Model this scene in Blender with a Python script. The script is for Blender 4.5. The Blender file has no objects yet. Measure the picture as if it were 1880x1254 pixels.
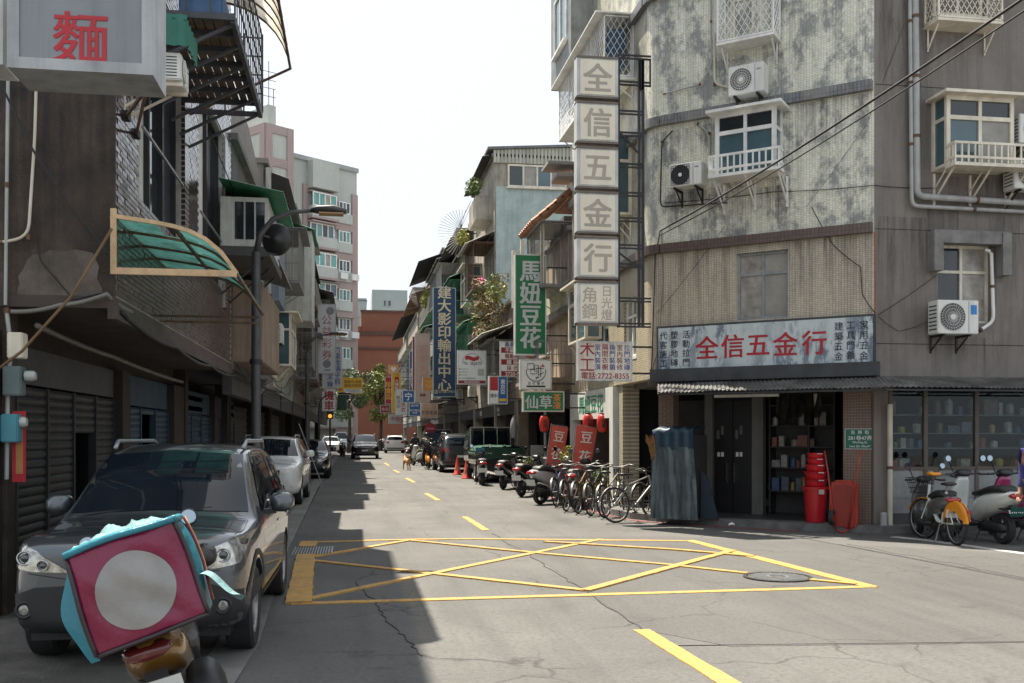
import bpy, bmesh, math, random
from mathutils import Vector, Matrix
from mathutils.bvhtree import BVHTree
random.seed(11)
SC = bpy.context.scene
COL = SC.collection
R = math.radians

# ------------------------------------------------------------------ camera
FPX, CX, HOR, CAMH, TH = 1828.0, 940.0, 798.0, 1.65, math.atan(290/1828.0)   # photograph 1880 px wide
cam_d = bpy.data.cameras.new('camera')
cam = bpy.data.objects.new('camera', cam_d); COL.objects.link(cam)
cam.location = (0, 0, CAMH); cam.rotation_euler = (R(90), 0, -TH)
cam_d.sensor_width = 36; cam_d.lens = FPX*36/1880; cam_d.shift_y = 171/1880.0
cam_d.clip_start = .1; cam_d.clip_end = 3000
SC.camera = cam

# ------------------------------------------------------------------ sky and sun
SUN = Vector((-.23, .375, 1)).normalized()          # towards the sun: left and ahead, high
EL = math.asin(SUN.z); AZ = math.atan2(SUN.x, SUN.y)
w = bpy.data.worlds.new('World'); SC.world = w; w.use_nodes = True
nt = w.node_tree; nt.nodes.clear()
sky = nt.nodes.new('ShaderNodeTexSky'); sky.sky_type = 'NISHITA'; sky.sun_disc = False
sky.sun_elevation = EL; sky.sun_rotation = AZ; sky.altitude = 0
sky.air_density = 1.0; sky.dust_density = 6.0; sky.ozone_density = 1.0
hz = nt.nodes.new('ShaderNodeMixRGB'); hz.inputs[0].default_value = .88; hz.inputs[2].default_value = (7.45, 8.0, 8.6, 1)
bg = nt.nodes.new('ShaderNodeBackground'); bg.inputs[1].default_value = .055
wo = nt.nodes.new('ShaderNodeOutputWorld')
nt.links.new(sky.outputs[0], hz.inputs[1]); nt.links.new(hz.outputs[0], bg.inputs[0]); nt.links.new(bg.outputs[0], wo.inputs[0])
sd = bpy.data.lights.new('sun', 'SUN'); sd.energy = 5.0; sd.angle = R(.55); sd.color = (1, .91, .77)
so = bpy.data.objects.new('sun', sd); COL.objects.link(so); so.location = (-20, 30, 60)
so.rotation_euler = (-SUN).to_track_quat('-Z', 'Y').to_euler()
SC.view_settings.view_transform = 'Standard'; SC.view_settings.look = 'None'
SC.view_settings.exposure = 1.36; SC.view_settings.gamma = 1
SC.cycles.max_bounces = 6; SC.cycles.transparent_max_bounces = 12; SC.cycles.use_denoising = True

# ------------------------------------------------------------------ where a point of the photograph stands in the place
FW = Vector((math.sin(TH), math.cos(TH), 0)); RT = Vector((math.cos(TH), -math.sin(TH), 0))
CAM = Vector((0, 0, CAMH))
def ray(px, py): return FW + RT*((px-CX)/FPX) + Vector((0, 0, (HOR-py)/FPX))
def G(px, py, z=0):
    r = ray(px, py); t = (z-CAMH)/r.z; p = CAM + r*t; return Vector((p.x, p.y, z))
def onX(px, py, X):
    r = ray(px, py); p = CAM + r*(X/r.x); return p
def onY(px, py, Y):
    r = ray(px, py); p = CAM + r*(Y/r.y); return p
def YX(px, X): return onX(px, HOR, X).y

class Fr:
    "a wall's own axes: u along it, n out of it, z up"
    def __init__(s, o, u, n): s.o = Vector((o[0], o[1], 0)); s.u = Vector((u[0], u[1], 0)).normalized(); s.n = Vector((n[0], n[1], 0)).normalized()
    def w(s, u, n, z): return s.o + s.u*u + s.n*n + Vector((0, 0, z))
    def px(s, px, py, n=0):
        r = ray(px, py); o = s.o + s.n*n
        t = (o-CAM).dot(s.n)/r.dot(s.n); p = CAM + r*t
        return (p-s.o).dot(s.u), p.z
    def U(s, px, n=0): return s.px(px, HOR, n)[0]
    def mat(s, u, n, z):
        m = Matrix.Identity(4); N = s.u.cross(Vector((0, 0, 1)))
        m.col[0][:3] = s.u; m.col[1][:3] = (0, 0, 1); m.col[2][:3] = N; m.col[3][:3] = s.w(u, n, z); return m
WORLD = Fr((0, 0), (1, 0), (0, 1))

# ------------------------------------------------------------------ mesh helper
class MB:
    def __init__(s, fr=None): s.v = []; s.f = []; s.fr = fr or WORLD
    def P(s, p): s.v.append(s.fr.w(*p)); return len(s.v)-1
    def quad(s, *ps): s.f.append([s.P(p) for p in ps]); return s
    def box(s, u0, u1, n0, n1, z0, z1):
        b = len(s.v)
        for z in (z0, z1):
            for (u, n) in ((u0, n0), (u1, n0), (u1, n1), (u0, n1)): s.P((u, n, z))
        for q in ((0, 3, 2, 1), (4, 5, 6, 7), (0, 1, 5, 4), (1, 2, 6, 5), (2, 3, 7, 6), (3, 0, 4, 7)): s.f.append([b+i for i in q])
        return s
    def prism(s, pts, n0, n1):
        "outline in (u, z) pushed along n"
        b = len(s.v); k = len(pts)
        for n in (n0, n1):
            for (u, z) in pts: s.P((u, n, z))
        s.f.append([b+i for i in range(k)]); s.f.append([b+k+i for i in reversed(range(k))])
        for i in range(k): s.f.append([b+i, b+(i+1) % k, b+k+(i+1) % k, b+k+i])
        return s
    def slab(s, pts, z0, z1):
        "outline in (u, n) pushed up"
        b = len(s.v); k = len(pts)
        for z in (z0, z1):
            for (u, n) in pts: s.P((u, n, z))
        s.f.append([b+i for i in range(k)]); s.f.append([b+k+i for i in reversed(range(k))])
        for i in range(k): s.f.append([b+i, b+(i+1) % k, b+k+(i+1) % k, b+k+i])
        return s
    def tube(s, path, r, seg=6, closed=False, cap=True):
        P = [s.fr.w(*p) for p in path]; k = len(P); rr = r if isinstance(r, (list, tuple)) else [r]*k
        rings = []; up = None
        for i in range(k):
            a = P[(i-1) % k] if (closed or i > 0) else P[i]; c = P[(i+1) % k] if (closed or i < k-1) else P[i]
            t = (c-a).normalized() if (c-a).length > 1e-9 else Vector((0, 0, 1))
            if up is None: up = Vector((0, 0, 1)) if abs(t.z) < .9 else Vector((1, 0, 0))
            x = t.cross(up)
            if x.length < 1e-5: x = t.cross(Vector((.3, .9, .1)))
            x.normalize(); y = x.cross(t).normalized(); up = y
            ring = []
            for j in range(seg):
                g = 2*math.pi*(j+.5)/seg; s.v.append(P[i] + x*(rr[i]*math.cos(g)) + y*(rr[i]*math.sin(g))); ring.append(len(s.v)-1)
            rings.append(ring)
        for i in range(k if closed else k-1):
            a, c = rings[i], rings[(i+1) % k]
            for j in range(seg): s.f.append([a[j], a[(j+1) % seg], c[(j+1) % seg], c[j]])
        if cap and not closed: s.f.append(rings[0][::-1]); s.f.append(rings[-1][:])
        return s
    def bar(s, a, c, r=.02, seg=4): return s.tube([a, c], r, seg)
    def lathe(s, prof, c, ax=(0, 0, 1), seg=20, close=False):
        "prof: (radius, height along the axis)"
        ax = Vector(ax).normalized(); c = s.fr.w(*c)
        x = ax.cross(Vector((0, 0, 1)) if abs(ax.z) < .9 else Vector((1, 0, 0))).normalized(); y = ax.cross(x)
        rings = []
        for (r, h) in prof:
            ring = []
            for j in range(seg):
                g = 2*math.pi*j/seg; s.v.append(c + ax*h + x*(r*math.cos(g)) + y*(r*math.sin(g))); ring.append(len(s.v)-1)
            rings.append(ring)
        n = len(rings)
        for i in range(n if close else n-1):
            a, b = rings[i], rings[(i+1) % n]
            for j in range(seg): s.f.append([a[j], a[(j+1) % seg], b[(j+1) % seg], b[j]])
        if not close:
            if prof[0][0] > 1e-6: s.f.append(rings[0][::-1])
            if prof[-1][0] > 1e-6: s.f.append(rings[-1][:])
        return s
    def grid(s, rows):
        b = len(s.v); m = len(rows[0])
        for r in rows:
            for p in r: s.P(p)
        for i in range(len(rows)-1):
            for j in range(m-1): s.f.append([b+i*m+j, b+i*m+j+1, b+(i+1)*m+j+1, b+(i+1)*m+j])
        return s
    def blob(s, secs, seg=12, e=2.0):
        "a body grown along (x, z) stations: (x, z, half width, half height, tilt)"
        rings = []
        for q in secs:
            x, z, wy, hh = q[:4]; ti = q[4] if len(q) > 4 else 0; oy = q[5] if len(q) > 5 else 0
            ring = []
            for j in range(seg):
                g = 2*math.pi*(j+.5)/seg; c, d = math.cos(g), math.sin(g)
                a = math.copysign(abs(c)**(2/e), c)*wy; h = math.copysign(abs(d)**(2/e), d)*hh
                s.P((x - h*math.sin(ti), a+oy, z + h*math.cos(ti))); ring.append(len(s.v)-1)
            rings.append(ring)
        for a, b in zip(rings, rings[1:]):
            for j in range(seg): s.f.append([a[j], a[(j+1) % seg], b[(j+1) % seg], b[j]])
        s.f.append(rings[0][::-1]); s.f.append(rings[-1][:])
        return s
    def leaves(s, c, rad, n, size, shell=.35, seed=0, droop=0):
        rg = random.Random(seed)
        for _ in range(n):
            while True:
                d = Vector((rg.uniform(-1, 1), rg.uniform(-1, 1), rg.uniform(-1, 1)))
                if shell < d.length < 1: break
            p = Vector(c) + Vector((d.x*rad[0], d.y*rad[1], d.z*rad[2]))
            a = Vector((rg.gauss(0, 1), rg.gauss(0, 1), rg.gauss(0, .6)-droop)).normalized(); b = a.cross(Vector((rg.gauss(0, 1), rg.gauss(0, 1), rg.gauss(0, 1)))).normalized()
            q = size*rg.uniform(.6, 1.3); k = len(s.v)
            for o in (-a*q, b*q*.38, a*q, -b*q*.38): s.v.append(p+o)
            s.f.append([k, k+1, k+2, k+3])
        return s
    def build(s, name, mat, parent=None, smooth=False, fix=True, bev=0):
        me = bpy.data.meshes.new(name); me.from_pydata([tuple(v) for v in s.v], [], s.f)
        return fin(me, name, mat, parent, smooth, fix, bev)

LOC = {}
def fin(me, name, mat, parent=None, smooth=False, fix=True, bev=0):
    if fix or bev:
        bm = bmesh.new(); bm.from_mesh(me)
        if fix: bmesh.ops.recalc_face_normals(bm, faces=bm.faces)
        if bev: bmesh.ops.bevel(bm, geom=[e for e in bm.edges if e.is_manifold and e.calc_face_angle(0) > .6], offset=bev, segments=2, affect='EDGES', clamp_overlap=True)
        bm.to_mesh(me); bm.free()
    if smooth: me.shade_smooth()
    if smooth == 'auto':
        me.set_sharp_from_angle(angle=R(38))
    o = bpy.data.objects.new(name, me); COL.objects.link(o)
    if mat is not None: me.materials.append(mat)
    if parent is not None: child(o, parent)
    return o
def child(o, parent):
    o.parent = parent
    if parent.name in LOC: o.matrix_parent_inverse = Matrix.Translation(-LOC[parent.name])
    return o
def tag(o, label, cat, group=None):
    o['label'] = label; o['category'] = cat
    if group: o['group'] = group
    return o
def struct(o): o['kind'] = 'structure'; return o
def stuff(o): o['kind'] = 'stuff'; return o
def thing(name, label, cat, loc=(0, 0, 0), group=None):
    e = bpy.data.objects.new(name, None); COL.objects.link(e); e.empty_display_size = .2
    e.location = loc
    if Vector(loc).length > 1e-9: LOC[e.name] = Vector(loc)
    tag(e, label, cat, group); return e
def copy_tree(o, parent=None):
    c = o.copy(); COL.objects.link(c)
    if parent is not None: c.parent = parent
    for ch in o.children: copy_tree(ch, c)
    return c
def place(o, x, y, rz=0, z=0, s=1, tilt=0):
    o.location = (x, y, z); o.rotation_euler = (tilt, 0, rz); o.scale = (s, s, s); return o

# ------------------------------------------------------------------ lettering: gathered, turned into meshes at the end
TEXTS = []
def text(body, size, m, mat, parent, bold=0, line=1.0, sx=1.0, sy=1.0, align='CENTER', name='lettering', ext=.003, shear=0):
    TEXTS.append((body, size, m, mat, parent, bold, line, sx, sy, align, name, ext, shear))
def flush_texts():
    tmp = []
    for (body, size, m, mat, parent, bold, line, sx, sy, align, name, ext, shear) in TEXTS:
        cu = bpy.data.curves.new('t', 'FONT'); cu.body = body; cu.size = size; cu.align_x = align; cu.align_y = 'CENTER'
        cu.space_line = line; cu.extrude = ext; cu.resolution_u = 3; cu.shear = shear
        o = bpy.data.objects.new('t', cu); COL.objects.link(o); tmp.append(o)
    dg = bpy.context.evaluated_depsgraph_get(); dg.update()
    for o, t in zip(tmp, TEXTS):
        me = bpy.data.meshes.new_from_object(o.evaluated_get(dg))
        if len(me.vertices):
            xs = [v.co.x for v in me.vertices]; ys = [v.co.y for v in me.vertices]
            cy = (min(ys)+max(ys))/2; cx = (min(xs)+max(xs))/2 if t[9] == 'CENTER' else 0
            for v in me.vertices: v.co.x = (v.co.x-cx)*t[7]; v.co.y = (v.co.y-cy)*t[8]
        if t[5] and len(me.vertices):                       # heavier strokes: the glyph laid over itself, each copy a hair prouder
            bm = bmesh.new(); bw = t[5]*t[1]*.9
            for k, (ox, oy) in enumerate(((-1, -.6), (1, -.6), (-1, .6), (1, .6), (0, 0))):
                m2 = me.copy(); m2.transform(Matrix.Translation((ox*bw, oy*bw, .0004*k))); bm.from_mesh(m2); bpy.data.meshes.remove(m2)
            bm.to_mesh(me); bm.free()
        me.transform(t[2]); me.materials.clear()
        fin(me, t[10], t[3], t[4], fix=False)
    for o in tmp:
        cu = o.data; bpy.data.objects.remove(o); bpy.data.curves.remove(cu)

# ------------------------------------------------------------------ materials
MATS = {}
def nodes(name):
    m = bpy.data.materials.new(name); m.use_nodes = True; t = m.node_tree
    return m, t, t.nodes['Principled BSDF']
def N(t, kind, **kw):
    n = t.nodes.new('ShaderNode'+kind)
    for k, v in kw.items():
        if k.startswith('i_'): n.inputs[int(k[2:]) if k[2:].isdigit() else k[2:]].default_value = v
        else: setattr(n, k, v)
    return n
def coords(t, sc=(1, 1, 1)):
    c = N(t, 'TexCoord'); mp = N(t, 'Mapping'); mp.inputs['Scale'].default_value = sc
    t.links.new(c.outputs['Object'], mp.inputs[0]); return mp.outputs[0]
def noise(t, vec, scale, detail=5, rough=.6):
    n = N(t, 'TexNoise'); n.inputs['Scale'].default_value = scale; n.inputs['Detail'].default_value = detail; n.inputs['Roughness'].default_value = rough
    t.links.new(vec, n.inputs['Vector']); return n.outputs[0]
def ramp(t, fac, a, b, ca=(0, 0, 0, 1), cb=(1, 1, 1, 1)):
    r = N(t, 'ValToRGB'); r.color_ramp.elements[0].position = a; r.color_ramp.elements[1].position = b
    r.color_ramp.elements[0].color = ca; r.color_ramp.elements[1].color = cb
    t.links.new(fac, r.inputs[0]); return r.outputs[0]
def mix(t, fac, a, b, mode='MIX'):
    n = N(t, 'MixRGB', blend_type=mode)
    for i, x in ((0, fac), (1, a), (2, b)):
        if isinstance(x, (int, float)): n.inputs[i].default_value = x
        elif isinstance(x, tuple): n.inputs[i].default_value = x if len(x) == 4 else (*x, 1)
        else: t.links.new(x, n.inputs[i])
    return n.outputs[0]
def M(name, col, rough=.7, metal=0, var=.18, sc=3, bump=0, bsc=80, streak=0, dirt=(.035, .034, .032), patch=0, patchcol=None, psc=1.2, spec=.5, coat=0, emit=0, emcol=None, sheen=0):
    if name in MATS: return MATS[name]
    m, t, b = nodes(name); v = coords(t)
    c = mix(t, ramp(t, noise(t, v, sc), .3, .7), tuple(x*(1-var) for x in col), tuple(min(1, x*(1+var)) for x in col))
    if patch: c = mix(t, mix(t, 1, ramp(t, noise(t, v, psc, 7, .65), .5-.06, .5+.08), (patch,)*3, 'MULTIPLY'), c, patchcol or dirt)
    if streak:
        s = ramp(t, noise(t, coords(t, (5, 5, .3)), 1.6, 6, .65), .45, .8)
        c = mix(t, mix(t, 1, s, (streak,)*3, 'MULTIPLY'), c, dirt)
    t.links.new(c, b.inputs['Base Color'])
    b.inputs['Roughness'].default_value = rough; b.inputs['Metallic'].default_value = metal; b.inputs['Specular IOR Level'].default_value = spec
    b.inputs['Coat Weight'].default_value = coat; b.inputs['Coat Roughness'].default_value = .04
    if rough > .15:
        rr = N(t, 'MapRange'); rr.inputs[3].default_value = max(0, rough-.1); rr.inputs[4].default_value = min(1, rough+.1)
        t.links.new(noise(t, v, sc*2.3), rr.inputs[0]); t.links.new(rr.outputs[0], b.inputs['Roughness'])
    if bump:
        bp = N(t, 'Bump'); bp.inputs['Strength'].default_value = bump; bp.inputs['Distance'].default_value = .02
        t.links.new(noise(t, v, bsc, 4), bp.inputs['Height']); t.links.new(bp.outputs[0], b.inputs['Normal'])
    if emit: b.inputs['Emission Color'].default_value = (*(emcol or col), 1); b.inputs['Emission Strength'].default_value = emit
    MATS[name] = m; return m
def tilemat(name, udir, col, grout, tw, th, mortar=.006, off=.5, patch=0, patchcol=(.13, .15, .18), psc=1.0, rough=.4, var=.12, streak=.3, lo=.46, hi=.56, bump=.35):
    "small wall tiles laid along the direction udir"
    m, t, b = nodes(name)
    g = N(t, 'NewGeometry'); d = N(t, 'VectorMath', operation='DOT_PRODUCT'); d.inputs[1].default_value = (udir[0], udir[1], 0)
    t.links.new(g.outputs['Position'], d.inputs[0]); sx = N(t, 'SeparateXYZ'); t.links.new(g.outputs['Position'], sx.inputs[0])
    cb = N(t, 'CombineXYZ'); t.links.new(d.outputs['Value'], cb.inputs[0]); t.links.new(sx.outputs[2], cb.inputs[1])
    br = N(t, 'TexBrick'); br.offset = off; br.inputs['Scale'].default_value = 1; br.inputs['Brick Width'].default_value = tw; br.inputs['Row Height'].default_value = th
    br.inputs['Mortar Size'].default_value = mortar; br.inputs['Mortar Smooth'].default_value = .3; br.inputs['Bias'].default_value = 0
    br.inputs['Color1'].default_value = (*[x*(1-var) for x in col], 1); br.inputs['Color2'].default_value = (*[min(1, x*(1+var)) for x in col], 1); br.inputs['Mortar'].default_value = (*grout, 1)
    t.links.new(cb.outputs[0], br.inputs[0]); c = br.outputs['Color']; P = g.outputs['Position']
    if patch:
        cc = N(t, 'CombineXYZ'); sc = N(t, 'Math', operation='MULTIPLY'); sc.inputs[1].default_value = .55
        t.links.new(d.outputs['Value'], cc.inputs[0]); t.links.new(sx.outputs[2], sc.inputs[0]); t.links.new(sc.outputs[0], cc.inputs[1])
        n1 = noise(t, cc.outputs[0], psc, 13, .74)
        c = mix(t, mix(t, 1, ramp(t, n1, lo, hi), (patch,)*3, 'MULTIPLY'), c, mix(t, .35, patchcol, c))
    if streak:
        mp = N(t, 'Mapping'); mp.inputs['Scale'].default_value = (5, 5, .35); t.links.new(P, mp.inputs[0])
        c = mix(t, mix(t, 1, ramp(t, noise(t, mp.outputs[0], 1.3, 6, .65), .45, .8), (streak,)*3, 'MULTIPLY'), c, (.05, .045, .04))
    t.links.new(c, b.inputs['Base Color']); b.inputs['Roughness'].default_value = rough
    bp = N(t, 'Bump'); bp.inputs['Strength'].default_value = bump; bp.inputs['Distance'].default_value = .004; bp.invert = True
    t.links.new(br.outputs['Fac'], bp.inputs['Height']); t.links.new(bp.outputs[0], b.inputs['Normal'])
    return m
def sheer(name, col, mixf=.6, rough=.25):
    "clear or tinted sheet that lets light through"
    m = bpy.data.materials.new(name); m.use_nodes = True; t = m.node_tree; t.nodes.clear()
    o = N(t, 'OutputMaterial'); tr = N(t, 'BsdfTransparent'); tr.inputs[0].default_value = (*col, 1)
    p = N(t, 'BsdfTranslucent'); t.links.new(mix(t, ramp(t, noise(t, coords(t), 3.5, 8, .7), .35, .65), tuple(x*.4 for x in col), col), p.inputs[0])
    mx = N(t, 'MixShader'); mx.inputs[0].default_value = mixf
    t.links.new(tr.outputs[0], mx.inputs[1]); t.links.new(p.outputs[0], mx.inputs[2]); t.links.new(mx.outputs[0], o.inputs[0]); return m
def panes(name, tint=(.9, .95, .95), refl=1.0):
    "window glass: see through head on, mirror at a slant"
    m = bpy.data.materials.new(name); m.use_nodes = True; t = m.node_tree; t.nodes.clear()
    o = N(t, 'OutputMaterial'); tr = N(t, 'BsdfTransparent'); tr.inputs[0].default_value = (*tint, 1); gl = N(t, 'BsdfGlossy'); gl.inputs['Roughness'].default_value = .02
    fr = N(t, 'Fresnel'); fr.inputs[0].default_value = 1.3; mx = N(t, 'MixShader')
    t.links.new(fr.outputs[0], mx.inputs[0]); t.links.new(tr.outputs[0], mx.inputs[1]); t.links.new(gl.outputs[0], mx.inputs[2]); t.links.new(mx.outputs[0], o.inputs[0]); return m

BLACK = M('black_plastic', (.018, .018, .02), .45, var=.1)
RUBBER = M('rubber', (.02, .02, .021), .8, var=.25, sc=9)
CHROME = M('bright_metal', (.45, .45, .45), .25, 1, var=.1)
STEEL = M('grey_steel', (.3, .31, .32), .45, .7, var=.2, sc=6)
DSTEEL = M('dark_iron', (.03, .03, .032), .6, .3, var=.4, sc=5)
WHITE = M('white_paint', (.72, .72, .69), .5, streak=.25)
CREAM = M('cream_paint', (.68, .63, .52), .5, streak=.35, dirt=(.2, .13, .07))
GLASSD = M('dark_window_glass', (.02, .026, .03), .06, var=.3, sc=.8, spec=.8)
GLASSB = M('blue_window_glass', (.06, .11, .13), .08, var=.3, sc=.8, spec=.8)
GLASSG = M('green_window_glass', (.10, .28, .25), .12, var=.25, sc=.8, spec=.7)
FROST = M('frosted_glass', (.28, .27, .24), .3, var=.25, sc=2)
CURTAIN = M('curtain_behind_glass', (.30, .28, .25), .35, var=.4, sc=5, spec=.7)
WIRE = M('black_cable', (.012, .012, .013), .6, var=.2)
GREYWIRE = M('grey_cable', (.16, .155, .14), .6, var=.2)
BIKEM = M('bike_metal', (.13, .13, .13), .42, .6, var=.3, sc=9)
RUSTY = M('rusty_iron', (.12, .07, .045), .8, .2, var=.5, sc=9)
WOOD = M('weathered_wood', (.42, .31, .19), .7, var=.35, sc=7)
PIPEM = M('grey_pipe', (.36, .37, .36), .45, var=.15, streak=.35)
PIPEC = M('cream_pipe', (.56, .52, .42), .45, var=.15, streak=.3)
# ================================================================== ground, road, markings
def asphalt(name, lo, hi, crack=.55, speck=.5):
    m, t, b = nodes(name); v = coords(t)
    c = mix(t, ramp(t, noise(t, v, .35, 7, .65), .3, .7), (lo, lo*.98, lo*.95), (hi, hi*.985, hi*.94))
    sp = ramp(t, noise(t, v, 48, 4, .75), .54, .66); c = mix(t, mix(t, 1, sp, (speck*.5,)*3, 'MULTIPLY'), c, (.24, .23, .21))
    sp2 = ramp(t, noise(t, v, 24, 6, .8), .50, .64); c = mix(t, mix(t, 1, sp2, (.55,)*3, 'MULTIPLY'), c, (lo*.45,)*3)
    # worn tracks and oil along the lanes
    tr = ramp(t, noise(t, coords(t, (1.5, .12, 1)), 1.4, 4, .6), .48, .75); c = mix(t, mix(t, 1, tr, (.45,)*3, 'MULTIPLY'), c, (lo*.6, lo*.6, lo*.62)); st_ = ramp(t, noise(t, v, 1.1, 8, .7), .60, .70); c = mix(t, mix(t, 1, st_, (.5,)*3, 'MULTIPLY'), c, (lo*.5, lo*.5, lo*.5))
    nz = N(t, 'TexNoise'); nz.inputs['Scale'].default_value = 1.6; nz.inputs['Detail'].default_value = 6; t.links.new(v, nz.inputs['Vector'])
    av = N(t, 'MixRGB'); av.inputs[0].default_value = .35; t.links.new(v, av.inputs[1]); t.links.new(nz.outputs['Color'], av.inputs[2])
    vo = N(t, 'TexVoronoi', feature='DISTANCE_TO_EDGE'); vo.inputs['Scale'].default_value = .8; t.links.new(av.outputs[0], vo.inputs['Vector'])
    ck = ramp(t, vo.outputs['Distance'], .0, .011, (1, 1, 1, 1), (0, 0, 0, 1))
    msk = ramp(t, noise(t, v, .4, 3), .44, .56); ck = mix(t, 1, ck, msk, 'MULTIPLY')
    c = mix(t, mix(t, 1, ck, (crack,)*3, 'MULTIPLY'), c, (.02, .02, .02))
    t.links.new(c, b.inputs['Base Color']); b.inputs['Roughness'].default_value = .85; b.inputs['Specular IOR Level'].default_value = .3
    bp = N(t, 'Bump'); bp.inputs['Strength'].default_value = .8; bp.inputs['Distance'].default_value = .012
    t.links.new(noise(t, v, 50, 4, .75), bp.inputs['Height']); t.links.new(bp.outputs[0], b.inputs['Normal']); return m
ASPH = asphalt('worn_asphalt', .082, .138, crack=.6, speck=1.1)
ASPH2 = asphalt('smooth_asphalt', .082, .112, crack=.4, speck=.6)
def paint(name, col, wear=.5):
    m, t, b = nodes(name); v = coords(t)
    c = mix(t, ramp(t, noise(t, v, 2.2), .3, .7), tuple(x*.82 for x in col), col)
    wr = ramp(t, noise(t, v, 9, 12, .86), .49, .60); c = mix(t, mix(t, 1, wr, (wear,)*3, 'MULTIPLY'), c, (.13, .12, .1))
    t.links.new(c, b.inputs['Base Color']); b.inputs['Roughness'].default_value = .75; return m
YEL = paint('yellow_road_paint', (.50, .28, .06), .8); WHT = paint('white_road_paint', (.5, .5, .47)); REDP = paint('red_kerb_paint', (.26, .045, .05), .8)
CONC = M('rough_concrete', (.12, .112, .10), .9, var=.35, sc=1.2, bump=.6, bsc=45, patch=.75, patchcol=(.045, .042, .038), psc=1.6)
CONC2 = M('smooth_concrete', (.17, .166, .155), .85, var=.2, sc=1.5, bump=.3, bsc=60, patch=.4, patchcol=(.085, .082, .076), psc=.9)
struct(MB().slab([(-300, -40), (300, -40), (300, 600), (-300, 600)], -.3, -.06).build('ground', CONC2))
struct(MB().slab([(-.95, -6), (70, -6), (70, 16.5), (5.3, 20), (5.3, 180), (-1.2, 180), (-1.15, 40), (-.9, 12)], -.05, 0).build('road', ASPH))
# a smoother relaid patch across the mouth of the side street
pt = [G(*p) for p in ((1082, 1090), (1180, 1157), (1340, 1187), (1880, 1180), (2100, 1180), (2100, 1030), (1620, 1003), (1235, 985), (950, 985), (930, 1000), (1010, 1040))]
struct(MB().slab([(p.x, p.y) for p in pt], -.01, .003).build('road_patch', ASPH2))
pt = [(-.95, -6), (-.80, 6.2), (-.74, 8), (-.92, 14), (-1.1, 32), (-1.16, 180), (-6, 180), (-6, -6)]
struct(MB().slab(pt, -.04, .004).build('roadside_strip', CONC))
struct(MB().slab([(-.95, -6), (-.80, 6.2), (-.74, 8), (-.92, 14), (-1.1, 32), (-1.16, 180), (-1.46, 180), (-1.42, 32), (-1.24, 14), (-1.06, 8), (-1.12, 6.2), (-1.27, -6)], -.03, .012).build('gutter', CONC2))
# shop platform and pavement along the right row
CL = Vector((5.62, 18.45, 0)); CC = Vector((8.77, 15.82, 0))
CH = Fr(CL, CC-CL, (CC-CL).cross(Vector((0, 0, 1)))); LC = (CC-CL).length
GW = Fr(CC, (1, 0), (0, -1)); ST = Fr(CL, (0, 1), (-1, 0))
pv = [(5.32, 180), (5.32, 20.2), (5.45, 19.0), (5.75, 18.35), (6.6, 17.3), (7.7, 16.15), (8.7, 15.5), (9.6, 15.45), (70, 15.45), (70, 17), (40, 180)]
struct(MB().slab(pv, -.05, .11).build('pavement', CONC2))
kb = [(5.22, 180), (5.22, 20.1), (5.33, 18.9), (5.66, 18.25), (6.5, 17.2), (7.6, 16.05), (8.65, 15.38), (9.6, 15.33), (70, 15.33)]
kerb = struct(MB().slab(kb+pv[8:0:-1]+[(5.32, 180)], -.05, .125).build('kerb', M('dark_kerb_concrete', (.13, .128, .125), .85, var=.4, sc=4, bump=.4)))
rl = [(5.12, 26), (5.14, 20.1), (5.24, 18.86), (5.57, 18.18), (6.42, 17.12), (7.5, 15.98)]; rl2 = [(x-.09, y-.05) for x, y in rl]
MB().slab(rl+rl2[::-1], 0, .006).build('red_no_parking_line', REDP, kerb)
def stripe(pts, wd, nm, mt, z=.008):
    "a painted line through points of the road"
    P = [G(*p) if len(p) == 2 and p[0] > 40 else Vector((p[0], p[1], 0)) for p in pts]; L = []; Q = []
    S_ = []; rj = random.Random(int(P[0].x*100))
    for a, c in zip(P, P[1:]): k_ = max(1, int((c-a).length/.18)); S_ += [a.lerp(c, q/k_) for q in range(k_)]
    P = S_+[P[-1]]
    for i, p in enumerate(P):
        a = P[max(0, i-1)]; c = P[min(len(P)-1, i+1)]; d = (c-a).normalized(); n = Vector((-d.y, d.x, 0))*wd/2; j1, j2 = 1+rj.uniform(-.09, .07), 1+rj.uniform(-.09, .07)
        L.append((p.x+n.x*j1, p.y+n.y*j1)); Q.append((p.x-n.x*j2, p.y-n.y*j2))
    o = MB().slab(L+Q[::-1], 0, z).build(nm, mt); return o
bj = thing('box_junction_marking', 'yellow criss-cross keep-clear box painted across the junction', 'road marking', G(900, 1050))
k = 0
for pts, wd in (([(535, 1109), (1605, 1078)], .13), ([(556, 996), (760, 991), (870, 990), (1270, 994)], .13), ([(1265, 993), (1600, 1079)], .17),
           ([(567, 1100), (1103, 991)], .11), ([(574, 1030), (1075, 1085)], .11), ([(575, 1023), (751, 993)], .10), ([(751, 993), (1000, 1018), (1225, 1038), (1372, 1054)], .10),
           ([(1488, 1066), (1572, 1074)], .09), ([(1075, 1086), (1346, 1012)], .12), ([(1000, 996), (1243, 1011), (1384, 1023)], .10)):
    k += 1; child(stripe(pts, wd, 'painted_line', YEL, .008+.0015*k), bj)
child(stripe([(548, 1109), (562, 1020)], .25, 'painted_bar', YEL, .026), bj); child(stripe([(564, 1006), (568, 996)], .25, 'painted_bar', YEL, .026), bj)
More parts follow.
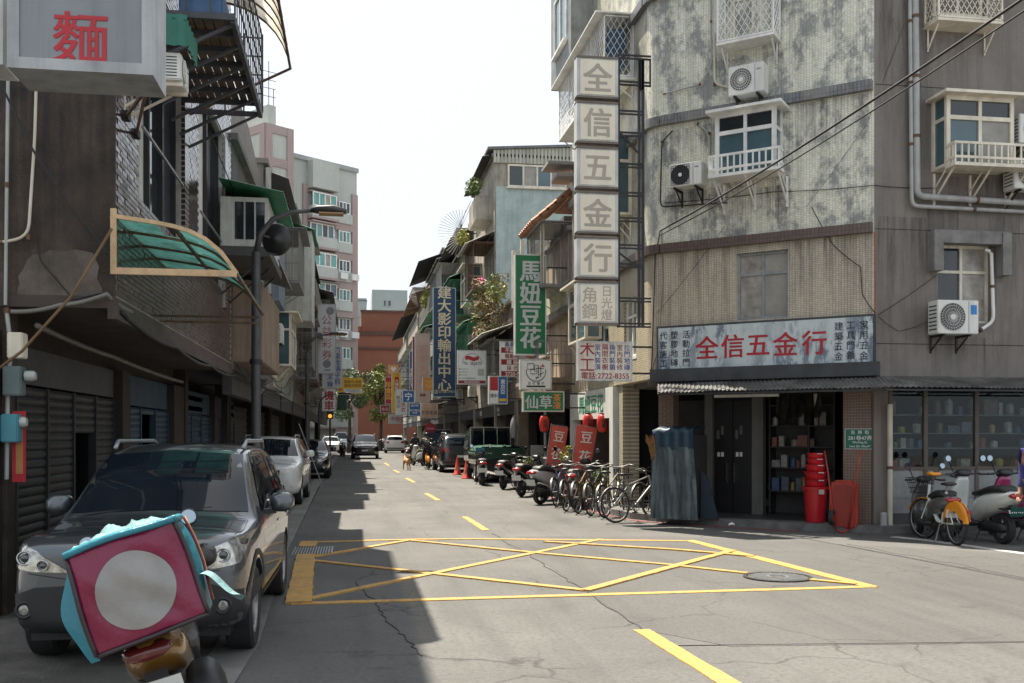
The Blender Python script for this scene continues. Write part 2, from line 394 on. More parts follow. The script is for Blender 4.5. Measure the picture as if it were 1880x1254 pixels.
for i, (a, c, lab) in enumerate((((1178, 1157), (1420, 1305), 'nearest'), ((853, 949), (892, 974), 'second'), ((782, 906), (805, 919), 'third'), ((746, 878), (761, 886), 'fourth'), ((723, 863), (733, 868), 'fifth'), ((706, 850), (714, 855), 'sixth'))):
    o = stripe([a, c], .13 if i else .15, 'lane_dash', YEL); tag(o, 'yellow centre line dash on the road, %s from the camera' % lab, 'road marking', 'yellow dashes of the centre line')
tag(stripe([(1640, 986), (1700, 992), (1880, 1017), (2000, 1034)], .16, 'edge_line', WHT), 'white parking line under the shared bicycle', 'road marking')
# manhole, drain
c = G(1428, 1061); mh = thing('manhole_cover', 'round cast iron manhole cover inside the yellow box', 'manhole cover', c)
IRON = M('worn_cast_iron', (.10, .095, .085), .6, .5, var=.4, sc=8)
b = MB(); b.lathe([(.0, .001), (.34, .001), (.34, .014), (.0, .014)], c, seg=36); b.build('lid', IRON, mh)
b = MB(); b.lathe([(.35, .0), (.39, .0), (.39, .018), (.35, .018)], c, seg=36, close=True); b.build('ring', DSTEEL, mh)
b = MB()
for i in range(-8, 9):
    for j in range(-8, 9):
        x, y = i*.038, j*.038
        if math.hypot(x, y) < .31 and math.hypot(x, y) > .12: b.box(c.x+x-.012, c.x+x+.012, c.y+y-.012, c.y+y+.012, .013, .02)
b.build('studs', STEEL, mh); b = MB(); b.lathe([(.10, .013), (.12, .013), (.12, .021), (.10, .021)], c, seg=24, close=True); b.build('emblem_ring', STEEL, mh)
a = G(535, 1020); c = G(612, 1005); dr = thing('drain_grate', 'grey metal drain grate in the gutter beside yellow bar', 'drain', (a.x, a.y, 0))
MB().box(a.x, c.x, a.y, c.y+.05, 0, .014).build('frame', STEEL, dr)
b = MB()
for i in range(14): x = a.x+.03+i*(c.x-a.x-.06)/13; b.box(x-.008, x+.008, a.y+.03, c.y+.02, .013, .027)
b.build('grate_bars', DSTEEL, dr)
# long cracks and seams in the asphalt
SEAM = M('crack_filler', (.03, .03, .03), .9)
for pts, wd, lab in (([(655, 1070), (690, 1105), (712, 1145), (745, 1170), (775, 1205)], .010, 'dark crack running across the shaded road left of centre'),
                ([(905, 980), (955, 1010), (1010, 1045), (1080, 1090), (1180, 1157)], .012, 'dark seam in the asphalt through the yellow box'),
                ([(1245, 1186), (1500, 1183), (1880, 1179)], .007, 'straight seam across the right foreground asphalt'),
                ([(1560, 1000), (1750, 1035), (1880, 1062)], .010, 'diagonal seam in the side street asphalt')):
    P = []; rg = random.Random(len(pts)*7+int(wd*1000))
    for i in range(len(pts)-1):
        for q in range(8):
            f = q/8; P.append((pts[i][0]*(1-f)+pts[i+1][0]*f+rg.uniform(-5, 5)*(wd > .009), pts[i][1]*(1-f)+pts[i+1][1]*f+rg.uniform(-1.4, 1.4)*(wd > .009)))
    struct(stripe(P+[pts[-1]], wd, 'road_crack', SEAM, .006))

# ================================================================== building pieces
def wall(fr, u0, u1, z0, z1, n0, n1, holes, mt, parent, name='wall'):
    us = sorted({u0, u1, *[h[0] for h in holes], *[h[1] for h in holes]}); zs = sorted({z0, z1, *[h[2] for h in holes], *[h[3] for h in holes]})
    b = MB(fr)
    for a, c in zip(us, us[1:]):
        for d, e in zip(zs, zs[1:]):
            m = ((a+c)/2, (d+e)/2)
            if m[0] < u0 or m[0] > u1 or m[1] < z0 or m[1] > z1: continue
            if any(h[0] < m[0] < h[1] and h[2] < m[1] < h[3] for h in holes): continue
            b.box(a, c, n0, n1, d, e)
    return b.build(name, mt, parent)
def window(fr, u0, u1, z0, z1, n, parent, fm=None, glass=None, cols=2, transom=.7, t=.05, dep=.06, sill=True):
    "framed window: frame, panes and sill, its face at n"
    fm = fm or STEEL; b = MB(fr)
    b.box(u0, u1, n-dep, n, z0, z0+t).box(u0, u1, n-dep, n, z1-t, z1).box(u0, u0+t, n-dep, n, z0+t, z1-t).box(u1-t, u1, n-dep, n, z0+t, z1-t)
    us = [u0+t+(u1-u0-2*t)*i/cols for i in range(cols+1)]
    for u in us[1:-1]: b.box(u-t/2, u+t/2, n-dep, n-.004, z0+t, z1-t)
    zt = z0+(z1-z0)*transom
    if transom < 1: b.box(u0+t, u1-t, n-dep, n-.007, zt-t/2, zt+t/2)
    w_ = b.build('window', fm, parent)
    gl = glass or [GLASSD]
    for i in range(cols):
        g = gl[i % len(gl)]
        for (a, c) in (((z0+t, zt), (zt, z1-t)) if transom < 1 else ((z0+t, z1-t),)):
            MB(fr).box(us[i]+.004, us[i+1]-.004, n-dep*.75, n-dep*.75+.008, a, c).build('pane', g, w_)
    if sill: MB(fr).box(u0-.05, u1+.05, n-dep, n+.06, z0-.06, z0-.002).build('sill', fm, w_)
    return w_
def bay(fr, u0, u1, z0, z1, nd, parent, fm, glass, rail=None, cols=2, roofover=.18):
    "projecting window box with roof, floor, panes on three sides and brackets"
    b = MB(fr); t = .07
    for u in (u0, u1-t):
        for n in (nd-t, 0): b.box(u, u+t, n, n+t, z0, z1)
    b.box(u0, u1, .0, nd, z0-.05, z0).box(u0+t, u1-t, nd-t, nd, z1-.07, z1-.001)
    zt = z0+(z1-z0)*.68
    b.box(u0+t, u1-t, nd-.06, nd-.005, zt-.035, zt+.035)
    for i in range(1, cols): u = u0+(u1-u0)*i/cols; b.box(u-.03, u+.03, nd-.06, nd-.008, z0, z1-.07)
    for u in (u0+.01, u1-.06): b.box(u, u+.05, t, nd-t, zt-.03, zt+.03)
    f = b.build('bay_window', fm, parent)
    MB(fr).box(u0-.12, u1+.14, -.02, nd+roofover, z1, z1+.05).build('roof', fm, f)
    for i in range(cols):
        a, c = u0+(u1-u0)*i/cols+.03, u0+(u1-u0)*(i+1)/cols-.03
        MB(fr).box(a, c, nd-.045, nd-.037, z0, zt-.03).build('pane', glass[i % len(glass)], f)
        MB(fr).box(a, c, nd-.045, nd-.037, zt+.03, z1-.07).build('pane', GLASSD, f)
    for u in (u0+.03, u1-.04): MB(fr).box(u, u+.008, t, nd-t, z0, z1-.01).build('side_pane', GLASSB, f)
    if rail:
        ra, rc, rn, rh = rail; b = MB(fr)
        b.box(ra, rc, nd-.02, nd+rn, z0-.11, z0-.055)
        for z in (z0+rh*.12, z0+rh): b.box(ra, rc, nd+rn-.035, nd+rn, z-.02, z+.02); b.box(ra, ra+.035, nd, nd+rn-.035, z-.02, z+.02); b.box(rc-.035, rc, nd, nd+rn-.035, z-.02, z+.02)
        k = int((rc-ra)/.115)
        for i in range(k+1): u = ra+.016+(rc-ra-.032)*i/k; b.box(u-.013, u+.013, nd+rn-.032, nd+rn-.006, z0-.05, z0+rh)
        for i in range(1, 3):
            for u in (ra+.016, rc-.016): b.box(u-.013, u+.013, nd+rn*i/3-.013, nd+rn*i/3+.013, z0-.05, z0+rh)
        b.build('flower_rail', fm, f)
        u0, u1, nd = ra, rc, nd+rn
    b = MB(fr); k = max(2, int((u1-u0)/.55)+1)
    for i in range(k):
        u = u0+.06+(u1-u0-.12)*i/(k-1)
        b = MB(fr); b.bar((u, .02, z0-.55), (u, nd*.85, z0-.1), .018); b.box(u-.018, u+.018, .002, .035, z0-.62, z0-.08); b.bar((u, .02, z0-.36), (u, nd*.5, z0-.1), .014)
        b.build('bracket', fm, f)
    return f
def cage(fr, u0, u1, z0, z1, nd, parent, mt, diamond=.13, roof=True, floor=True, back=None, bars=None, name='window_cage'):
    "iron security cage hung on a wall"
    b = MB(fr); t = .03
    for (u, n) in ((u0, nd), (u1, nd), (u0, .02), (u1, .02)): b.bar((u, n, z0), (u, n, z1), t*.7)
    for z in (z0, z1):
        b.bar((u0, nd, z), (u1, nd, z), t*.7)
        for u in (u0, u1): b.bar((u, .02, z), (u, nd, z), t*.7)
    k = max(1, round((u1-u0)/1.0))
    for i in range(1, k): u = u0+(u1-u0)*i/k; b.bar((u, nd, z0), (u, nd, z1), t*.6)
    f = b.build(name, mt, parent); b = MB(fr)
    def web(p, L, H):
        if bars:
            q = int(L/bars)
            for i in range(1, q): b.bar(p(L*i/q, 0), p(L*i/q, H), .007, 3)
            for i in range(1, max(2, int(H/.4))): z = H*i/max(2, int(H/.4)); b.bar(p(0, z), p(L, z), .007, 3)
            return
        s = diamond; x = -H*.6
        while x < L:
            for sg in (1, -1):
                a, c = (x, 0), (x+H*.6, H)
                if sg < 0: a, c = (x+H*.6, 0), (x, H)
                (xa, za), (xc, zc) = a, c
                def cut(xq, xa=xa, za=za, xc=xc, zc=zc): return za+(zc-za)*(xq-xa)/(xc-xa)
                lo, hi = (xa, xc) if xa < xc else (xc, xa)
                lo2, hi2 = max(0, lo), min(L, hi)
                if hi2-lo2 > .01: b.bar(p(lo2, cut(lo2)), p(hi2, cut(hi2)), .007, 3)
            x += s
    web(lambda l, h: (u0+l, nd, z0+h), u1-u0, z1-z0)
    for u in (u0, u1): web(lambda l, h, u=u: (u, l, z0+h), nd, z1-z0)
    b.build('mesh', mt, f)
    if floor: MB(fr).box(u0-.02, u1+.02, .0, nd+.02, z0-.07, z0-.025).build('floor', mt, f)
    if roof: MB(fr).prism([(u0-.08, z1+.03), (u1+.08, z1+.03), (u1+.08, z1+.06), (u0-.08, z1+.06)], -.02, nd+.2).build('roof', mt, f)
    b = MB(fr); k = max(2, int((u1-u0)/.8)+1)
    for i in range(k): u = u0+.05+(u1-u0-.1)*i/(k-1); MB(fr).bar((u, .02, z0-.42), (u, nd*.8, z0-.08), .016).bar((u, .02, z0-.45), (u, .02, z0-.05), .016).build('bracket', mt, f)
    return f
ACW = M('ac_white', (.66, .66, .63), .45, streak=.2, var=.08); ACD = M('ac_fan_dark', (.05, .05, .055), .6)
def ac_unit(fr, u, z, n, wd, ht, label, group='air conditioner outdoor units', grid=False, bm=None, logo=None, dp=.3):
    o = thing('air_conditioner', label, 'air conditioner', fr.w(u, n, z), group)
    b = MB(fr).box(u, u+wd, n, n+dp, z, z+ht).build('casing', ACW, o, bev=.012)
    cu, cz, r = u+wd*.36, z+ht*.5, min(ht*.42, wd*.31); nn = n+dp
    ax = fr.n
    MB(fr).lathe([(0, .003), (r, .003), (r, .006), (0, .006)], (cu, nn, cz), ax, 28).build('fan_recess', ACD, o)
    b = MB(fr)
    for k in range(28 if not grid else 0):
        g = 2*math.pi*k/28; b.bar((cu+math.cos(g)*r*.2, nn+.012, cz+math.sin(g)*r*.2), (cu+math.cos(g+.35)*r, nn+.008, cz+math.sin(g+.35)*r), .0035, 3)
    if grid:
        for k in range(-4, 5): b.bar((cu+k*r*.25, nn+.012, cz-r), (cu+k*r*.25, nn+.012, cz+r), .005, 3); b.bar((cu-r, nn+.014, cz+k*r*.25), (cu+r, nn+.014, cz+k*r*.25), .005, 3)
    for q in (.35, .6, .82, 1): 
        b.tube([(cu+math.cos(2*math.pi*i/24)*r*q, nn+.01, cz+math.sin(2*math.pi*i/24)*r*q) for i in range(24)], .004, 3, closed=True)
    b.build('fan_grille', ACW if not grid else DSTEEL, o)
    MB(fr).lathe([(0, .008), (r*.2, .008), (r*.2, .018), (0, .018)], (cu, nn, cz), ax, 14).build('hub', ACW, o)
    MB(fr).box(u+wd*.75, u+wd*.752+.006, nn-.001, nn+.002, z+.02, z+ht-.02).build('panel_gap', ACD, o)
    if logo: MB(fr).box(u+wd*.80, u+wd*.95, nn, nn+.003, z+ht*.58, z+ht*.86).build('blue_sticker', logo, o)
    else: MB(fr).box(u+wd*.80, u+wd*.92, nn, nn+.003, z+ht*.74, z+ht*.80).build('badge', STEEL, o)
    b = MB(fr)
    for i in range(7): b.box(u-.003, u, n+.04, n+dp-.04, z+ht*(.12+.115*i), z+ht*(.16+.115*i))
    b.build('side_fins', ACD, o)
    b = MB(fr)
    for q in (u+wd*.14, u+wd*.78): b.box(q, q+.035, .0, n+dp, z-.04, z-.002); b.bar((q+.017, .01, z-.26), (q+.017, n+dp*.7, z-.04), .015); b.box(q, q+.035, .0, .02, z-.3, z-.04)
    b.build('bracket', bm or DSTEEL, o); return o
def corrug(inner0, inner1, outer0, outer1, pitch=.076, amp=.011):
    "points of a corrugated sheet between an upper and a lower edge (world points)"
    a0, a1, c0, c1 = map(Vector, (inner0, inner1, outer0, outer1)); L = (a1-a0).length; k = int(L/pitch*6)
    rows = [[], [], []]
    for i in range(k+1):
        f = i/k; z = amp*math.sin(2*math.pi*f*L/pitch)
        p, q = a0.lerp(a1, f), c0.lerp(c1, f)
        for r_, g in zip(rows, (0, .5, 1)): v = p.lerp(q, g); r_.append((v.x, v.y, v.z+z))
    return rows

# ================================================================== corner building (right)
R1 = thing('corner_building', 'weathered cream tiled corner building with grey rendered side wall', 'building', CL)
chd, std = CH.u, (0, 1)
TC_lo = tilemat('cream_tile_lower', chd, (.53, .465, .36), (.27, .24, .195), .05, .032, .005, off=0, patch=.25, lo=.55, hi=.66, psc=.9, streak=.55)
TC_hi = tilemat('cream_tile_upper', chd, (.74, .725, .60), (.46, .455, .39), .05, .030, .004, off=0, patch=1.0, patchcol=(.05, .07, .105), lo=.485, hi=.575, psc=2.3, streak=.5)
TS_lo = tilemat('cream_tile_street_lower', std, (.50, .44, .31), (.26, .235, .18), .10, .042, .007, patch=.3, lo=.52, hi=.64, streak=.5)
TS_hi = tilemat('cream_tile_street_upper', std, (.52, .50, .40), (.31, .30, .26), .10, .042, .006, patch=.8, lo=.485, hi=.575, psc=2.3, patchcol=(.05, .07, .105), streak=.4)
GREYR = M('grey_pebbledash', (.25, .225, .205), .95, var=.22, sc=.5, bump=.9, bsc=70, patch=.6, patchcol=(.155, .135, .122), psc=.5, streak=.45)
BROWN = tilemat('brown_cornice_tile', (1, 0), (.115, .075, .065), (.06, .05, .045), .05, .11, .006, off=0, streak=.3)
GCORN = tilemat('dark_cornice_tile', (1, 0), (.15, .155, .165), (.07, .07, .075), .05, .11, .006, off=0, patch=.6, patchcol=(.33, .32, .27), psc=2.5, streak=.4)
ZC = (2.72, 5.12, 7.55, 9.98, 12.4)
wu = [CH.px(1352, 588)[0], CH.px(1447, 588)[0]]; wz = [CH.px(1352, 588)[1], CH.px(1352, 466)[1]]
U0 = .24
wall(CH, U0, LC, ZC[0], ZC[1], -.25, 0, [(wu[0], wu[1], wz[0], wz[1])], TC_lo, R1, 'tiled_wall')
wall(CH, U0, LC, ZC[1], 13.2, -.25, 0, [], TC_hi, R1, 'tiled_wall')
# rounded edge between the chamfer and the street side
arc = []
s0 = ST.w(.24, 0, 0); e0 = CH.w(U0, 0, 0); c0 = CL
for i in range(7): f = i/6; arc.append(s0.lerp(c0, f).lerp(c0.lerp(e0, f), f))
def arcband(z0, z1, mt, name, push=0):
    n = [(p - Vector((7.6, 19.6, 0))).normalized()*push for p in arc]; b = MB()
    o = [(p.x+q.x, p.y+q.y) for p, q in zip(arc, n)]
    i_ = [(p.x+.25, p.y+.22) for p in arc][::-1]
    b.slab(o+i_, z0, z1); return b.build(name, mt, R1)
arcband(ZC[0], ZC[1], TC_lo, 'rounded_wall'); arcband(ZC[1], 13.2, TC_hi, 'rounded_wall')
for z, mt, nm in ((ZC[1]-.02, BROWN, 'cornice'), (ZC[2]-.02, GCORN, 'cornice'), (ZC[3]-.02, GCORN, 'cornice')):
    MB(CH).box(U0, LC-.02, .002, .11, z, z+.17).build(nm, mt, R1); arcband(z, z+.17, mt, nm, .11)
    MB(ST).box(.24, 6.9, .002, .11, z, z+.17).build(nm, mt, R1)
YE = 25.4-CL.y
sw = [(1.0, 1.9, 3.25, 4.45), (3.2, 4.6, 3.25, 4.45)]
wall(ST, .24, YE, ZC[0], ZC[1], -.25, 0, sw, TS_lo, R1, 'street_wall'); wall(ST, .24, YE, ZC[1], 12.3, -.25, 0, [], TS_hi, R1, 'street_wall')
for a in sw: window(ST, a[0], a[1], a[2], a[3], -.05, R1, WHITE, [GLASSB, FROST], 2, .7)
window(CH, wu[0], wu[1], wz[0], wz[1], -.09, R1, STEEL, [CURTAIN, FROST], 2, .68, .045)
# grey side wall with its low window
gu = [GW.px(1722, 585)[0], GW.px(1822, 585)[0]]; gz = [GW.px(1722, 592)[1], GW.px(1722, 447)[1]]
wall(GW, 0, 12, 2.6, 13.2, -.25, 0, [(gu[0], gu[1], gz[0], gz[1])], GREYR, R1, 'grey_wall')
window(GW, gu[0], gu[1], gz[0], gz[1], -.12, R1, CREAM, [GLASSD, CURTAIN], 2, .66, .05)
b = MB(GW); b.box(gu[0]-.13, gu[1]+.18, .002, .2, gz[1]-.02, gz[1]+.2).box(gu[0]-.2, gu[0]-.03, .002, .22, gz[1]-.5, gz[1]+.19).box(gu[1]+.05, gu[1]+.22, .003, .22, gz[1]-.55, gz[1]+.18)
b.build('window_hood', M('grey_hood_concrete', (.2, .195, .19), .9, var=.3, bump=.5, streak=.5), R1)
for y in (160, 423, 632): z = GW.px(1700, y)[1]; MB(GW).box(.02, 12, .0005, .003, z-.006, z+.006).build('wall_joint', SEAM, R1)
MB(GW).box(.006, .03, -.1, .012, 2.6, 5.1).build('corner_strip', M('red_strip', (.25, .09, .05), .7), R1)
MB().slab([(5.9, 25.3), (5.9, 19.2), (8.9, 16.1), (20, 16.1), (20, 25.3)], 2.62, 2.72).build('soffit', CONC2, R1)
MB().slab([(5.7, 25.35), (5.7, 18.9), (8.8, 16), (20, 16), (20, 25.35)], 13.1, 13.3).build('roof', CONC2, R1)
MB().box(5.9, 20, 25.1, 25.35, 0, 13.1).build('rear_wall', CONC2, R1)
# bay windows
ca, cz0 = CH.px(1313, 322, .45); cb, _ = CH.px(1424, 322, .45); cz1 = CH.px(1370, 200, .5)[1]
ra = CH.px(1300, 322, .72)[0]; rc = CH.px(1431, 322, .72)[0]
bay(CH, ca, cb, cz0, cz1, .45, R1, WHITE, [GLASSB, GLASSB], (ra, rc, .27, .27))
ca, cz0 = GW.px(1738, 298, .45); cb = GW.px(1862, 298, .45)[0]; cz1 = GW.px(1738, 172, .5)[1]
bay(GW, ca, cb, cz0, cz1, .45, R1, CREAM, [GLASSB, FROST], (GW.px(1752, 298, .7)[0], GW.px(1900, 298, .7)[0], .27, .27))
# caged windows at the top
ca, cz0 = CH.px(1318, 78, .4); cb = CH.px(1420, 78, .4)[0]
window(CH, ca+.15, cb-.1, cz0+.1, cz0+1.2, .03, R1, CREAM, [GLASSD, CURTAIN], 2, .68)
cage(CH, ca, cb, cz0, cz0+1.45, .42, R1, WHITE, .11)
ca, cz0 = GW.px(1722, 30, .4); cb = GW.px(1838, 30, .4)[0]
window(GW, ca+.15, cb-.1, cz0+.2, cz0+1.2, .03, R1, CREAM, [GLASSD, GLASSB], 2, .68)
cage(GW, ca, cb, cz0, cz0+1.45, .42, R1, CREAM, .10)
# street side: laundry cage, bay, brackets
zc = onY(1160, 140, 19.6).z
cg = cage(ST, 1.15, 5.6, zc, zc+1.2, .62, R1, WHITE, .13)
window(ST, 1.3, 2.6, zc+.1, zc+1.1, .03, R1, WHITE, [GLASSD], 2, 1)
b = MB(ST)
for i, (dx, mt) in enumerate(((.0, 0), (.35, 0), (.7, 0))): pass
for i, cc in enumerate(((.05, .10, .17), (.08, .16, .26), (.55, .33, .05), (.16, .17, .2), (.5, .5, .5))):
    u = 1.35+i*.25; b = MB(ST); b.grid([[(u+.02*math.sin(k*2), .12+.08*k, zc+1.02-.0*j-.75*j/4+.02*math.sin(j+k)) for k in range(6)] for j in range(5)])
    tag(b.build('hanging_laundry', M('laundry_%d' % i, cc, .9), smooth=True), ('navy shirt', 'blue shirt', 'yellow shirt', 'dark grey shirt', 'light grey shirt')[i]+' drying in the upper white cage', 'laundry', 'clothes drying in the upper cage')
zb = onY(1160, 395, 20).z
bay(ST, 1.3, 3.1, zb, zb+1.55, .5, R1, CREAM, [GLASSB, GLASSD])
bay(ST, 3.8, 5.6, zb-2.3, zb-1.0, .4, R1, CREAM, [GLASSB, GLASSD])
MB(ST).prism([(4.6, 10.6), (7.0, 10.6), (7.0, 13.0), (4.6, 13.4)], 0, .55).build('metal_clad_room', M('grey_cladding', (.2, .21, .21), .6, .2, var=.3, streak=.5), R1)
window(ST, 5.0, 6.4, 11.2, 12.6, .6, R1, WHITE, [GLASSB], 2, 1)
b = MB(ST); b.box(6.4, 7.3, 0, .75, 8.55, 8.62); b.box(6.4, 7.3, 0, .5, 8.25, 8.33); b.build('ledge', M('grey_ledge', (.25, .25, .24), .8), R1)
# ---- ground floor
PIER = tilemat('brown_mosaic_pier', chd, (.16, .085, .055), (.22, .20, .17), .05, .05, .006, off=0, streak=.35, rough=.5)
PIERS = tilemat('brown_brick_pier', std, (.17, .09, .06), (.22, .2, .18), .11, .045, .006, streak=.4)
pu = CH.px(1545, 900)[0]
MB(CH).box(pu, LC-.03, -.42, -.12, .11, 2.62).build('tiled_pier', PIER, R1)
MB(GW).box(.02, .34, -.33, -.05, .11, 2.6).build('column', GREYR, R1)
MB(CH).box(.12, .42, -.38, -.1, .11, 2.62).build('tiled_pier', PIERS, R1)
MB(ST).box(2.15, 2.45, -.4, -.04, .11, 2.72).build('column', TS_lo, R1)
FASC = M('dark_fascia', (.045, .048, .052), .6, var=.3, sc=3)
MB(CH).box(.05, LC+.1, .005, .16, CH.px(1400, 694)[1]-.02, CH.px(1400, 672)[1]).build('fascia', FASC, R1)
MB(CH).box(.3, LC-.1, -.3, .0, 2.44, 2.71).build('lintel', FASC, R1)
# inner shop: dim room behind the arcade
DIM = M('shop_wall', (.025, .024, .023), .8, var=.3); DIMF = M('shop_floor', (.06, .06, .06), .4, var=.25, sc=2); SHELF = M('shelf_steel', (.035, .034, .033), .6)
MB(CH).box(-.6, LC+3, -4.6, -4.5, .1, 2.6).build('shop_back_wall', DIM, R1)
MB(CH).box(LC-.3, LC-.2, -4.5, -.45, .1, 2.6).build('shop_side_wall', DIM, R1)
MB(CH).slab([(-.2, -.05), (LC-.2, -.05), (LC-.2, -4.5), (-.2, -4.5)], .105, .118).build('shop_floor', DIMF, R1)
nR = -1.25
def rbox(x0, x1, y0, y1, n0, n1, name, mt, sub=None):
    a = CH.px(x0, y1, nR); c = CH.px(x1, y0, nR); return MB(CH).box(a[0], c[0], nR+n0, nR+n1, max(.12, a[1]), min(2.6, c[1])).build(name, mt, sub or R1)
PALE = M('pale_pillar_paint', (.13, .128, .12), .7, streak=.5)
rbox(1300, 1314, 690, 970, 0, .2, 'door_post', PALE); rbox(1386, 1406, 690, 960, 0, .2, 'pillar', PALE)
DOORM = M('dark_door', (.016, .016, .017), .35, var=.2)
for a, c in ((1315, 1348), (1349, 1385)):
    d = rbox(a, c, 735, 975, .05, .1, 'door', DOORM)
    rbox(1336 if a < 1330 else 1351, 1338 if a < 1330 else 1353, 850, 885, .12, .16, 'handle', CHROME, d)
    for q in range(2):
        rbox(a+5+q*7, a+10+q*7, 830, 838, .1, .103, 'notice', WHITE, d); rbox(a+4+q*8, a+9+q*8, 790-q*8, 806-q*8, .1, .103, 'notice', PALE, d)
rbox(1314, 1386, 700, 735, .04, .12, 'transom', DOORM); rbox(1240, 1300, 735, 970, -.1, 0, 'inner_wall', DIM)
b = MB(CH); su0 = CH.px(1408, 900, nR)[0]; su1 = CH.px(1530, 900, nR)[0]
b.box(su0, su1, nR-.55, nR-.5, .12, 2.5)
for z in (.55, 1.0, 1.4, 1.8, 2.2): b.box(su0, su1, nR-.5, nR-.12, z, z+.025)
for u in (su0, su0+.75, su1-.03): b.box(u, u+.03, nR-.5, nR-.12, .12, 2.5)
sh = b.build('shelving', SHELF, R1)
rg = random.Random(5)
GC = [(.5, .48, .42), (.16, .2, .26), (.36, .12, .08), (.55, .42, .12), (.1, .2, .14), (.4, .4, .42), (.22, .14, .09), (.6, .6, .58), (.08, .16, .34)]
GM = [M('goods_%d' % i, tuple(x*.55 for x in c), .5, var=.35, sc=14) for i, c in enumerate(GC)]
ORD = 'first second third fourth fifth sixth seventh eighth ninth tenth eleventh twelfth thirteenth fourteenth fifteenth sixteenth seventeenth eighteenth'.split()
def goods(fr, u0, u1, n0, z, hmax, rg, where, cat='goods', step=(.06, .2), group='goods on the shop shelves'):
    "single packets and tins standing side by side on a shelf"
    u = u0; k = 0
    while u < u1-.05:
        wd = rg.uniform(*step); ht = rg.uniform(hmax*.45, hmax); i = rg.randrange(9)
        if u+wd > u1: break
        if rg.random() < .82:
            b = MB(fr)
            tin = rg.random() < .45
            if tin: r = min(wd, .14)/2; c = fr.w(u+wd/2, n0-r, z); b.lathe([(r*.9, 0), (r, .01), (r, ht*.9), (r*.6, ht*.93), (r*.5, ht)], (0, 0, 0), seg=10); b.v = [v-fr.w(0, 0, 0)+c for v in b.v]
            else: b.box(u, u+wd-.008, n0-.14, n0, z, z+ht)
            yield b, GM[i], '%s %s, %s from the left' % (('pale', 'slate', 'red brown', 'yellow', 'green', 'grey', 'brown', 'white', 'blue')[i], 'tin' if tin else 'box', ORD[k]); k += 1
        u += wd+rg.uniform(.005, .04)
for j, (z, nm) in enumerate(((.575, 'second'), (1.025, 'third'), (1.425, 'fourth'), (1.825, 'top'))):
    for b, mt, wh_ in goods(CH, su0+.05, su1-.1, nR-.16, z, .28, rg, ''):
        tag(b.build('packet', mt), wh_+' on the %s shelf in the dim shop' % nm, 'goods', 'goods on the %s hardware shelf up' % nm)
# strip lights under the awning and in the shop
LIT = M('lit_tube', (.9, .95, .9), .5, emit=3.2, emcol=(.8, 1, .85)); OFFT = M('unlit_tube', (.55, .55, .52), .4)
a = CH.px(1268, 757, -2.0); tl = MB(CH); tl.tube([(CH.px(1500, 755, -2.2)[0]-.02, -2.2, 2.08), (CH.px(1522, 755, -2.2)[0], -2.2, 2.08)], .018, 8); tag(tl.build('tube_light', LIT), 'small lit fluorescent tube deep in the hardware shop', 'lamp')
tl = MB(CH); a0 = CH.px(1312, 724, .1)[0]; a1 = CH.px(1430, 722, .1)[0]; tl.box(a0, a1, .08, .13, 2.33, 2.38); tag(tl.build('strip_light', OFFT), 'unlit white strip light under awning above the shop doors', 'lamp')
# ---- display window on the grey side
FRM = M('brown_alu_frame', (.11, .09, .075), .5, .3); PANEL = M('grey_white_panel', (.27, .28, .28), .5, streak=.45, var=.2)
gx = lambda p, n=0: GW.px(p, 800, n)[0]; gzv = lambda y, n=0: GW.px(1700, y, n)[1]
zsill, ztop = gzv(860, -.05), 2.52
sf = MB(GW); cols = [gx(1637), gx(1702), gx(1796), gx(1796)+1.05, gx(1796)+2.2, gx(1796)+3.4]
for u in cols: sf.box(u-.035, u+.035, -.1, -.03, .3, ztop)
sf.box(cols[0], cols[-1], -.098, -.034, zsill-.03, zsill+.03).box(cols[0], cols[-1], -.1, -.03, ztop-.05, ztop+.1)
SFR = sf.build('shopfront_frame', FRM, R1)
PG = panes('shop_glass')
for a, c in zip(cols, cols[1:]):
    MB(GW).box(a+.036, c-.036, -.068, -.062, zsill+.03, ztop-.05).build('pane', PG, SFR)
    zm = zsill*.52
    MB(GW).box(a+.036, c-.036, -.09, -.05, zm+.006, zsill-.03).build('panel', PANEL, SFR); MB(GW).box(a+.036, c-.036, -.09, -.048, .3, zm).build('panel', PANEL, SFR)
MB(GW).box(cols[0], cols[-1], -.2, -.02, .1, .3).build('plinth', M('dark_plinth', (.07, .07, .07), .8), R1)
MB(GW).box(cols[0]-.2, 12, -1.2, -1.1, .1, 2.6).build('display_back', M('dark_display', (.018, .018, .019), .8), R1)
b = MB(GW)
shz = [gzv(y, -.5) for y in (857, 822, 795, 762)]
for z in shz[1:]: b.box(cols[0]+.05, cols[-1], -.75, -.2, z-.012, z)
b.box(cols[0]+.05, cols[-1], -1.0, -.1, shz[0]-.02, shz[0])
b.build('display_shelves', M('glass_shelf', (.14, .15, .15), .3), R1)
rg = random.Random(9)
for j, z in enumerate(shz):
    nm = ('bottom', 'second', 'third', 'top')[j]
    for b, mt, wh_ in goods(GW, cols[0]+.1, cols[3]+.6, -.3-.05*j, z, (.2, .2, .24, .3)[j], rg, '', step=(.08, .34)):
        tag(b.build('packet', mt), wh_+' on the %s shelf behind the shop window' % nm, 'goods', 'goods in the window, %s shelf' % nm)
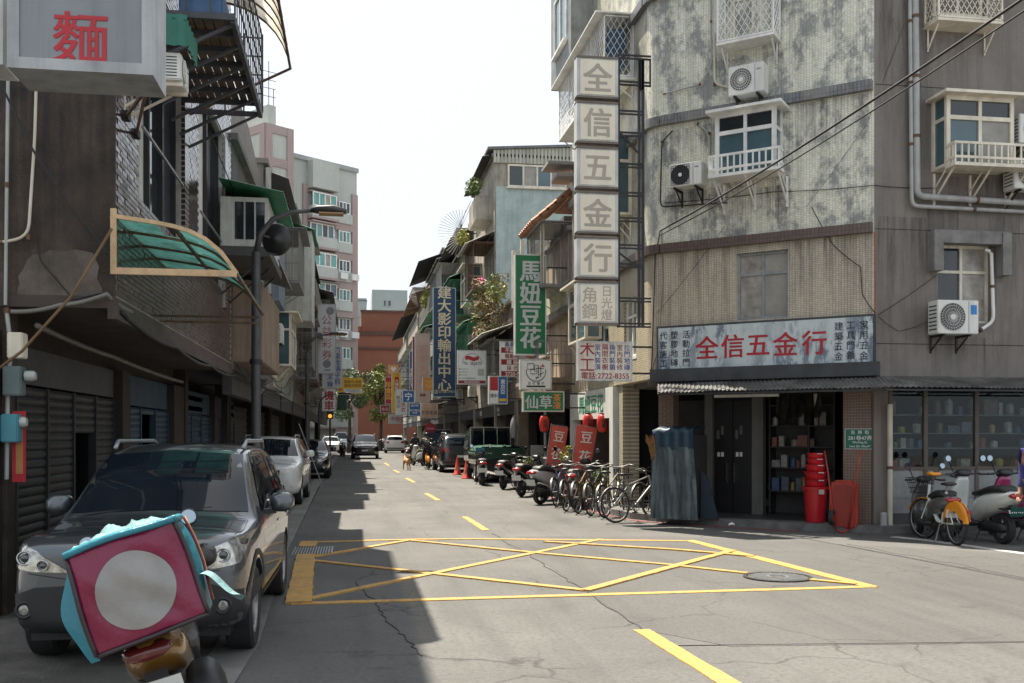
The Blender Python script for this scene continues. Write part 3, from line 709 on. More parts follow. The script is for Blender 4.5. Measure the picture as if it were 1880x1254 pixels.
# ---- corrugated awning wrapping the corner
AWN = M('corrugated_iron', (.20, .20, .195), .42, .55, var=.5, sc=2.5, patch=.5, patchcol=(.08, .075, .07), psc=2.2)
aw = thing('corrugated_awning', 'rusty corrugated iron awning wrapped round the corner shop', 'awning', CH.w(2, .4, 2.5))
zi, zo, ao = CH.px(1400, 694)[1]-.03, 0, .95
zo = CH.px(1400, 716, ao)[1]
oc = Vector((CC.x, CC.y, 0)); nb = (CH.n+GW.n).normalized(); oc = oc + nb*(ao/nb.dot(GW.n))
segs = []; k = 5
for i in range(k):
    f0, f1 = i/k, (i+1)/k
    i0, i1 = CH.w(.15+(LC-.15)*f0, .02, zi), CH.w(.15+(LC-.15)*f1, .02, zi)
    ol = CH.w(.55, ao, zo); orr = Vector((oc.x, oc.y, zo)); segs.append((i0, i1, ol.lerp(orr, f0), ol.lerp(orr, f1)))
for i in range(5):
    a, c = i*1.4, (i+1)*1.4
    i0, i1 = GW.w(a, .02, zi), GW.w(c, .02, zi); o0 = Vector((oc.x if i == 0 else CC.x+a, oc.y, zo)); o1 = Vector((CC.x+c, oc.y, zo)); segs.append((i0, i1, o0, o1))
for j, s_ in enumerate(segs):
    dz = Vector((0, 0, .008*(j % 2))); b = MB(); b.grid(corrug(*[p+dz for p in s_])); b.build('roof_sheet', AWN, aw, smooth=True)
b = MB()
for s_ in segs: b.bar(s_[2]-Vector((0, 0, .04)), s_[3]-Vector((0, 0, .04)), .022); b.bar(s_[0]-Vector((0, 0, .05)), s_[2]-Vector((0, 0, .05)), .018)
b.build('support_bars', DSTEEL, aw)
# ---- rain and rust streaks under sills, units and ledges
def stainmat(name, col, k):
    m = bpy.data.materials.new(name); m.use_nodes = True; t = m.node_tree; b = t.nodes['Principled BSDF']; b.inputs['Base Color'].default_value = (*col, 1); b.inputs['Roughness'].default_value = .9
    tc = N(t, 'TexCoord'); sp = N(t, 'SeparateXYZ'); t.links.new(tc.outputs['Generated'], sp.inputs[0])
    f = ramp(t, noise(t, coords(t, (9, 9, .45)), 1.5, 7, .7), .42, .72); g_ = ramp(t, sp.outputs[2], .0, .95); h_ = N(t, 'MixRGB', blend_type='MULTIPLY'); h_.inputs[0].default_value = 1
    t.links.new(f, h_.inputs[1]); t.links.new(g_, h_.inputs[2]); q = N(t, 'Math', operation='MULTIPLY'); q.inputs[1].default_value = k; t.links.new(h_.outputs[0], q.inputs[0])
    tr = N(t, 'BsdfTransparent'); mx = N(t, 'MixShader'); t.links.new(q.outputs[0], mx.inputs[0]); t.links.new(tr.outputs[0], mx.inputs[1]); t.links.new(b.outputs[0], mx.inputs[2]); t.links.new(mx.outputs[0], t.nodes['Material Output'].inputs[0]); return m
SOOT = stainmat('soot_streak', (.035, .037, .042), .48); RUSTS = stainmat('rust_streak', (.16, .08, .035), .55)
def stain(fr, x0, x1, y0, y1, mt, par=None, n=.003):
    a = fr.px(x0, y1); c = fr.px(x1, y0); MB(fr).quad((a[0], n, a[1]), (c[0], n, a[1]), (c[0], n, c[1]), (a[0], n, c[1])).build('dirt_streak', mt, par or R1, fix=False)
for q in ((1225, 1300, 348, 440), (1300, 1445, 338, 425), (1335, 1412, 180, 300), (1240, 1340, 440, 575), (1448, 1600, 428, 570), (1320, 1440, 90, 175), (1460, 1600, 168, 330), (1205, 1320, 225, 330), (1350, 1450, 425, 466)): stain(CH, *q, SOOT)
for q in ((1300, 1330, 340, 440), (1405, 1430, 340, 430)): stain(CH, *q, RUSTS, n=.005)
for q in ((1612, 1720, 0, 300), (1700, 1760, 384, 560), (1740, 1880, 330, 430), (1700, 1810, 620, 690), (1815, 1880, 400, 680), (1612, 1700, 400, 690)): stain(GW, *q, SOOT)
# ---- pipes on the corner building
def pipe(pts, r, mt, label, name='drain_pipe', rings=0, group=None, seg=10):
    "a pipe with rounded elbows"
    o = thing(name, label, 'pipe', pts[0], group); P = [Vector(p) for p in pts]; Q = [P[0]]
    for i in range(1, len(P)-1):
        a = (P[i-1]-P[i]); c = (P[i+1]-P[i]); q = min(.12, a.length/2, c.length/2)
        s_, e_ = P[i]+a.normalized()*q, P[i]+c.normalized()*q
        for k in range(5): f = k/4; Q.append(s_.lerp(P[i], f).lerp(P[i].lerp(e_, f), f))
    Q.append(P[-1]); MB().tube(Q, r, seg).build('pipe_run', mt, o, smooth='auto')
    b = MB()
    for i in range(len(P)-1):
        L = (P[i+1]-P[i]).length
        for k in range(1, max(1, int(L/1.2))+1):
            c = P[i].lerp(P[i+1], k/(int(L/1.2)+1)); d = (P[i+1]-P[i]).normalized(); b.tube([c-d*.025, c+d*.025], r*1.25, 8)
    b.build('clamp', RUSTY, o); return o
gp = lambda x, y, n=.1: GW.w(GW.px(x, y, n)[0], n, GW.px(x, y, n)[1])
pipe([gp(1668, -300), gp(1674, 378), gp(1900, 390)], .035, PIPEM, 'thin grey pipe running down the grey wall beside thicker one')
pipe([gp(1678, -300, .13), gp(1684, 360, .13), gp(1900, 374, .13)], .055, PIPEM, 'thick grey pipe running down the grey wall')
pipe([gp(1634, 742, .06), gp(1634, 975, .06)], .045, PIPEC, 'cream drain pipe beside the shop display window')
MB(GW).lathe([(.055, 0), (.06, .0), (.06, .2), (.045, .22)], (GW.px(1622, 960, .12)[0], .12, .11), seg=12).build('pipe_stub', PIPEM, R1)
cp = lambda x, y, n=.05: CH.w(CH.px(x, y, n)[0], n, CH.px(x, y, n)[1])
pipe([cp(1305, -40), cp(1306, 120), cp(1285, 155), cp(1220, 172)], .016, PIPEM, 'curved grey conduit on the upper tiled wall', 'conduit')
pipe([cp(1311, 60), cp(1312, 155), cp(1345, 162)], .022, PIPEC, 'cream refrigerant pipe beside the upper air conditioner', 'conduit')
pipe([cp(1303, 292), cp(1302, 245), cp(1282, 228)], .022, PIPEM, 'short hooked grey pipe beside bay window', 'conduit')
pipe([cp(1235, 240), cp(1215, 260), cp(1212, 380), cp(1335, 372)], .014, DSTEEL, 'dark conduit looped round the left air conditioner', 'conduit')
gq = [gp(1808, 458, .05), gp(1820, 462, .06), gp(1824, 590, .06), gp(1800, 606, .1)]
pipe(gq, .03, WHITE, 'white refrigerant pipe from window to air conditioner', 'conduit')
# ---- air conditioners
def ac_px(fr, x0, y0, x1, y1, n, label, **k):
    u0, z0 = fr.px(x0, y1, n+.3); u1, _ = fr.px(x1, y1, n+.3); z1 = fr.px(x0, y0, n+.3)[1]
    return ac_unit(fr, u0, z0, n, u1-u0, z1-z0, label, **k)
ac_px(CH, 1337, 124, 1402, 177, .12, 'white air conditioner on dark bracket above the bay window')
ac_px(CH, 1228, 303, 1287, 345, .12, 'white air conditioner with square grille left of bay window', grid=True)
ac_px(GW, 1722, 550, 1797, 612, .12, 'beige air conditioner with blue sticker below the grey wall window', logo=M('blue_sticker', (.03, .2, .5), .5))
ac_px(GW, 1872, 208, 1950, 262, .12, 'air conditioner at the right edge beside cream bay window')
ac_px(GW, 1862, 290, 1940, 345, .12, 'air conditioner at the right edge below cream bay window')
# ---- street name plate
u0, z1 = CH.px(1551, 787, -.1); u1, z0 = CH.px(1607, 825, -.1)
pl = thing('street_plate', 'green street name plate on the brown tiled pier', 'sign', CH.w(u0, -.1, z0))
GRN = M('sign_green', (.01, .13, .09), .4, var=.1); OFFW = M('sign_white', (.72, .74, .72), .5, var=.06)
MB(CH).box(u0, u1, -.115, -.1, z0, z1).build('plate', GRN, pl); wd, ht = u1-u0, z1-z0
b = MB(CH)
for a in ((u0, u1, z0, z0+.008), (u0, u1, z1-.008, z1), (u0, u0+.008, z0+.008, z1-.008), (u1-.008, u1, z0+.008, z1-.008)): b.box(a[0], a[1], -.1, -.097, a[2], a[3])
b.build('border', OFFW, pl)
for s_, f, sz in (('吳  興  街', .82, .21), ('281巷47弄', .55, .25), ('WuXing St.', .32, .15), ('Lane 281 Alley47', .13, .14)):
    text(s_, ht*sz, CH.mat((u0+u1)/2, -.097, z0+ht*f), OFFW, pl, bold=.01)
# ================================================================== near left building
LF = Fr((-2.2, 9.7), (0, 1), (1, 0)); SH = Fr((-3.15, 9.7), (0, 1), (1, 0))
GB = Fr((-2.2, 9.7), (1, 0), (0, -1))
L1 = thing('tiled_building', 'dark near left building with brown tiles, roller shutters and stained end wall', 'building', (-2.2, 9.7, 0))
STAIN = M('black_stained_concrete', (.085, .062, .047), .92, var=.55, sc=2.2, bump=.6, bsc=40, patch=.85, patchcol=(.028, .022, .018), psc=.8, streak=.65, dirt=(.02, .016, .013))
BARE = M('bare_cement_patch', (.135, .112, .095), .92, var=.4, sc=3, bump=.5, patch=.6, patchcol=(.06, .048, .04), psc=2.2, streak=.4)
MB(GB).box(-8, -.253, -.25, 0, 2.935, 11.8).build('end_wall', STAIN, L1)
MB(GB).prism([GB.px(30, 556, .01), GB.px(32, 535, .01), GB.px(36, 520, .01), GB.px(33, 508, .01), GB.px(44, 492, .01), GB.px(49, 478, .01), GB.px(60, 468, .01), GB.px(78, 466, .01), GB.px(92, 459, .01), GB.px(118, 462, .01), GB.px(140, 458, .01), GB.px(170, 464, .01), GB.px(182, 490, .01), GB.px(178, 512, .01), GB.px(188, 530, .01), GB.px(186, 545, .01)], .0, .012).build('cement_patch', BARE, L1)
GROUT = M('pale_grout', (.33, .32, .31), .8, var=.2)
BTILE = M('brown_glazed_tile', (.062, .043, .040), .16, var=.5, sc=30, spec=.75)
ub0, ub1 = LF.U(256), LF.U(332); uc0, uc1 = LF.U(364), LF.U(408); wzb = 4.1; wzt = 6.7; ue = LF.U(424)
holes = [(ub0, ub1, wzb, wzt), (uc0, uc1, wzb, wzt)]
wall(LF, .02, ue, 2.93, 11.8, -.25, 0, holes, GROUT, L1, 'tile_bed'); MB(GB).box(-.252, .014, -.018, .002, 2.93, 11.8).build('corner_bead', STAIN, L1)
MB(LF).box(3.5, ue, -3, -.3, 11.8, 12.9).build('roof_room', STAIN, L1)
MB(LF).box(0, ue, -8, -.3, 11.6, 11.8).build('roof', CONC2, L1)
tw, th = .205, .052
tm = MB(); tm.box(0, tw-.012, 0, .012, 0, th-.009); tme = bpy.data.meshes.new('tile')
tme.from_pydata([tuple(v) for v in [(y, x, z) for x, y, z in tm.v]], [], tm.f); tme.materials.append(BTILE)
spots = []
for r_ in range(int((11.7-2.95)/th)):
    z = 2.95+r_*th; o_ = (r_ % 2)*tw/2
    for q in range(int(ue/tw)):
        u = q*tw+o_
        if u+tw > ue or any(h[0]-tw < u < h[1] and h[2]-th < z < h[3] for h in holes): continue
        spots.append((u, z))
near = sorted([s for s in spots if s[1] < 5.6], key=lambda s: (s[0]+(s[1]-3)*.4))[:300]; ns = set(near); rg = random.Random(3)
for (u, z) in near:
    o = bpy.data.objects.new('tile', tme); COL.objects.link(o); o.location = (-2.2+.0005+rg.uniform(-.002, .002), 9.7+u+.004, z); child(o, L1); o.rotation_euler = (0, rg.gauss(0, .012), rg.gauss(0, .012))
b = MB(LF)
for (u, z) in spots:
    if (u, z) not in ns: e = rg.uniform(-.003, .003); b.box(u+.004, u+tw-.008, -.01, .012+e, z, z+th-.009)
stuff(b.build('tiling', BTILE, L1))
DFR = M('black_window_frame', (.02, .02, .022), .4)
WCUR = M('white_curtain', (.55, .55, .53), .8)
for (a, c, cols) in ((ub0, ub1, 3), (uc0, uc1, 2)):
    wn = window(LF, a, c, wzb, wzt, -.06, L1, DFR, [WCUR, GLASSD, M('slate_pane', (.05, .055, .07), .15)], cols, 1, .06, .1)
    MB(LF).bar((a, .03, wzb+.75), (c, .03, wzb+.75), .018).build('guard_bar', STEEL, wn)
    MB(LF).box(c+.02, c+.32, .0, .05, wzb-.3, wzt).build('tiled_jamb', tilemat('dark_jamb_tile', (0, 1), (.05, .03, .03), (.3, .28, .27), .3, .07, .01, off=0, rough=.2), L1)
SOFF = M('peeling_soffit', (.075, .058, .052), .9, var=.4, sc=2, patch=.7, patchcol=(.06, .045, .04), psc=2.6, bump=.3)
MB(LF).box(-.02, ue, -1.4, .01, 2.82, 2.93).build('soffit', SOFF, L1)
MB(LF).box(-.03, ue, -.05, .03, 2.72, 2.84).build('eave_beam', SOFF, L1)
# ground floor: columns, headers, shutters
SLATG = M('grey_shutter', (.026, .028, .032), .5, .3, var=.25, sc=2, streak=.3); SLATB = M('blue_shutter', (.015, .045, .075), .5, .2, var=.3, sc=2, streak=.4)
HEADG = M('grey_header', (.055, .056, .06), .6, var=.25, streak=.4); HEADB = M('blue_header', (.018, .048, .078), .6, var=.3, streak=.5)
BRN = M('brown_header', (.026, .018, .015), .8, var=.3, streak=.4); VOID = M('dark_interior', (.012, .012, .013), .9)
MB(SH).box(-.15, ue+.5, -.7, -.6, 0, 2.82).build('back_wall', VOID, L1)
MB(SH).box(-.15, ue, -.3, -.05, 2.5, 2.82).build('beam', BRN, L1)
def slat_mesh(L, mt, nm):
    b = MB(); rows = []
    for k in range(5): f = k/4; rows.append([(0.018*math.sin(math.pi*f), y, .088*f) for y in (0, L)])
    b.grid(rows); b.box(-.006, .0, 0, L, .0, .088); me = bpy.data.meshes.new(nm); me.from_pydata([tuple(v) for v in b.v], [], b.f); me.materials.append(mt); return me
def shutter(u0, u1, ztop, mt, panels, label_open=None):
    gap = .05; L = (u1-u0)/panels
    for i in range(panels):
        a = u0+i*L; me = slat_mesh(L-gap, mt, 'slat'); zb = .05
        if label_open is not None and i == label_open[0]: zb = label_open[1]
        b = MB(SH); b.box(a-gap/2, a+gap/2, -.06, .035, .0, ztop); g = b.build('guide_post', mt, L1)
        z = ztop-.09; 
        while z > zb:
            o = bpy.data.objects.new('slat', me); COL.objects.link(o); o.location = (-3.15, 9.7+a+gap/2, z); child(o, L1); z -= .09
    MB(SH).box(u1-gap/2, u1+gap/2, -.06, .035, 0, ztop).build('guide_post', mt, L1)
a0, a1 = .25, SH.U(207); zt1 = onX(120, 760, -3.15).z
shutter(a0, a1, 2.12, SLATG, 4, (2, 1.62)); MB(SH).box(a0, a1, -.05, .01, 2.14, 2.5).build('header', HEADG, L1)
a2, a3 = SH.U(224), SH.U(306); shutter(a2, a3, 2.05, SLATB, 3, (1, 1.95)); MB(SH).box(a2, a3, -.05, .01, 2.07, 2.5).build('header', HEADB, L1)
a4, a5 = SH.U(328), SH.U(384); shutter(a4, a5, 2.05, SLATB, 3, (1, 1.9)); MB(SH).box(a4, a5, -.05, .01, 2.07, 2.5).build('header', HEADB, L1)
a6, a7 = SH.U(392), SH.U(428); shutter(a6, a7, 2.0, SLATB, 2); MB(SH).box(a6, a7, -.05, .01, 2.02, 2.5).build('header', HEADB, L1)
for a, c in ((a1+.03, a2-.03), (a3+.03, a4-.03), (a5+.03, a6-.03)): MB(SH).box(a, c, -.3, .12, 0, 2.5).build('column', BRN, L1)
MB(GB).box(-2.2, -.93, -.3, .0, 0, 2.82).build('column', STAIN, L1)
MB(SH).box(-.3, .2, -1.5, -.02, 0, 2.6).build('column', BRN, L1)
# iron balcony with its floor and hood
IRONB = M('blue_grey_iron', (.07, .075, .085), .6, .3, var=.3); zf = 6.0; e0, e1 = .95, 4.1
bl = MB(LF); nb_ = .98
for i in range(8): u = e0+(e1-e0)*i/7; bl.box(u-.025, u+.025, 0, nb_, zf-.06, zf)
bl.box(e0, e1, nb_-.05, nb_, zf-.08, zf+.02)
BAL = bl.build('balcony', IRONB, L1)
PLANK = M('dark_plank', (.10, .075, .055), .8, var=.4, sc=5)
for i in range(9): n = .04+i*.1; MB(LF).box(e0+.02, e1-.25, n, n+.085, zf+.001, zf+.022).build('plank', PLANK, BAL)
b = MB(LF)
for z in (zf+.25, zf+.5, zf+.75, zf+1.0): b.bar((e0, nb_, z), (e1, nb_, z), .012); b.bar((e0, 0, z), (e0, nb_, z), .012); b.bar((e1, 0, z), (e1, nb_, z), .012)
for i in range(17): u = e0+(e1-e0)*i/16; b.bar((u, nb_, zf), (u, nb_, zf+1.05), .008)
for i in range(5): n = nb_*i/4; b.bar((e0, n, zf), (e0, n, zf+1.05), .014); b.bar((e1, n, zf), (e1, n, zf+1.05), .014)
b.build('railing', IRONB, BAL)
for i in range(6): u = e0+.1+(e1-e0-.2)*i/5; MB(LF).bar((u, .02, zf-.55), (u, nb_-.05, zf-.07), .022).build('strut', IRONB, BAL)
tag(MB(LF).box(1.05, 1.55, .4, .85, zf+.03, zf+.3).build('crate', M('blue_crate', (.05, .12, .25), .5), bev=.02), 'blue plastic crate on the iron balcony', 'crate')
tag(MB(LF).box(1.6, 2.2, .5, .85, zf+.03, zf+.16).build('tray', M('yellow_tray', (.5, .35, .05), .5), bev=.02), 'yellow tray on the iron balcony', 'tray')
# curved cream hood above
HOOD = sheer('cream_plastic_hood', (.85, .76, .62), .93, .5)
hd = thing('balcony_hood', 'curved cream plastic hood over the iron balcony', 'awning', LF.w(3, 1, 7)); rows = []; hs, he = .9, 4.35
for k in range(9): g = k/8*R(85); rows.append([(u, .35+.98*math.sin(g), 6.62+.95*math.cos(g)) for u in [hs+(he-hs)*i/8 for i in range(9)]])
MB(LF).grid(rows).build('sheet', HOOD, hd, smooth=True)
for i in range(9): u = hs+(he-hs)*i/8; MB(LF).tube([(u, .35+.99*math.sin(k/8*R(85)), 6.61+.95*math.cos(k/8*R(85))) for k in range(9)], .018, 5).build('rib', RUSTY, hd)
MB(LF).bar((hs, 1.33, 6.7), (he, 1.33, 6.7), .02).build('edge_rail', RUSTY, hd); MB(LF).bar((hs, 0, 7.57), (hs, .35, 7.57), .02).bar((he, 0, 7.57), (he, .35, 7.57), .02).bar((he, 0, 6.0), (he, 1.33, 6.7), .02).build('stay', RUSTY, hd)
# green glazed canopy
GRNP = sheer('green_canopy_sheet', (.26, .66, .52), .75, .3)
cn = thing('green_canopy', 'torn green plastic canopy with wooden frame over left pavement', 'awning', LF.w(1, .5, 3.4)); cu0, cu1 = -.12, 2.55
def cpt(u, f): return (u, 1.12*f, 3.18+.14*(1-f)+.36*(1-f**5)-.05*(u-cu0)/(cu1-cu0))
for i in range(4):
    for j in range(2):
        if (i, j) in ((0, 0),): f0, f1 = .0, .32
        else: f0, f1 = j*.5, j*.5+.5
        us = [cu0+(cu1-cu0)*(i+q)/4 for q in (.02, .5, .98)]
        MB(LF).grid([[cpt(u, f0+(f1-f0)*k/4) for u in us] for k in range(5)]).build('sheet', GRNP, cn, smooth=True)
TIMB = M('pale_timber', (.52, .36, .21), .7, var=.25, sc=8)
for i in range(5):
    u = cu0+(cu1-cu0)*i/4; MB(LF).tube([(p[0], p[1], p[2]-.025) for p in [cpt(u, k/8) for k in range(9)]], .026 if i in (0,) else .018, 4).build('rafter', TIMB if i == 0 else RUSTY, cn)
for f in (.0, .5, 1.0): MB(LF).bar(tuple(Vector(cpt(cu0, f))-Vector((0, 0, .04))), tuple(Vector(cpt(cu1, f))-Vector((0, 0, .04))), .018).build('purlin', RUSTY, cn)
MB(LF).box(cu0-.02, cu0+.02, .0, 1.12, 3.12, 3.18).build('end_rail', TIMB, cn); MB(LF).box(cu0-.02, cu0+.02, .0, .05, 3.18, 3.72).build('end_post', TIMB, cn)
for z in (2.95, 3.02): MB(LF).bar((cu1-.35+z-2.95, 0, z), (cu1-.3, 1.1, z), .016).build('stay', RUSTY, cn)
stain(GB, -200, 210, 0, 460, SOOT, L1); stain(GB, -200, 210, 170, 560, SOOT, L1, .014); stain(GB, 20, 120, 0, 555, SOOT, L1, .016)
# air conditioner under green hood
u_ = .35; ao_ = ac_unit(Fr((-2.2, 9.7), (0, 1), (1, 0)), .3, 5.08, .05, .45, .26, 'old air conditioner under green corrugated hood beside noodle sign', bm=CREAM, dp=.5)
b = MB(); b.grid(corrug(LF.w(.2, .02, 5.68), LF.w(.85, .02, 5.68), LF.w(.2, .62, 5.62), LF.w(.85, .62, 5.62))); 
GH = M('green_corrugated', (.01, .13, .09), .45, var=.2); hh = b.build('green_hood', GH, ao_, smooth=True)
b = MB(); b.grid([[(LF.w(.25, .62, 0).x+.012*math.sin(i*1.2), LF.w(.2+i*.026, 0, 0).y, 5.62-.24*j) for i in range(26)] for j in range(2)]); b.build('hood_front', GH, ao_, smooth=True)
b = MB(); b.grid([[(LF.w(0, .02+.6*i/24, 0).x, LF.w(.2, 0, 0).y+.012*math.sin(i*1.4), 5.67-.3*j) for i in range(25)] for j in range(2)]); b.build('hood_side', GH, ao_, smooth=True)
# meters, junction boxes, couplet paper and pipes on the end column
def gbx(x0, y0, x1, y1, n0, n1, name, mt, parent=None, bev=.01):
    a = GB.px(x0, y1, n1); c = GB.px(x1, y0, n1); return MB(GB).box(a[0], c[0], n0, n1, a[1], c[1]).build(name, mt, parent, bev=bev)
mt_ = thing('electric_meter', 'grey green electric meter box with glass dial on left column', 'meter', GB.w(-2, .1, 1.9), 'electric meters on the left column')
gbx(4, 672, 38, 726, .0, .15, 'box', M('grey_green_box', (.10, .14, .14), .5), mt_); c = GB.px(44, 690, .1)
MB(GB).lathe([(.0, 0), (.05, 0), (.05, .07), (.035, .09), (0, .09)], (c[0], .06, c[1]), (1, 0, 0), 16).build('dial', M('meter_glass', (.4, .42, .4), .1), mt_, smooth='auto')
mt_ = thing('electric_meter', 'turquoise electric meter box below the grey one', 'meter', GB.w(-2, .1, 1.5), 'electric meters on the left column')
gbx(0, 760, 32, 812, .0, .15, 'box', M('turquoise_box', (.05, .22, .27), .5), mt_); c = GB.px(34, 775, .1)
MB(GB).lathe([(.0, 0), (.05, 0), (.05, .07), (.035, .09), (0, .09)], (c[0]-.03, .06, c[1]), (1, 0, 0), 16).build('dial', MATS['meter_glass'], mt_, smooth='auto')
jb = thing('junction_box', 'rusty cream junction box under the left overhang', 'box', GB.w(-2, .1, 2.2))
gbx(12, 610, 41, 657, .0, .16, 'box', CREAM, jb)
pr = thing('red_paper', 'red paper couplet hanging beside the shutters', 'paper', GB.w(-1.9, .05, 1))
gbx(22, 755, 47, 885, .0, .012, 'paper', M('red_paper', (.42, .02, .03), .7), pr, 0); gbx(29, 775, 42, 870, .012, .016, 'gold_print', M('gold_print', (.4, .18, .05), .5), pr, 0)
gpt = lambda x, y, n=.06: GB.w(GB.px(x, y, n)[0], n, GB.px(x, y, n)[1])
pipe([gpt(12, 880), gpt(14, 720), gpt(20, 640), gpt(12, 570)], .02, PIPEM, 'grey conduit feeding the electric meters', 'conduit')
pipe([gpt(72, -60), gpt(64, 250), gpt(52, 435), gpt(0, 446), gpt(-40, 446)], .014, PIPEC, 'cream cable pipe running down the stained end wall', 'conduit')
pipe([gpt(15, 120), gpt(10, 560)], .016, PIPEM, 'grey conduit at the left edge of the stained wall', 'conduit')
b = MB(); q = [gpt(-60, 720, .5), gpt(40, 645, .45), gpt(130, 545, .4), gpt(205, 420, .3)]
b.tube(q, .013, 6); tag(b.build('bamboo_pole', M('brown_bamboo', (.13, .075, .03), .6, var=.3), smooth=True), 'long brown pole slanting across the left end wall', 'pole')

# ================================================================== rows of street buildings
def wmat(name, col, **k): return M(name, col, .88, var=.25, sc=.8, bump=.25, bsc=30, patch=k.get('patch', .55), patchcol=tuple(x*.45 for x in col), psc=1.1, streak=k.get('streak', .6))
def awning(fr, u0, u1, z, n, drop, mt, parent, name='awning'):
    b = MB(); b.grid(corrug(fr.w(u0, .01, z), fr.w(u1, .01, z), fr.w(u0, n, z-drop), fr.w(u1, n, z-drop), .12, .012)); return b.build(name, mt, parent, smooth=True)
AWM = {'green': M('green_awning', (.05, .22, .13), .5, streak=.3), 'grey': M('grey_awning', (.14, .145, .15), .6, streak=.3), 'white': M('pale_awning', (.45, .45, .42), .6, streak=.5), 'dark': M('dark_awning', (.03, .03, .032), .7), 'rust': M('rust_awning', (.23, .11, .06), .7, streak=.4)}
CAGEM = {'white': M('pale_iron', (.42, .41, .38), .6, streak=.4), 'green': M('green_iron', (.04, .19, .11), .5), 'grey': M('grey_iron', (.2, .2, .2), .6), 'rust': RUSTY}
LEAF = [M('leaf_dark', (.035, .065, .022), .6, var=.5, sc=12), M('leaf_mid', (.09, .13, .035), .6, var=.5, sc=12), M('leaf_yellow', (.24, .24, .05), .6, var=.4, sc=12), M('leaf_dry', (.20, .15, .07), .7, var=.4, sc=12)]
def plant(c, rad, n, size, lm, label, pot=None, name='plant', group='plants on balconies and ledges', seed=1, stems=True):
    o = thing(name, label, 'plant', (c[0], c[1], c[2]-rad[2]), group)
    MB().leaves(c, rad, n, size, .1, seed).build('leaves', lm, o, fix=False)
    if stems:
        b = MB(); rg = random.Random(seed)
        for i in range(6): b.tube([(c[0]+rg.uniform(-.05, .05), c[1]+rg.uniform(-.05, .05), c[2]-rad[2]*1.0), (c[0]+rad[0]*rg.uniform(-.3, .3), c[1]+rad[1]*rg.uniform(-.3, .3), c[2]), (c[0]+rad[0]*rg.uniform(-.7, .7), c[1]+rad[1]*rg.uniform(-.7, .7), c[2]+rad[2]*.6)], [.015, .01, .004], 4)
        b.build('stems', RUSTY, o)
    if pot:
        r, h = pot; z = c[2]-rad[2]*.85; b = MB(); b.lathe([(r*.7, 0), (r, h*.85), (r*1.1, h*.85), (r*1.1, h), (r*.9, h), (r*.85, h*.8), (0, h*.8)], (c[0], c[1], z-h), seg=16); b.build('pot', M('terracotta_pot', (.25, .09, .045), .8), o, smooth='auto')
    return o
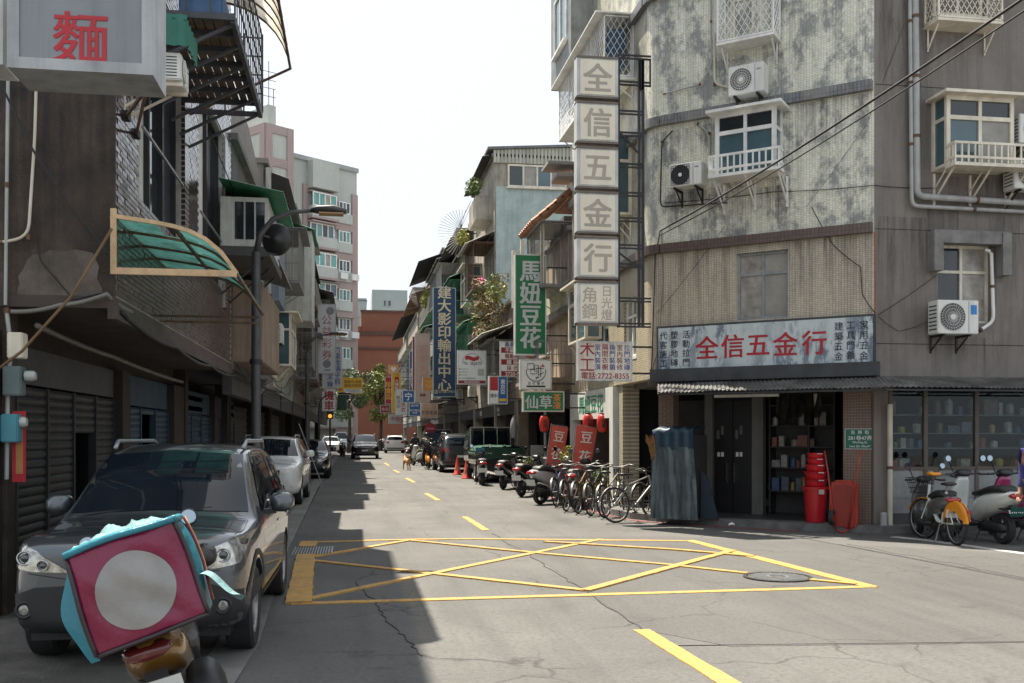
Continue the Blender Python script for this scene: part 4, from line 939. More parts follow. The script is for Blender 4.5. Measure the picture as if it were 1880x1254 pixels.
def row_building(side, X, y0, y1, H, wm, label, feats, deep=8, arcade=1.5, name='street_building', gf=True, zg=2.85):
    n = (-1, 0) if side == 'R' else (1, 0); fr = Fr((X, y0), (0, 1), n); L = y1-y0
    o = thing(name, label, 'building', (X, y0, 0))
    MB(fr).box(.01, L-.01, -deep, 0, zg, H).build('wall', wm, o)
    MB(fr).box(-.04, L+.04, -deep-.05, .12, H+.002, H+.12).build('roof', CONC2, o)
    if gf:
        MB(fr).box(.0, L, -arcade-.2, -arcade, 0, zg-.005).build('shop_back', VOID, o)
        for u in (.02, L-.32): MB(fr).box(u, u+.3, -.4 if side == 'R' else -1.1, -.02 if side == 'R' else -.8, 0, zg-.004).build('column', wm if side == 'R' else BRN, o)
        MB(fr).box(.33, L-.33, -.2, -.03, zg-.45, zg-.003).build('shop_header', HEADG, o)
    for (kind, *a) in feats:
        if kind == 'cage': u0, u1, z0, z1, nd, c = a; window(fr, u0+.1, u1-.1, z0+.1, z1-.1, .03, o, CAGEM['white'], [GLASSD, FROST], 2, 1, sill=False); cage(fr, u0, u1, z0, z1, nd, o, CAGEM[c], bars=.14)
        elif kind == 'win': u0, u1, z0, z1 = a; window(fr, u0, u1, z0, z1, .04, o, CAGEM['white'], [GLASSD, GLASSB], 2, .7)
        elif kind == 'bay': u0, u1, z0, z1, nd = a; bay(fr, u0, u1, z0, z1, nd, o, CREAM, [GLASSB, GLASSD])
        elif kind == 'awn': u0, u1, z, nn, dr, c = a; awning(fr, u0, u1, z, nn, dr, AWM[c], o)
        elif kind == 'balc':
            u0, u1, z0, nd, bm = a; MB(fr).box(u0, u1, .0, nd, z0-.12, z0).build('balcony_floor', wm, o)
            MB(fr).box(u0, u1, nd-.1, nd, z0, z0+.85).box(u0, u0+.1, 0, nd-.1, z0, z0+.85).box(u1-.1, u1, 0, nd-.1, z0, z0+.85).build('balcony_wall', bm, o)
            window(fr, u0+.3, u1-.3, z0+.1, z0+2.0, .03, o, CAGEM['white'], [GLASSD, CURTAIN], 3, 1, sill=False)
        elif kind == 'rail':
            u0, u1, z0, nd, c = a; b = MB(fr); b.box(u0, u1, 0, nd, z0-.1, z0); b.build('balcony_floor', wm, o); b = MB(fr)
            for q in range(int((u1-u0)/.13)+1): u = u0+q*.13; b.bar((u, nd-.03, z0), (u, nd-.03, z0+.95), .01, 3)
            for q in range(int(nd/.13)): b.bar((u0, q*.13, z0), (u0, q*.13, z0+.95), .01, 3)
            for z in (.3, .6, .95): b.bar((u0, nd-.03, z0+z), (u1, nd-.03, z0+z), .014); b.bar((u0, 0, z0+z), (u0, nd, z0+z), .014)
            b.build('railing', CAGEM[c], o)
        elif kind == 'panel': u0, u1, z0, z1, nd, mt = a; MB(fr).box(u0, u1, 0, nd, z0, z1).build('panel', mt, o)
        elif kind == 'shed': u0, u1, z0, z1, nd, mt = a; MB(fr).prism([(u0, z0), (u1, z0), (u1, z1), (u0, z1)], -3, nd).build('roof_shed', mt, o); awning(fr, u0-.2, u1+.2, z1+.12, nd+.5, .25, AWM['dark'], o, 'shed_roof')
        elif kind == 'shut':
            u0, u1, mt = a; b = MB(fr)
            for q in range(24): b.box(u0, u1, -1.0, -.96+.02*(q % 2), .02+q*.1, .115+q*.1)
            b.build('roller_shutter', mt, o)
        elif kind == 'ac': u, z, lab = a; ac_unit(fr, u, z, .1, .75, .5, lab, dp=.28)
    return o, fr
B = [wmat('wall_beige', (.36, .33, .27)), wmat('wall_grey', (.27, .27, .26)), wmat('wall_cream', (.44, .40, .31)), wmat('wall_brown', (.20, .165, .14)), wmat('wall_dark', (.11, .105, .10)), wmat('wall_greygreen', (.33, .36, .33)), wmat('wall_tan', (.33, .26, .19))]
PLK = M('tan_planks', (.24, .175, .125), .75, var=.35, sc=1, streak=.5); WPAN = M('white_metal_panel', (.50, .51, .47), .5, streak=.4); BPAN = M('blue_grey_panel', (.16, .2, .24), .6, streak=.4)
# ---- left row
LX = -2.2; yl = 9.7+ue
L2, f2 = row_building('L', LX, yl+.05, 25.0, 7.0, B[4], 'low dark left building with tan plank panel beyond the tiled one', [
    ('panel', .3, 4.6, 3.0, 4.5, .5, PLK), ('awn', .6, 4.6, 5.2, .8, .25, 'grey'), ('shut', .6, 3.0, SLATB), ('win', 4.8, 6.0, 4.6, 6.2), ('panel', 4.7, 6.3, 3.0, 4.2, .35, WPAN)])
MB(f2).prism([(0, 7.05), (6.4, 7.05), (6.4, 7.7), (3.2, 8.2), (0, 8.2)], -3, -.02).build('roof_fence', M('brown_metal_sheet', (.17, .14, .12), .6, streak=.4), L2)
for i in range(10): MB(f2).box(.35+i*.42, .35+i*.42+.39, .5, .52, 3.02, 4.48).build('plank', PLK, L2)
BX = MB(LF).box(7.35, 9.9, .013, .78, 4.78, 5.6).build('metal_bay', WPAN, L1)
NF = Fr((-2.2, 9.7+7.35), (1, 0), (0, -1))
for i in range(3): MB(NF).box(.25+i*.17, .39+i*.17, .0, .012, 4.9, 5.52).build('pane', GLASSD, BX)
MB(LF).box(7.3, 9.95, .0, .82, 4.62, 4.775).build('floor', M('dark_slab', (.06, .06, .06), .8), BX); awning(LF, 7.1, 10.0, 5.85, 1.05, .2, AWM['green'], BX)
for u in (7.5, 8.6, 9.7): MB(LF).bar((u, .01, 4.0), (u, .7, 4.62), .022).build('strut', DSTEEL, BX)
L3, f3 = row_building('L', LX, 25.05, 31.3, 8.3, B[1], 'grey left building with long drain pipe and blue grey panels', [
    ('panel', .4, 2.6, 5.0, 7.2, .35, BPAN), ('bay', 3, 5.2, 3.6, 5.0, .5), ('awn', .2, 5.8, 8.2, .6, .2, 'grey'), ('shut', .6, 5.4, SLATG), ('cage', 3.0, 5.6, 5.9, 7.3, .7, 'grey'), ('ac', 1.0, 4.0, 'air conditioner on the grey left building by its drain pipe')])
pipe([f3.w(.05, .12, 8.2), f3.w(.05, .12, 3.0), f3.w(.3, -.2, 2.6)], .07, PIPEM, 'long grey drain pipe on the left row behind street lamp')
L4, f4 = row_building('L', LX, 31.4, 37.2, 9.0, B[5], 'pale green left building with white sheet metal bay', [
    ('panel', .2, 2.4, 5.2, 8.0, .9, WPAN), ('awn', 0, 3.0, 8.3, 1.0, .3, 'green'), ('cage', 2.9, 5.2, 4.0, 5.5, .8, 'grey'), ('cage', 2.9, 5.2, 6.7, 8.1, .8, 'white'), ('awn', 2.7, 5.6, 8.9, .7, .3, 'dark'), ('shut', .6, 5, SLATG), ('ac', .6, 4.2, 'air conditioner under the white sheet metal bay')])
L5, f5 = row_building('L', LX, 37.3, 50, 10.0, B[3], 'brown left building of stacked cages and dark awnings', [
    ('cage', .5, 3.5, 3.8, 5.4, .8, 'grey'), ('cage', 4.2, 7.5, 3.8, 5.4, .7, 'rust'), ('cage', 8, 11.5, 3.8, 5.4, .8, 'white'), ('balc', .4, 5.5, 6.6, .8, B[3]), ('balc', 6.2, 11.8, 6.6, .8, B[1]), ('awn', 0, 12, 9.2, .6, .25, 'dark'), ('shut', 1, 6, SLATG)])
L6, f6 = row_building('L', LX, 50.1, 66, 10.6, B[1], 'grey left building behind the lottery sign', [
    ('cage', 1, 5, 3.8, 5.4, .8, 'white'), ('cage', 6, 10, 3.8, 5.4, .8, 'grey'), ('cage', 1, 7, 6.8, 8.4, .8, 'grey'), ('awn', 0, 15, 9.0, 1.2, .3, 'grey'), ('balc', 8, 15, 6.7, .8, B[1])])
L7, f7 = row_building('L', LX, 66.1, 86, 9.0, B[4], 'low dark far left building beside the parked white van', [('cage', 2, 8, 3.8, 5.4, .8, 'grey'), ('awn', 0, 18, 6.5, 1.2, .3, 'grey')])
# ---- right row
RX = 5.62
TOFU = M('white_shop_paint', (.62, .63, .60), .5, var=.1, streak=.25)
R2, g2 = row_building('R', RX, 25.45, 34.6, 7.0, B[6], 'three storey right building with orange roof tiles and caged terrace', [
    ('cage', .2, 2.4, 5.6, 7.2, .75, 'grey'), ('win', 3.0, 5.2, 4.0, 5.0), ('rail', .1, 3.6, 3.15, .9, 'grey'), ('win', 6, 8.2, 3.6, 4.8), ('shed', 2.4, 9.0, 7.1, 7.9, -.3, B[4]), ('shut', 5.4, 8.4, SLATG)])
PTILE = tilemat('pale_green_tile', (0, 1), (.50, .52, .36), (.36, .36, .3), .2, .06, .006)
MB(g2).box(.05, 6.5, .001, .12, 5.05, 5.55).build('tiled_band', PTILE, R2); MB(g2).box(.05, 6.5, .0, .18, 4.85, 5.04).build('ledge', CONC2, R2)
b = MB(g2); OT = M('orange_roof_tile', (.27, .125, .065), .7, var=.35, sc=5, streak=.3)
for i in range(9):
    u = .1+i*.24
    for j in range(5):
        z = 8.05-j*.17; n = .0+j*.2; b2 = MB(g2); b2.tube([(u, n, z), (u, n+.24, z-.19)], .085, 6); b2.build('roof_tile', OT, R2, smooth='auto')
MB(g2).prism([(.0, 7.9), (2.2, 7.9), (2.2, 8.0), (.0, 8.0)], -1.5, .02).build('tile_roof_bed', OT, R2)
for i in range(4): MB(g2).box(.4+i*1.6, .5+i*1.6, .65, .75, 5.6, 7.4).build('terrace_post', CREAM, R2)
R3, g3 = row_building('R', RX, 39.9, 47.0, 12.9, B[0], 'tall right building with pale blue end wall and metal roof room', [
    ('cage', .15, 3.0, 7.6, 9.4, .85, 'rust'), ('awn', 0, 3.2, 9.9, 1.2, .55, 'white'), ('cage', 1.0, 5.0, 4.6, 6.2, 1.0, 'green'), ('awn', .9, 5.1, 6.75, 1.2, .45, 'green'), ('bay', 4, 6.4, 7.6, 9.2, .7), ('balc', .6, 3, 10.6, .7, B[0]), ('awn', 0, 7, 13.0, .5, .1, 'dark'), ('ac', 5.6, 3.4, 'air conditioner low on the blue-ended building'), ('shut', 1, 4, SLATG)], deep=9)
EF = Fr((RX, 39.9), (1, 0), (0, -1)); BLUEW = M('pale_blue_paint', (.40, .48, .47), .85, var=.12, sc=1, patch=.35, patchcol=(.2, .27, .28), psc=1.5, streak=.25)
MB(EF).box(.05, 9, .001, .05, 2.9, 11.7).build('blue_end_wall', BLUEW, R3)
e0_ = EF.px(932, 343, .06); e1_ = EF.px(1040, 306, .06)
window(EF, e0_[0], e1_[0], e0_[1], e1_[1], .1, R3, CREAM, [GLASSD, FROST, GLASSB, FROST], 4, 1, .07)
CLAD = M('beige_cladding', (.42, .42, .35), .6, var=.15, streak=.4)
b = MB(EF); zt = EF.px(908, 280)[1]
for i in range(60):
    u = -.05+i*.15; b.box(u, u+.09, .04, .075, e1_[1]+.05, zt+.1+u*.07)
b.prism([(-.05, e1_[1]+.05), (9, e1_[1]+.05), (9, zt+.1+.63), (-.05, zt+.1)], 0, .04)
b.build('metal_cladding', CLAD, R3); MB(EF).prism([(-.3, zt+.09), (9, zt+.74), (9, zt+.84), (-.3, zt+.19)], -7, .15).build('metal_roof', AWM['grey'], R3)
R2b, g2b = row_building('R', RX, 34.7, 39.8, 6.4, B[3], 'low brown right building hidden behind flowering shrubs', [('cage', .6, 4.4, 3.6, 5.0, .7, 'grey'), ('awn', .0, 4.8, 5.6, 1.2, .4, 'white'), ('shut', 1, 4, SLATG)])
R4, g4 = row_building('R', RX, 47.05, 54, 11.6, B[2], 'cream right building with round wire aerial and green cage', [
    ('cage', .3, 3.2, 7.4, 9, .9, 'green'), ('bay', 3.6, 6.4, 7.4, 9, .7), ('cage', .4, 3.4, 4.4, 6, .9, 'rust'), ('awn', 0, 3.6, 9.6, 1.2, .5, 'green'), ('balc', 3.6, 6.8, 4.4, .8, B[2]), ('awn', 0, 7, 11.5, 1.1, .5, 'dark'), ('shed', 1, 6, 11.7, 12.9, -.4, B[1]), ('ac', 3.8, 3.5, 'air conditioner low on the cream right building')])
R5, g5 = row_building('R', RX, 54.05, 63, 12.8, B[1], 'grey right building with stacked balconies mid street', [
    ('balc', .4, 4, 6.6, .9, B[0]), ('balc', 4.6, 8.4, 6.6, .9, B[1]), ('cage', .4, 4, 9.4, 11, .9, 'white'), ('cage', 4.6, 8.4, 9.4, 11, .9, 'grey'), ('cage', .4, 4, 3.8, 5.4, .8, 'grey'), ('awn', 0, 9, 11.6, 1.2, .4, 'grey'), ('awn', 0, 9, 3.6, 1.6, .4, 'dark')])
R6, g6 = row_building('R', RX, 63.05, 74, 13.4, B[0], 'beige right building with dark eaves mid street', [
    ('cage', .5, 5, 3.8, 5.4, .8, 'rust'), ('cage', .5, 5, 6.8, 8.4, .9, 'white'), ('cage', 5.6, 10, 6.8, 8.4, .8, 'green'), ('balc', .5, 10, 9.6, .9, B[2]), ('awn', 0, 11, 13.2, 1.6, .6, 'dark'), ('awn', .4, 5.2, 8.9, 1.3, .4, 'green')])
R7, g7 = row_building('R', RX, 74.05, 90, 13.0, B[2], 'cream far right building with cages behind the yellow signs', [
    ('cage', 1, 7, 3.8, 5.4, .8, 'grey'), ('cage', 1, 7, 6.8, 8.4, .9, 'white'), ('cage', 8, 14, 6.8, 8.4, .8, 'rust'), ('balc', 1, 14, 9.6, .9, B[0]), ('awn', 0, 15, 12.6, 1.4, .5, 'rust'), ('awn', 0, 12, 3.4, 2.0, .4, 'dark')])
R8, g8 = row_building('R', RX, 90.05, 116, 13.4, B[5], 'farthest right building in the row', [
    ('cage', 1, 9, 3.8, 5.4, .8, 'grey'), ('cage', 1, 9, 6.8, 8.4, .9, 'grey'), ('cage', 11, 20, 6.8, 8.4, .8, 'white'), ('balc', 2, 20, 9.6, .9, B[0]), ('awn', 0, 24, 12.8, 1.4, .5, 'dark')])
# tofu dessert shop front under the corner building
TS_ = thing('dessert_shopfront', 'white framed dessert shop front under the corner building', 'shopfront', ST.w(4.5, 0, 0))
t0, t1 = ST.U(1130), ST.U(1050)-.05
MB(ST).box(t0, t1, -.15, .06, 2.02, 2.7).build('lintel', TOFU, TS_); MB(ST).box(t0, t0+.3, -.15, .06, .11, 2.02).build('post', TOFU, TS_); MB(ST).box(t1-.3, t1, -.15, .06, .11, 2.02).build('post', TOFU, TS_)
MB(ST).box(t0, t1, -2.6, -2.5, .1, 2.7).build('inner_wall', VOID, TS_); MB(ST).box(t0-.02, t0+.06, -2.5, -.15, .1, 2.7).build('side_wall', VOID, TS_)
SFm = Matrix.Identity(4); SFm.col[0][:3] = (0, -1, 0); SFm.col[1][:3] = (0, 0, 1); SFm.col[2][:3] = (-1, 0, 0); SFm.col[3][:3] = (RX-.063, CL.y+(t0+t1)/2-.1, 2.38)
GTX = M('shop_green_text', (.02, .25, .13), .5); text('馬妞豆花', .46, SFm, GTX, TS_, bold=.012, sx=1.35)
# ================================================================== pink and white tower
P0 = CAM + ray(487, HOR)*105; P0.z = 0
h1, h2 = R(52), R(-40)
TR = Fr(P0, (math.sin(h1), math.cos(h1)), (math.cos(h1), -math.sin(h1))); TL = Fr(P0, (math.sin(h2), math.cos(h2)), (-math.cos(h2), math.sin(h2)))
tw_ = thing('apartment_tower', 'tall pink and pale grey apartment tower behind the left row', 'building', P0)
TWW = M('tower_pale_tile', (.42, .44, .41), .8, var=.08, sc=.3, streak=.25); TWP = M('tower_pink_tile', (.34, .265, .25), .8, var=.08, sc=.3, streak=.25)
zT = TR.px(487, 225)[1]; uR = TR.px(538, 240)[0]; uL = TL.px(441, 240)[0]
MB(TR).box(0.03, uR, -uL+.05, -.02, 0, zT).build('stair_tower_wall', TWW, tw_)
fl = 3.33
for fr, L in ((TR, uR), (TL, uL)):
    for u in (0, L-.8): MB(fr).box(u, u+.8, -.02, .15, 0, zT).build('pink_pilaster', TWP, tw_)
    z = zT-.9
    while z > 8: MB(fr).box(.8, L-.8, -.02, .12, z, z+.9).build('pink_band', TWP, tw_); z -= fl*1.05
b = MB(TL); b.box(.0, uL, -uR+.05, -.02, 0, zT-.01); b.build('side_wall', TWW, tw_)
for i in range(5): z = zT-2.6-i*fl*1.05; window(TL, uL*.62, uL*.62+1.4, z, z+1.3, .05, tw_, STEEL, [GLASSD], 1, 1, .1)
MB(TR).box(1, uR-1.5, -6, -1, zT, zT+2.4).build('lift_room', TWW, tw_)
b = MB(TR); 
for (u, h) in ((2.4, 5.5), (1.4, 3.5), (3.0, 2.6)): b.bar((u, -3, zT+2.4), (u, -3, zT+2.4+h), .05)
for k in range(4): b.bar((1.6, -3, zT+4+k*.9), (3.3, -3, zT+4.1+k*.9), .035)
b.build('aerial', DSTEEL, tw_)
W0 = TR.w(uR, -1.5, 0); T2 = Fr(W0, TR.u, TR.n); zW = T2.px(580, 300)[1]; v = lambda p: T2.px(p, 500)[0]
uW = v(655)
MB(T2).box(0, uW, -10, 0, 0, zW).build('wall', TWW, tw_); MB(T2).box(-.05, uW+.1, -10, .25, zW, zW+.5).build('parapet', M('tower_grey_cap', (.3, .31, .31), .8), tw_)
for a, c in ((555, 563), (645, 655.2)): MB(T2).box(v(a), v(c), -.01, .2, 0, zW-2.6).build('pink_pilaster', TWP, tw_)
bu0, bu1, cu_0, cu_1 = v(563), v(611), v(614), v(643)
MB(T2).box(bu0, bu1, 0, 1.2, zW-3.0, zW-.01).build('top_panel', TWW, tw_)
rg = random.Random(4); nF = int((zW-3)/fl)
for i in range(nF):
    z = zW-3.0-(i+1)*fl+.2
    if z < 2: break
    MB(T2).box(bu0+.05, bu1-.05, 0, 1.0, z, z+1.15).build('balcony_front', TWW, tw_); MB(T2).box(bu0-.05, bu1+.05, 0, 1.1, z-.25, z-.001).build('floor_slab', TWP, tw_)
    window(T2, bu0+.15, bu1-.15, z+1.16, z+2.7, 1.0 if i % 3 != 1 else .5, tw_, WHITE, [GLASSB, GLASSG, GLASSD] if i % 2 else [GLASSG, GLASSG, FROST], 4, 1, .12, .1, sill=False)
    MB(T2).box(bu0, bu1, 0, 1.15 if i % 2 else .8, z+2.72, z+2.86).build('ledge', TWP, tw_)
    MB(T2).box(cu_0, cu_1, 0, .45, z-.1, z+1.0).build('spandrel', TWW, tw_); MB(T2).box(cu_0-.1, cu_1+.1, -.005, .3, z-.9, z-.12).build('pink_band', TWP, tw_)
    window(T2, cu_0+.4, cu_1-.2, z+1.05, z+2.4, .3, tw_, WHITE, [GLASSG, GLASSB] if i % 2 else [GLASSD, GLASSB], 3, 1, .12, .1, sill=False)
    if i in (3, 5, 8): cage(T2, bu0+.2, bu1-.1, z+1.1, z+2.7, 1.3, tw_, CAGEM['grey'], bars=.35, floor=False)
    if i in (4, 6): cage(T2, cu_0+.2, cu_1-.1, z+.9, z+2.4, .8, tw_, CAGEM['white'], bars=.3, floor=False)
    if i in (2, 4): 
        for q in (0, 1): MB(T2).box(cu_0+.3+q*1.6, cu_0+1.3+q*1.6, .45, .85, z+.15, z+.85).build('air_conditioner_box', ACW, tw_)
# ================================================================== terracotta block and far buildings
TERR = M('terracotta_render', (.235, .088, .055), .85, var=.1, sc=.2, streak=.2); TERD = M('dark_band', (.10, .05, .04), .8)
tb = thing('terracotta_building', 'plain terracotta building closing the end of the street', 'building', (3, 128, 0)); EY = Fr((0, 128), (1, 0), (0, -1))
e = lambda x, y: EY.px(x, y)
MB(EY).box(e(649, 700)[0], e(790, 700)[0], -14, 0, 0, e(690, 612)[1]).build('wall', TERR, tb)
MB(EY).box(e(663, 700)[0], e(790, 700)[0], -12, -1, e(690, 612)[1], e(690, 570)[1]).build('upper_wall', TERR, tb)
MB(EY).box(e(655, 700)[0], e(664, 700)[0], -12, -1, e(690, 612)[1], e(690, 598)[1]).build('step', TERR, tb)
for y, t in ((612, .5), (640, .3), (570, .3)): MB(EY).box(e(649 if y > 600 else 662, 700)[0], e(790, 700)[0], -.9 if y < 600 else 0, .18 if y > 600 else -.8, e(690, y)[1]-t/2, e(690, y)[1]+t/2).build('string_course', TERD, tb)
fb = thing('grey_block', 'grey green concrete block above the terracotta building', 'building', (4, 175, 0)); EZ = Fr((0, 175), (1, 0), (0, -1)); e = lambda x, y: EZ.px(x, y)
MB(EZ).box(e(683, 600)[0], e(748, 600)[0], -15, 0, 0, e(700, 532)[1]).build('wall', M('grey_green_far', (.30, .35, .34), .9, var=.1, sc=.2), fb)
for a, c in ((704, 709), (712, 718)): window(EZ, e(a, 0)[0], e(c, 0)[0], e(700, 562)[1], e(700, 551)[1], .05, fb, STEEL, [GLASSD], 1, 1, .1)
fb = thing('grey_block', 'small grey block between the tower and terracotta building', 'building', (-2, 190, 0)); EZ = Fr((0, 190), (1, 0), (0, -1)); e2 = lambda x, y: EZ.px(x, y)
MB(EZ).box(e2(640, 600)[0], e2(673, 600)[0], -15, 0, 0, e2(650, 547)[1]).build('wall', MATS['grey_green_far'], fb); MB(EZ).box(e2(640, 600)[0], e2(674, 600)[0], -14, .2, e2(650, 552)[1], e2(650, 550)[1]).build('ledge', CONC2, fb)
fb = thing('far_block', 'pale far roof block above the right row eaves', 'building', (14, 150, 0)); EZ = Fr((0, 150), (1, 0), (0, -1)); e3 = lambda x, y: EZ.px(x, y)
MB(EZ).box(e3(758, 600)[0], e3(800, 600)[0], -10, 0, 0, e3(760, 527)[1]).build('wall', MATS['grey_green_far'], fb); MB(EZ).box(e3(757, 600)[0], e3(801, 600)[0], -10, .3, e3(760, 531)[1], e3(760, 528)[1]).build('parapet', CONC2, fb)
# ================================================================== trees at the end of the street
BARK = M('bark', (.07, .055, .04), .9, var=.4, sc=8, bump=.6, bsc=20)
def tree(x, y, h, rad, label, lm, seed, n=1500, leaf=.16):
    o = thing('street_tree', label, 'tree', (x, y, 0), 'trees at the end of the street'); rg = random.Random(seed); b = MB()
    top = h-rad[2]*.9
    b.tube([(x, y, 0), (x+.1, y, top*.5), (x-.05, y, top), (x, y, h-rad[2]*.4)], [.2, .16, .12, .05], 8); clumps = []
    for i in range(11):
        a = rg.uniform(0, 6.28); q = rg.uniform(.3, .95); e = Vector((x+math.cos(a)*rad[0]*q, y+math.sin(a)*rad[1]*q, h-rad[2]+rg.uniform(-.8, .85)*rad[2]))
        b.tube([(x, y, top*rg.uniform(.75, 1)), tuple(Vector((x, y, top)).lerp(e, .6)+Vector((0, 0, .2))), tuple(e)], [.07, .05, .02], 5); clumps.append(e)
    b.build('trunk', BARK, o); b = MB()
    for i, c in enumerate(clumps): s_ = rg.uniform(.28, .5); b.leaves(c, (rad[0]*s_, rad[1]*s_, rad[2]*s_*.8), n//11, leaf, .15, seed*50+i, .3)
    b.build('crown', lm, o, fix=False); return o
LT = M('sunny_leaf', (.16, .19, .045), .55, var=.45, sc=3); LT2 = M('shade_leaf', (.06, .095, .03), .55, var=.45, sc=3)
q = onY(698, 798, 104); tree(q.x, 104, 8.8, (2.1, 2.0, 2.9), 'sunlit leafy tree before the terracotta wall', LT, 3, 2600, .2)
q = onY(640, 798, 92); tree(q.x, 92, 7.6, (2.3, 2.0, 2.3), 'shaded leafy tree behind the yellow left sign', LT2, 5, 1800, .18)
# ---- plants on the right row
sb = plant((RX-.6, 37.3, 6.6), (.45, 1.2, .7), 420, .09, LEAF[3], 'dry brown shrub cascading behind green dessert sign', seed=2)
b = MB()
for i in range(14): rg = random.Random(70+i); b.leaves((RX-.6+rg.uniform(-.5, .4), 37.3+rg.uniform(-2.2, 2.2), 6.5+rg.uniform(-1.2, .9)), (rg.uniform(.2, .4), rg.uniform(.3, .7), rg.uniform(.2, .45)), 70, .085, .1, 90+i, .4)
b.build('sprays', LEAF[3], sb, fix=False); b = MB()
for i in range(8): rg = random.Random(170+i); b.leaves((RX-.65+rg.uniform(-.4, .4), 37.0+rg.uniform(-2.0, 2.0), 6.6+rg.uniform(-.9, .9)), (.25, .4, .3), 60, .08, .1, 190+i, .2)
b.build('green_sprays', LEAF[1], sb, fix=False)
plant((RX-.5, 36.0, 6.9), (.4, .7, .45), 300, .09, LEAF[2], 'yellow green shrub on the low roof behind green sign', seed=3)
plant((RX-.75, 38.2, 7.6), (.16, .25, .16), 70, .09, M('pink_petals', (.45, .05, .16), .6), 'pink bougainvillea blossom on the low roof', seed=4, stems=False)
plant((RX-.75, 41.0, 11.9), (.35, .9, .35), 420, .09, LEAF[1], 'green plant in the topmost planter of the blue-ended building', seed=5)
plant((RX-.75, 45.0, 10.6), (.3, .7, .4), 320, .09, LEAF[2], 'yellowish plant in the lower planter beside round aerial', seed=6)
plant((RX-.9, 66, 10.6), (.35, 2.0, .6), 420, .12, LEAF[2], 'yellow green creeper on a mid street balcony', seed=7)
plant((4.75, 26.6, 4.35), (.34, .34, .38), 420, .07, LEAF[2], 'bushy plant in terracotta pot on the railed balcony', (.2, .3), seed=8)
for i, (Y, z) in enumerate(((46, 11.0), (70, 11.6))):
    o = thing('wire_aerial', ('round wire fan guard beside planters of the blue-ended building', 'round wire fan guard on the mid street roof edge')[i], 'aerial', (RX-.6, Y, z), 'round wire fan guards'); b = MB(); c = Vector((RX-.7, Y, z))
    for k in range(26): g = math.pi*(k/25*1.1+.4); b.bar(tuple(c+Vector((-math.cos(g)*.15-.0, 0, math.sin(g)*.15))), tuple(c+Vector((math.cos(g)*1.1, 0, math.sin(g)*1.1))), .012, 3)
    b.build('spokes', CAGEM['grey'], o)
    b = MB(); b.bar(tuple(c), tuple(c+Vector((.7, 0, 0))), .03); b.build('mount', DSTEEL, o)
# ================================================================== signs
def smat(name, col, rough=.45, streak=.2, **k): return M(name, col, rough, var=.08, sc=2, streak=streak, **k)
S_RED = smat('sign_red', (.40, .015, .025)); S_DRED = smat('sign_dark_red', (.26, .012, .025)); S_NAVY = smat('sign_navy', (.004, .035, .085)); S_BLUE = smat('sign_blue', (.01, .10, .32)); S_GREEN = smat('sign_leaf_green', (.008, .17, .065))
S_YEL = smat('sign_yellow', (.75, .45, .03)); S_ORG = smat('sign_orange', (.70, .30, .05)); S_PINK = smat('sign_faded_pink', (.58, .43, .36), patch=.3, patchcol=(.55, .3, .25)); S_IVORY = smat('sign_ivory', (.62, .58, .48)); S_GREY = smat('sign_grey', (.44, .45, .45)); S_INK = smat('sign_ink', (.012, .014, .03)); S_BLUET = smat('sign_blue_text', (.02, .05, .25))
S_CASE = M('sign_casing', (.50, .51, .50), .5, .2, streak=.4); S_PALEG = smat('sign_pale_letter', (.55, .57, .58)); S_GOLD = smat('sign_gold_letter', (.56, .48, .33)); S_TAN = smat('sign_faded_letter', (.40, .355, .29), streak=.1)
def sign(x0, y0, x1, y1, Y, label, face, th=.18, case=None, arm=None, rim=.03, name='hanging_sign', group=None):
    fr = Fr((0, Y), (1, 0), (0, -1)); u0, zt = fr.px(x0, y0); u1, zb = fr.px(x1, y1)
    zt = fr.px((x0+x1)/2, y0)[1]; zb = fr.px((x0+x1)/2, y1)[1]
    o = thing(name, label, 'sign', (u0, Y, zb), group)
    MB(fr).box(u0, u1, -th, -.004, zb, zt).build('casing', case or S_CASE, o)
    MB(fr).box(u0+rim, u1-rim, -.004, .004, zb+rim, zt-rim).build('face', face, o)
    b = MB(fr)
    for a in ((u0, u1, zb, zb+rim), (u0, u1, zt-rim, zt), (u0, u0+rim, zb+rim, zt-rim), (u1-rim, u1, zb+rim, zt-rim)): b.box(a[0], a[1], -.004, .014, a[2], a[3])
    b.build('rim', case or S_CASE, o)
    if arm is not None:
        for z in (zb+(zt-zb)*.2, zt-(zt-zb)*.12):
            a, c = (u1, arm) if arm > u1 else (arm, u0)
            MB(fr).bar((a, -th/2, z), (c, -th/2, z), .025).build('arm', DSTEEL, o)
    o_ = dict(fr=fr, u0=u0, u1=u1, zb=zb, zt=zt, w=u1-u0, h=zt-zb, o=o); return o_
def put(S, body, fx, fz, size, mt, bold=.0, line=1.0, sx=1, sy=1, n=.0045, align='CENTER', name='lettering'):
    text(body, size, S['fr'].mat(S['u0']+S['w']*fx, n, S['zb']+S['h']*fz), mt, S['o'], bold, line, sx, sy, align, name)
def strip(S, x0, x1, z0, z1, mt, n=.0044, name='printed_band'):
    MB(S['fr']).box(S['u0']+S['w']*x0, S['u0']+S['w']*x1, .003, n, S['zb']+S['h']*z0, S['zb']+S['h']*z1).build(name, mt, S['o'])
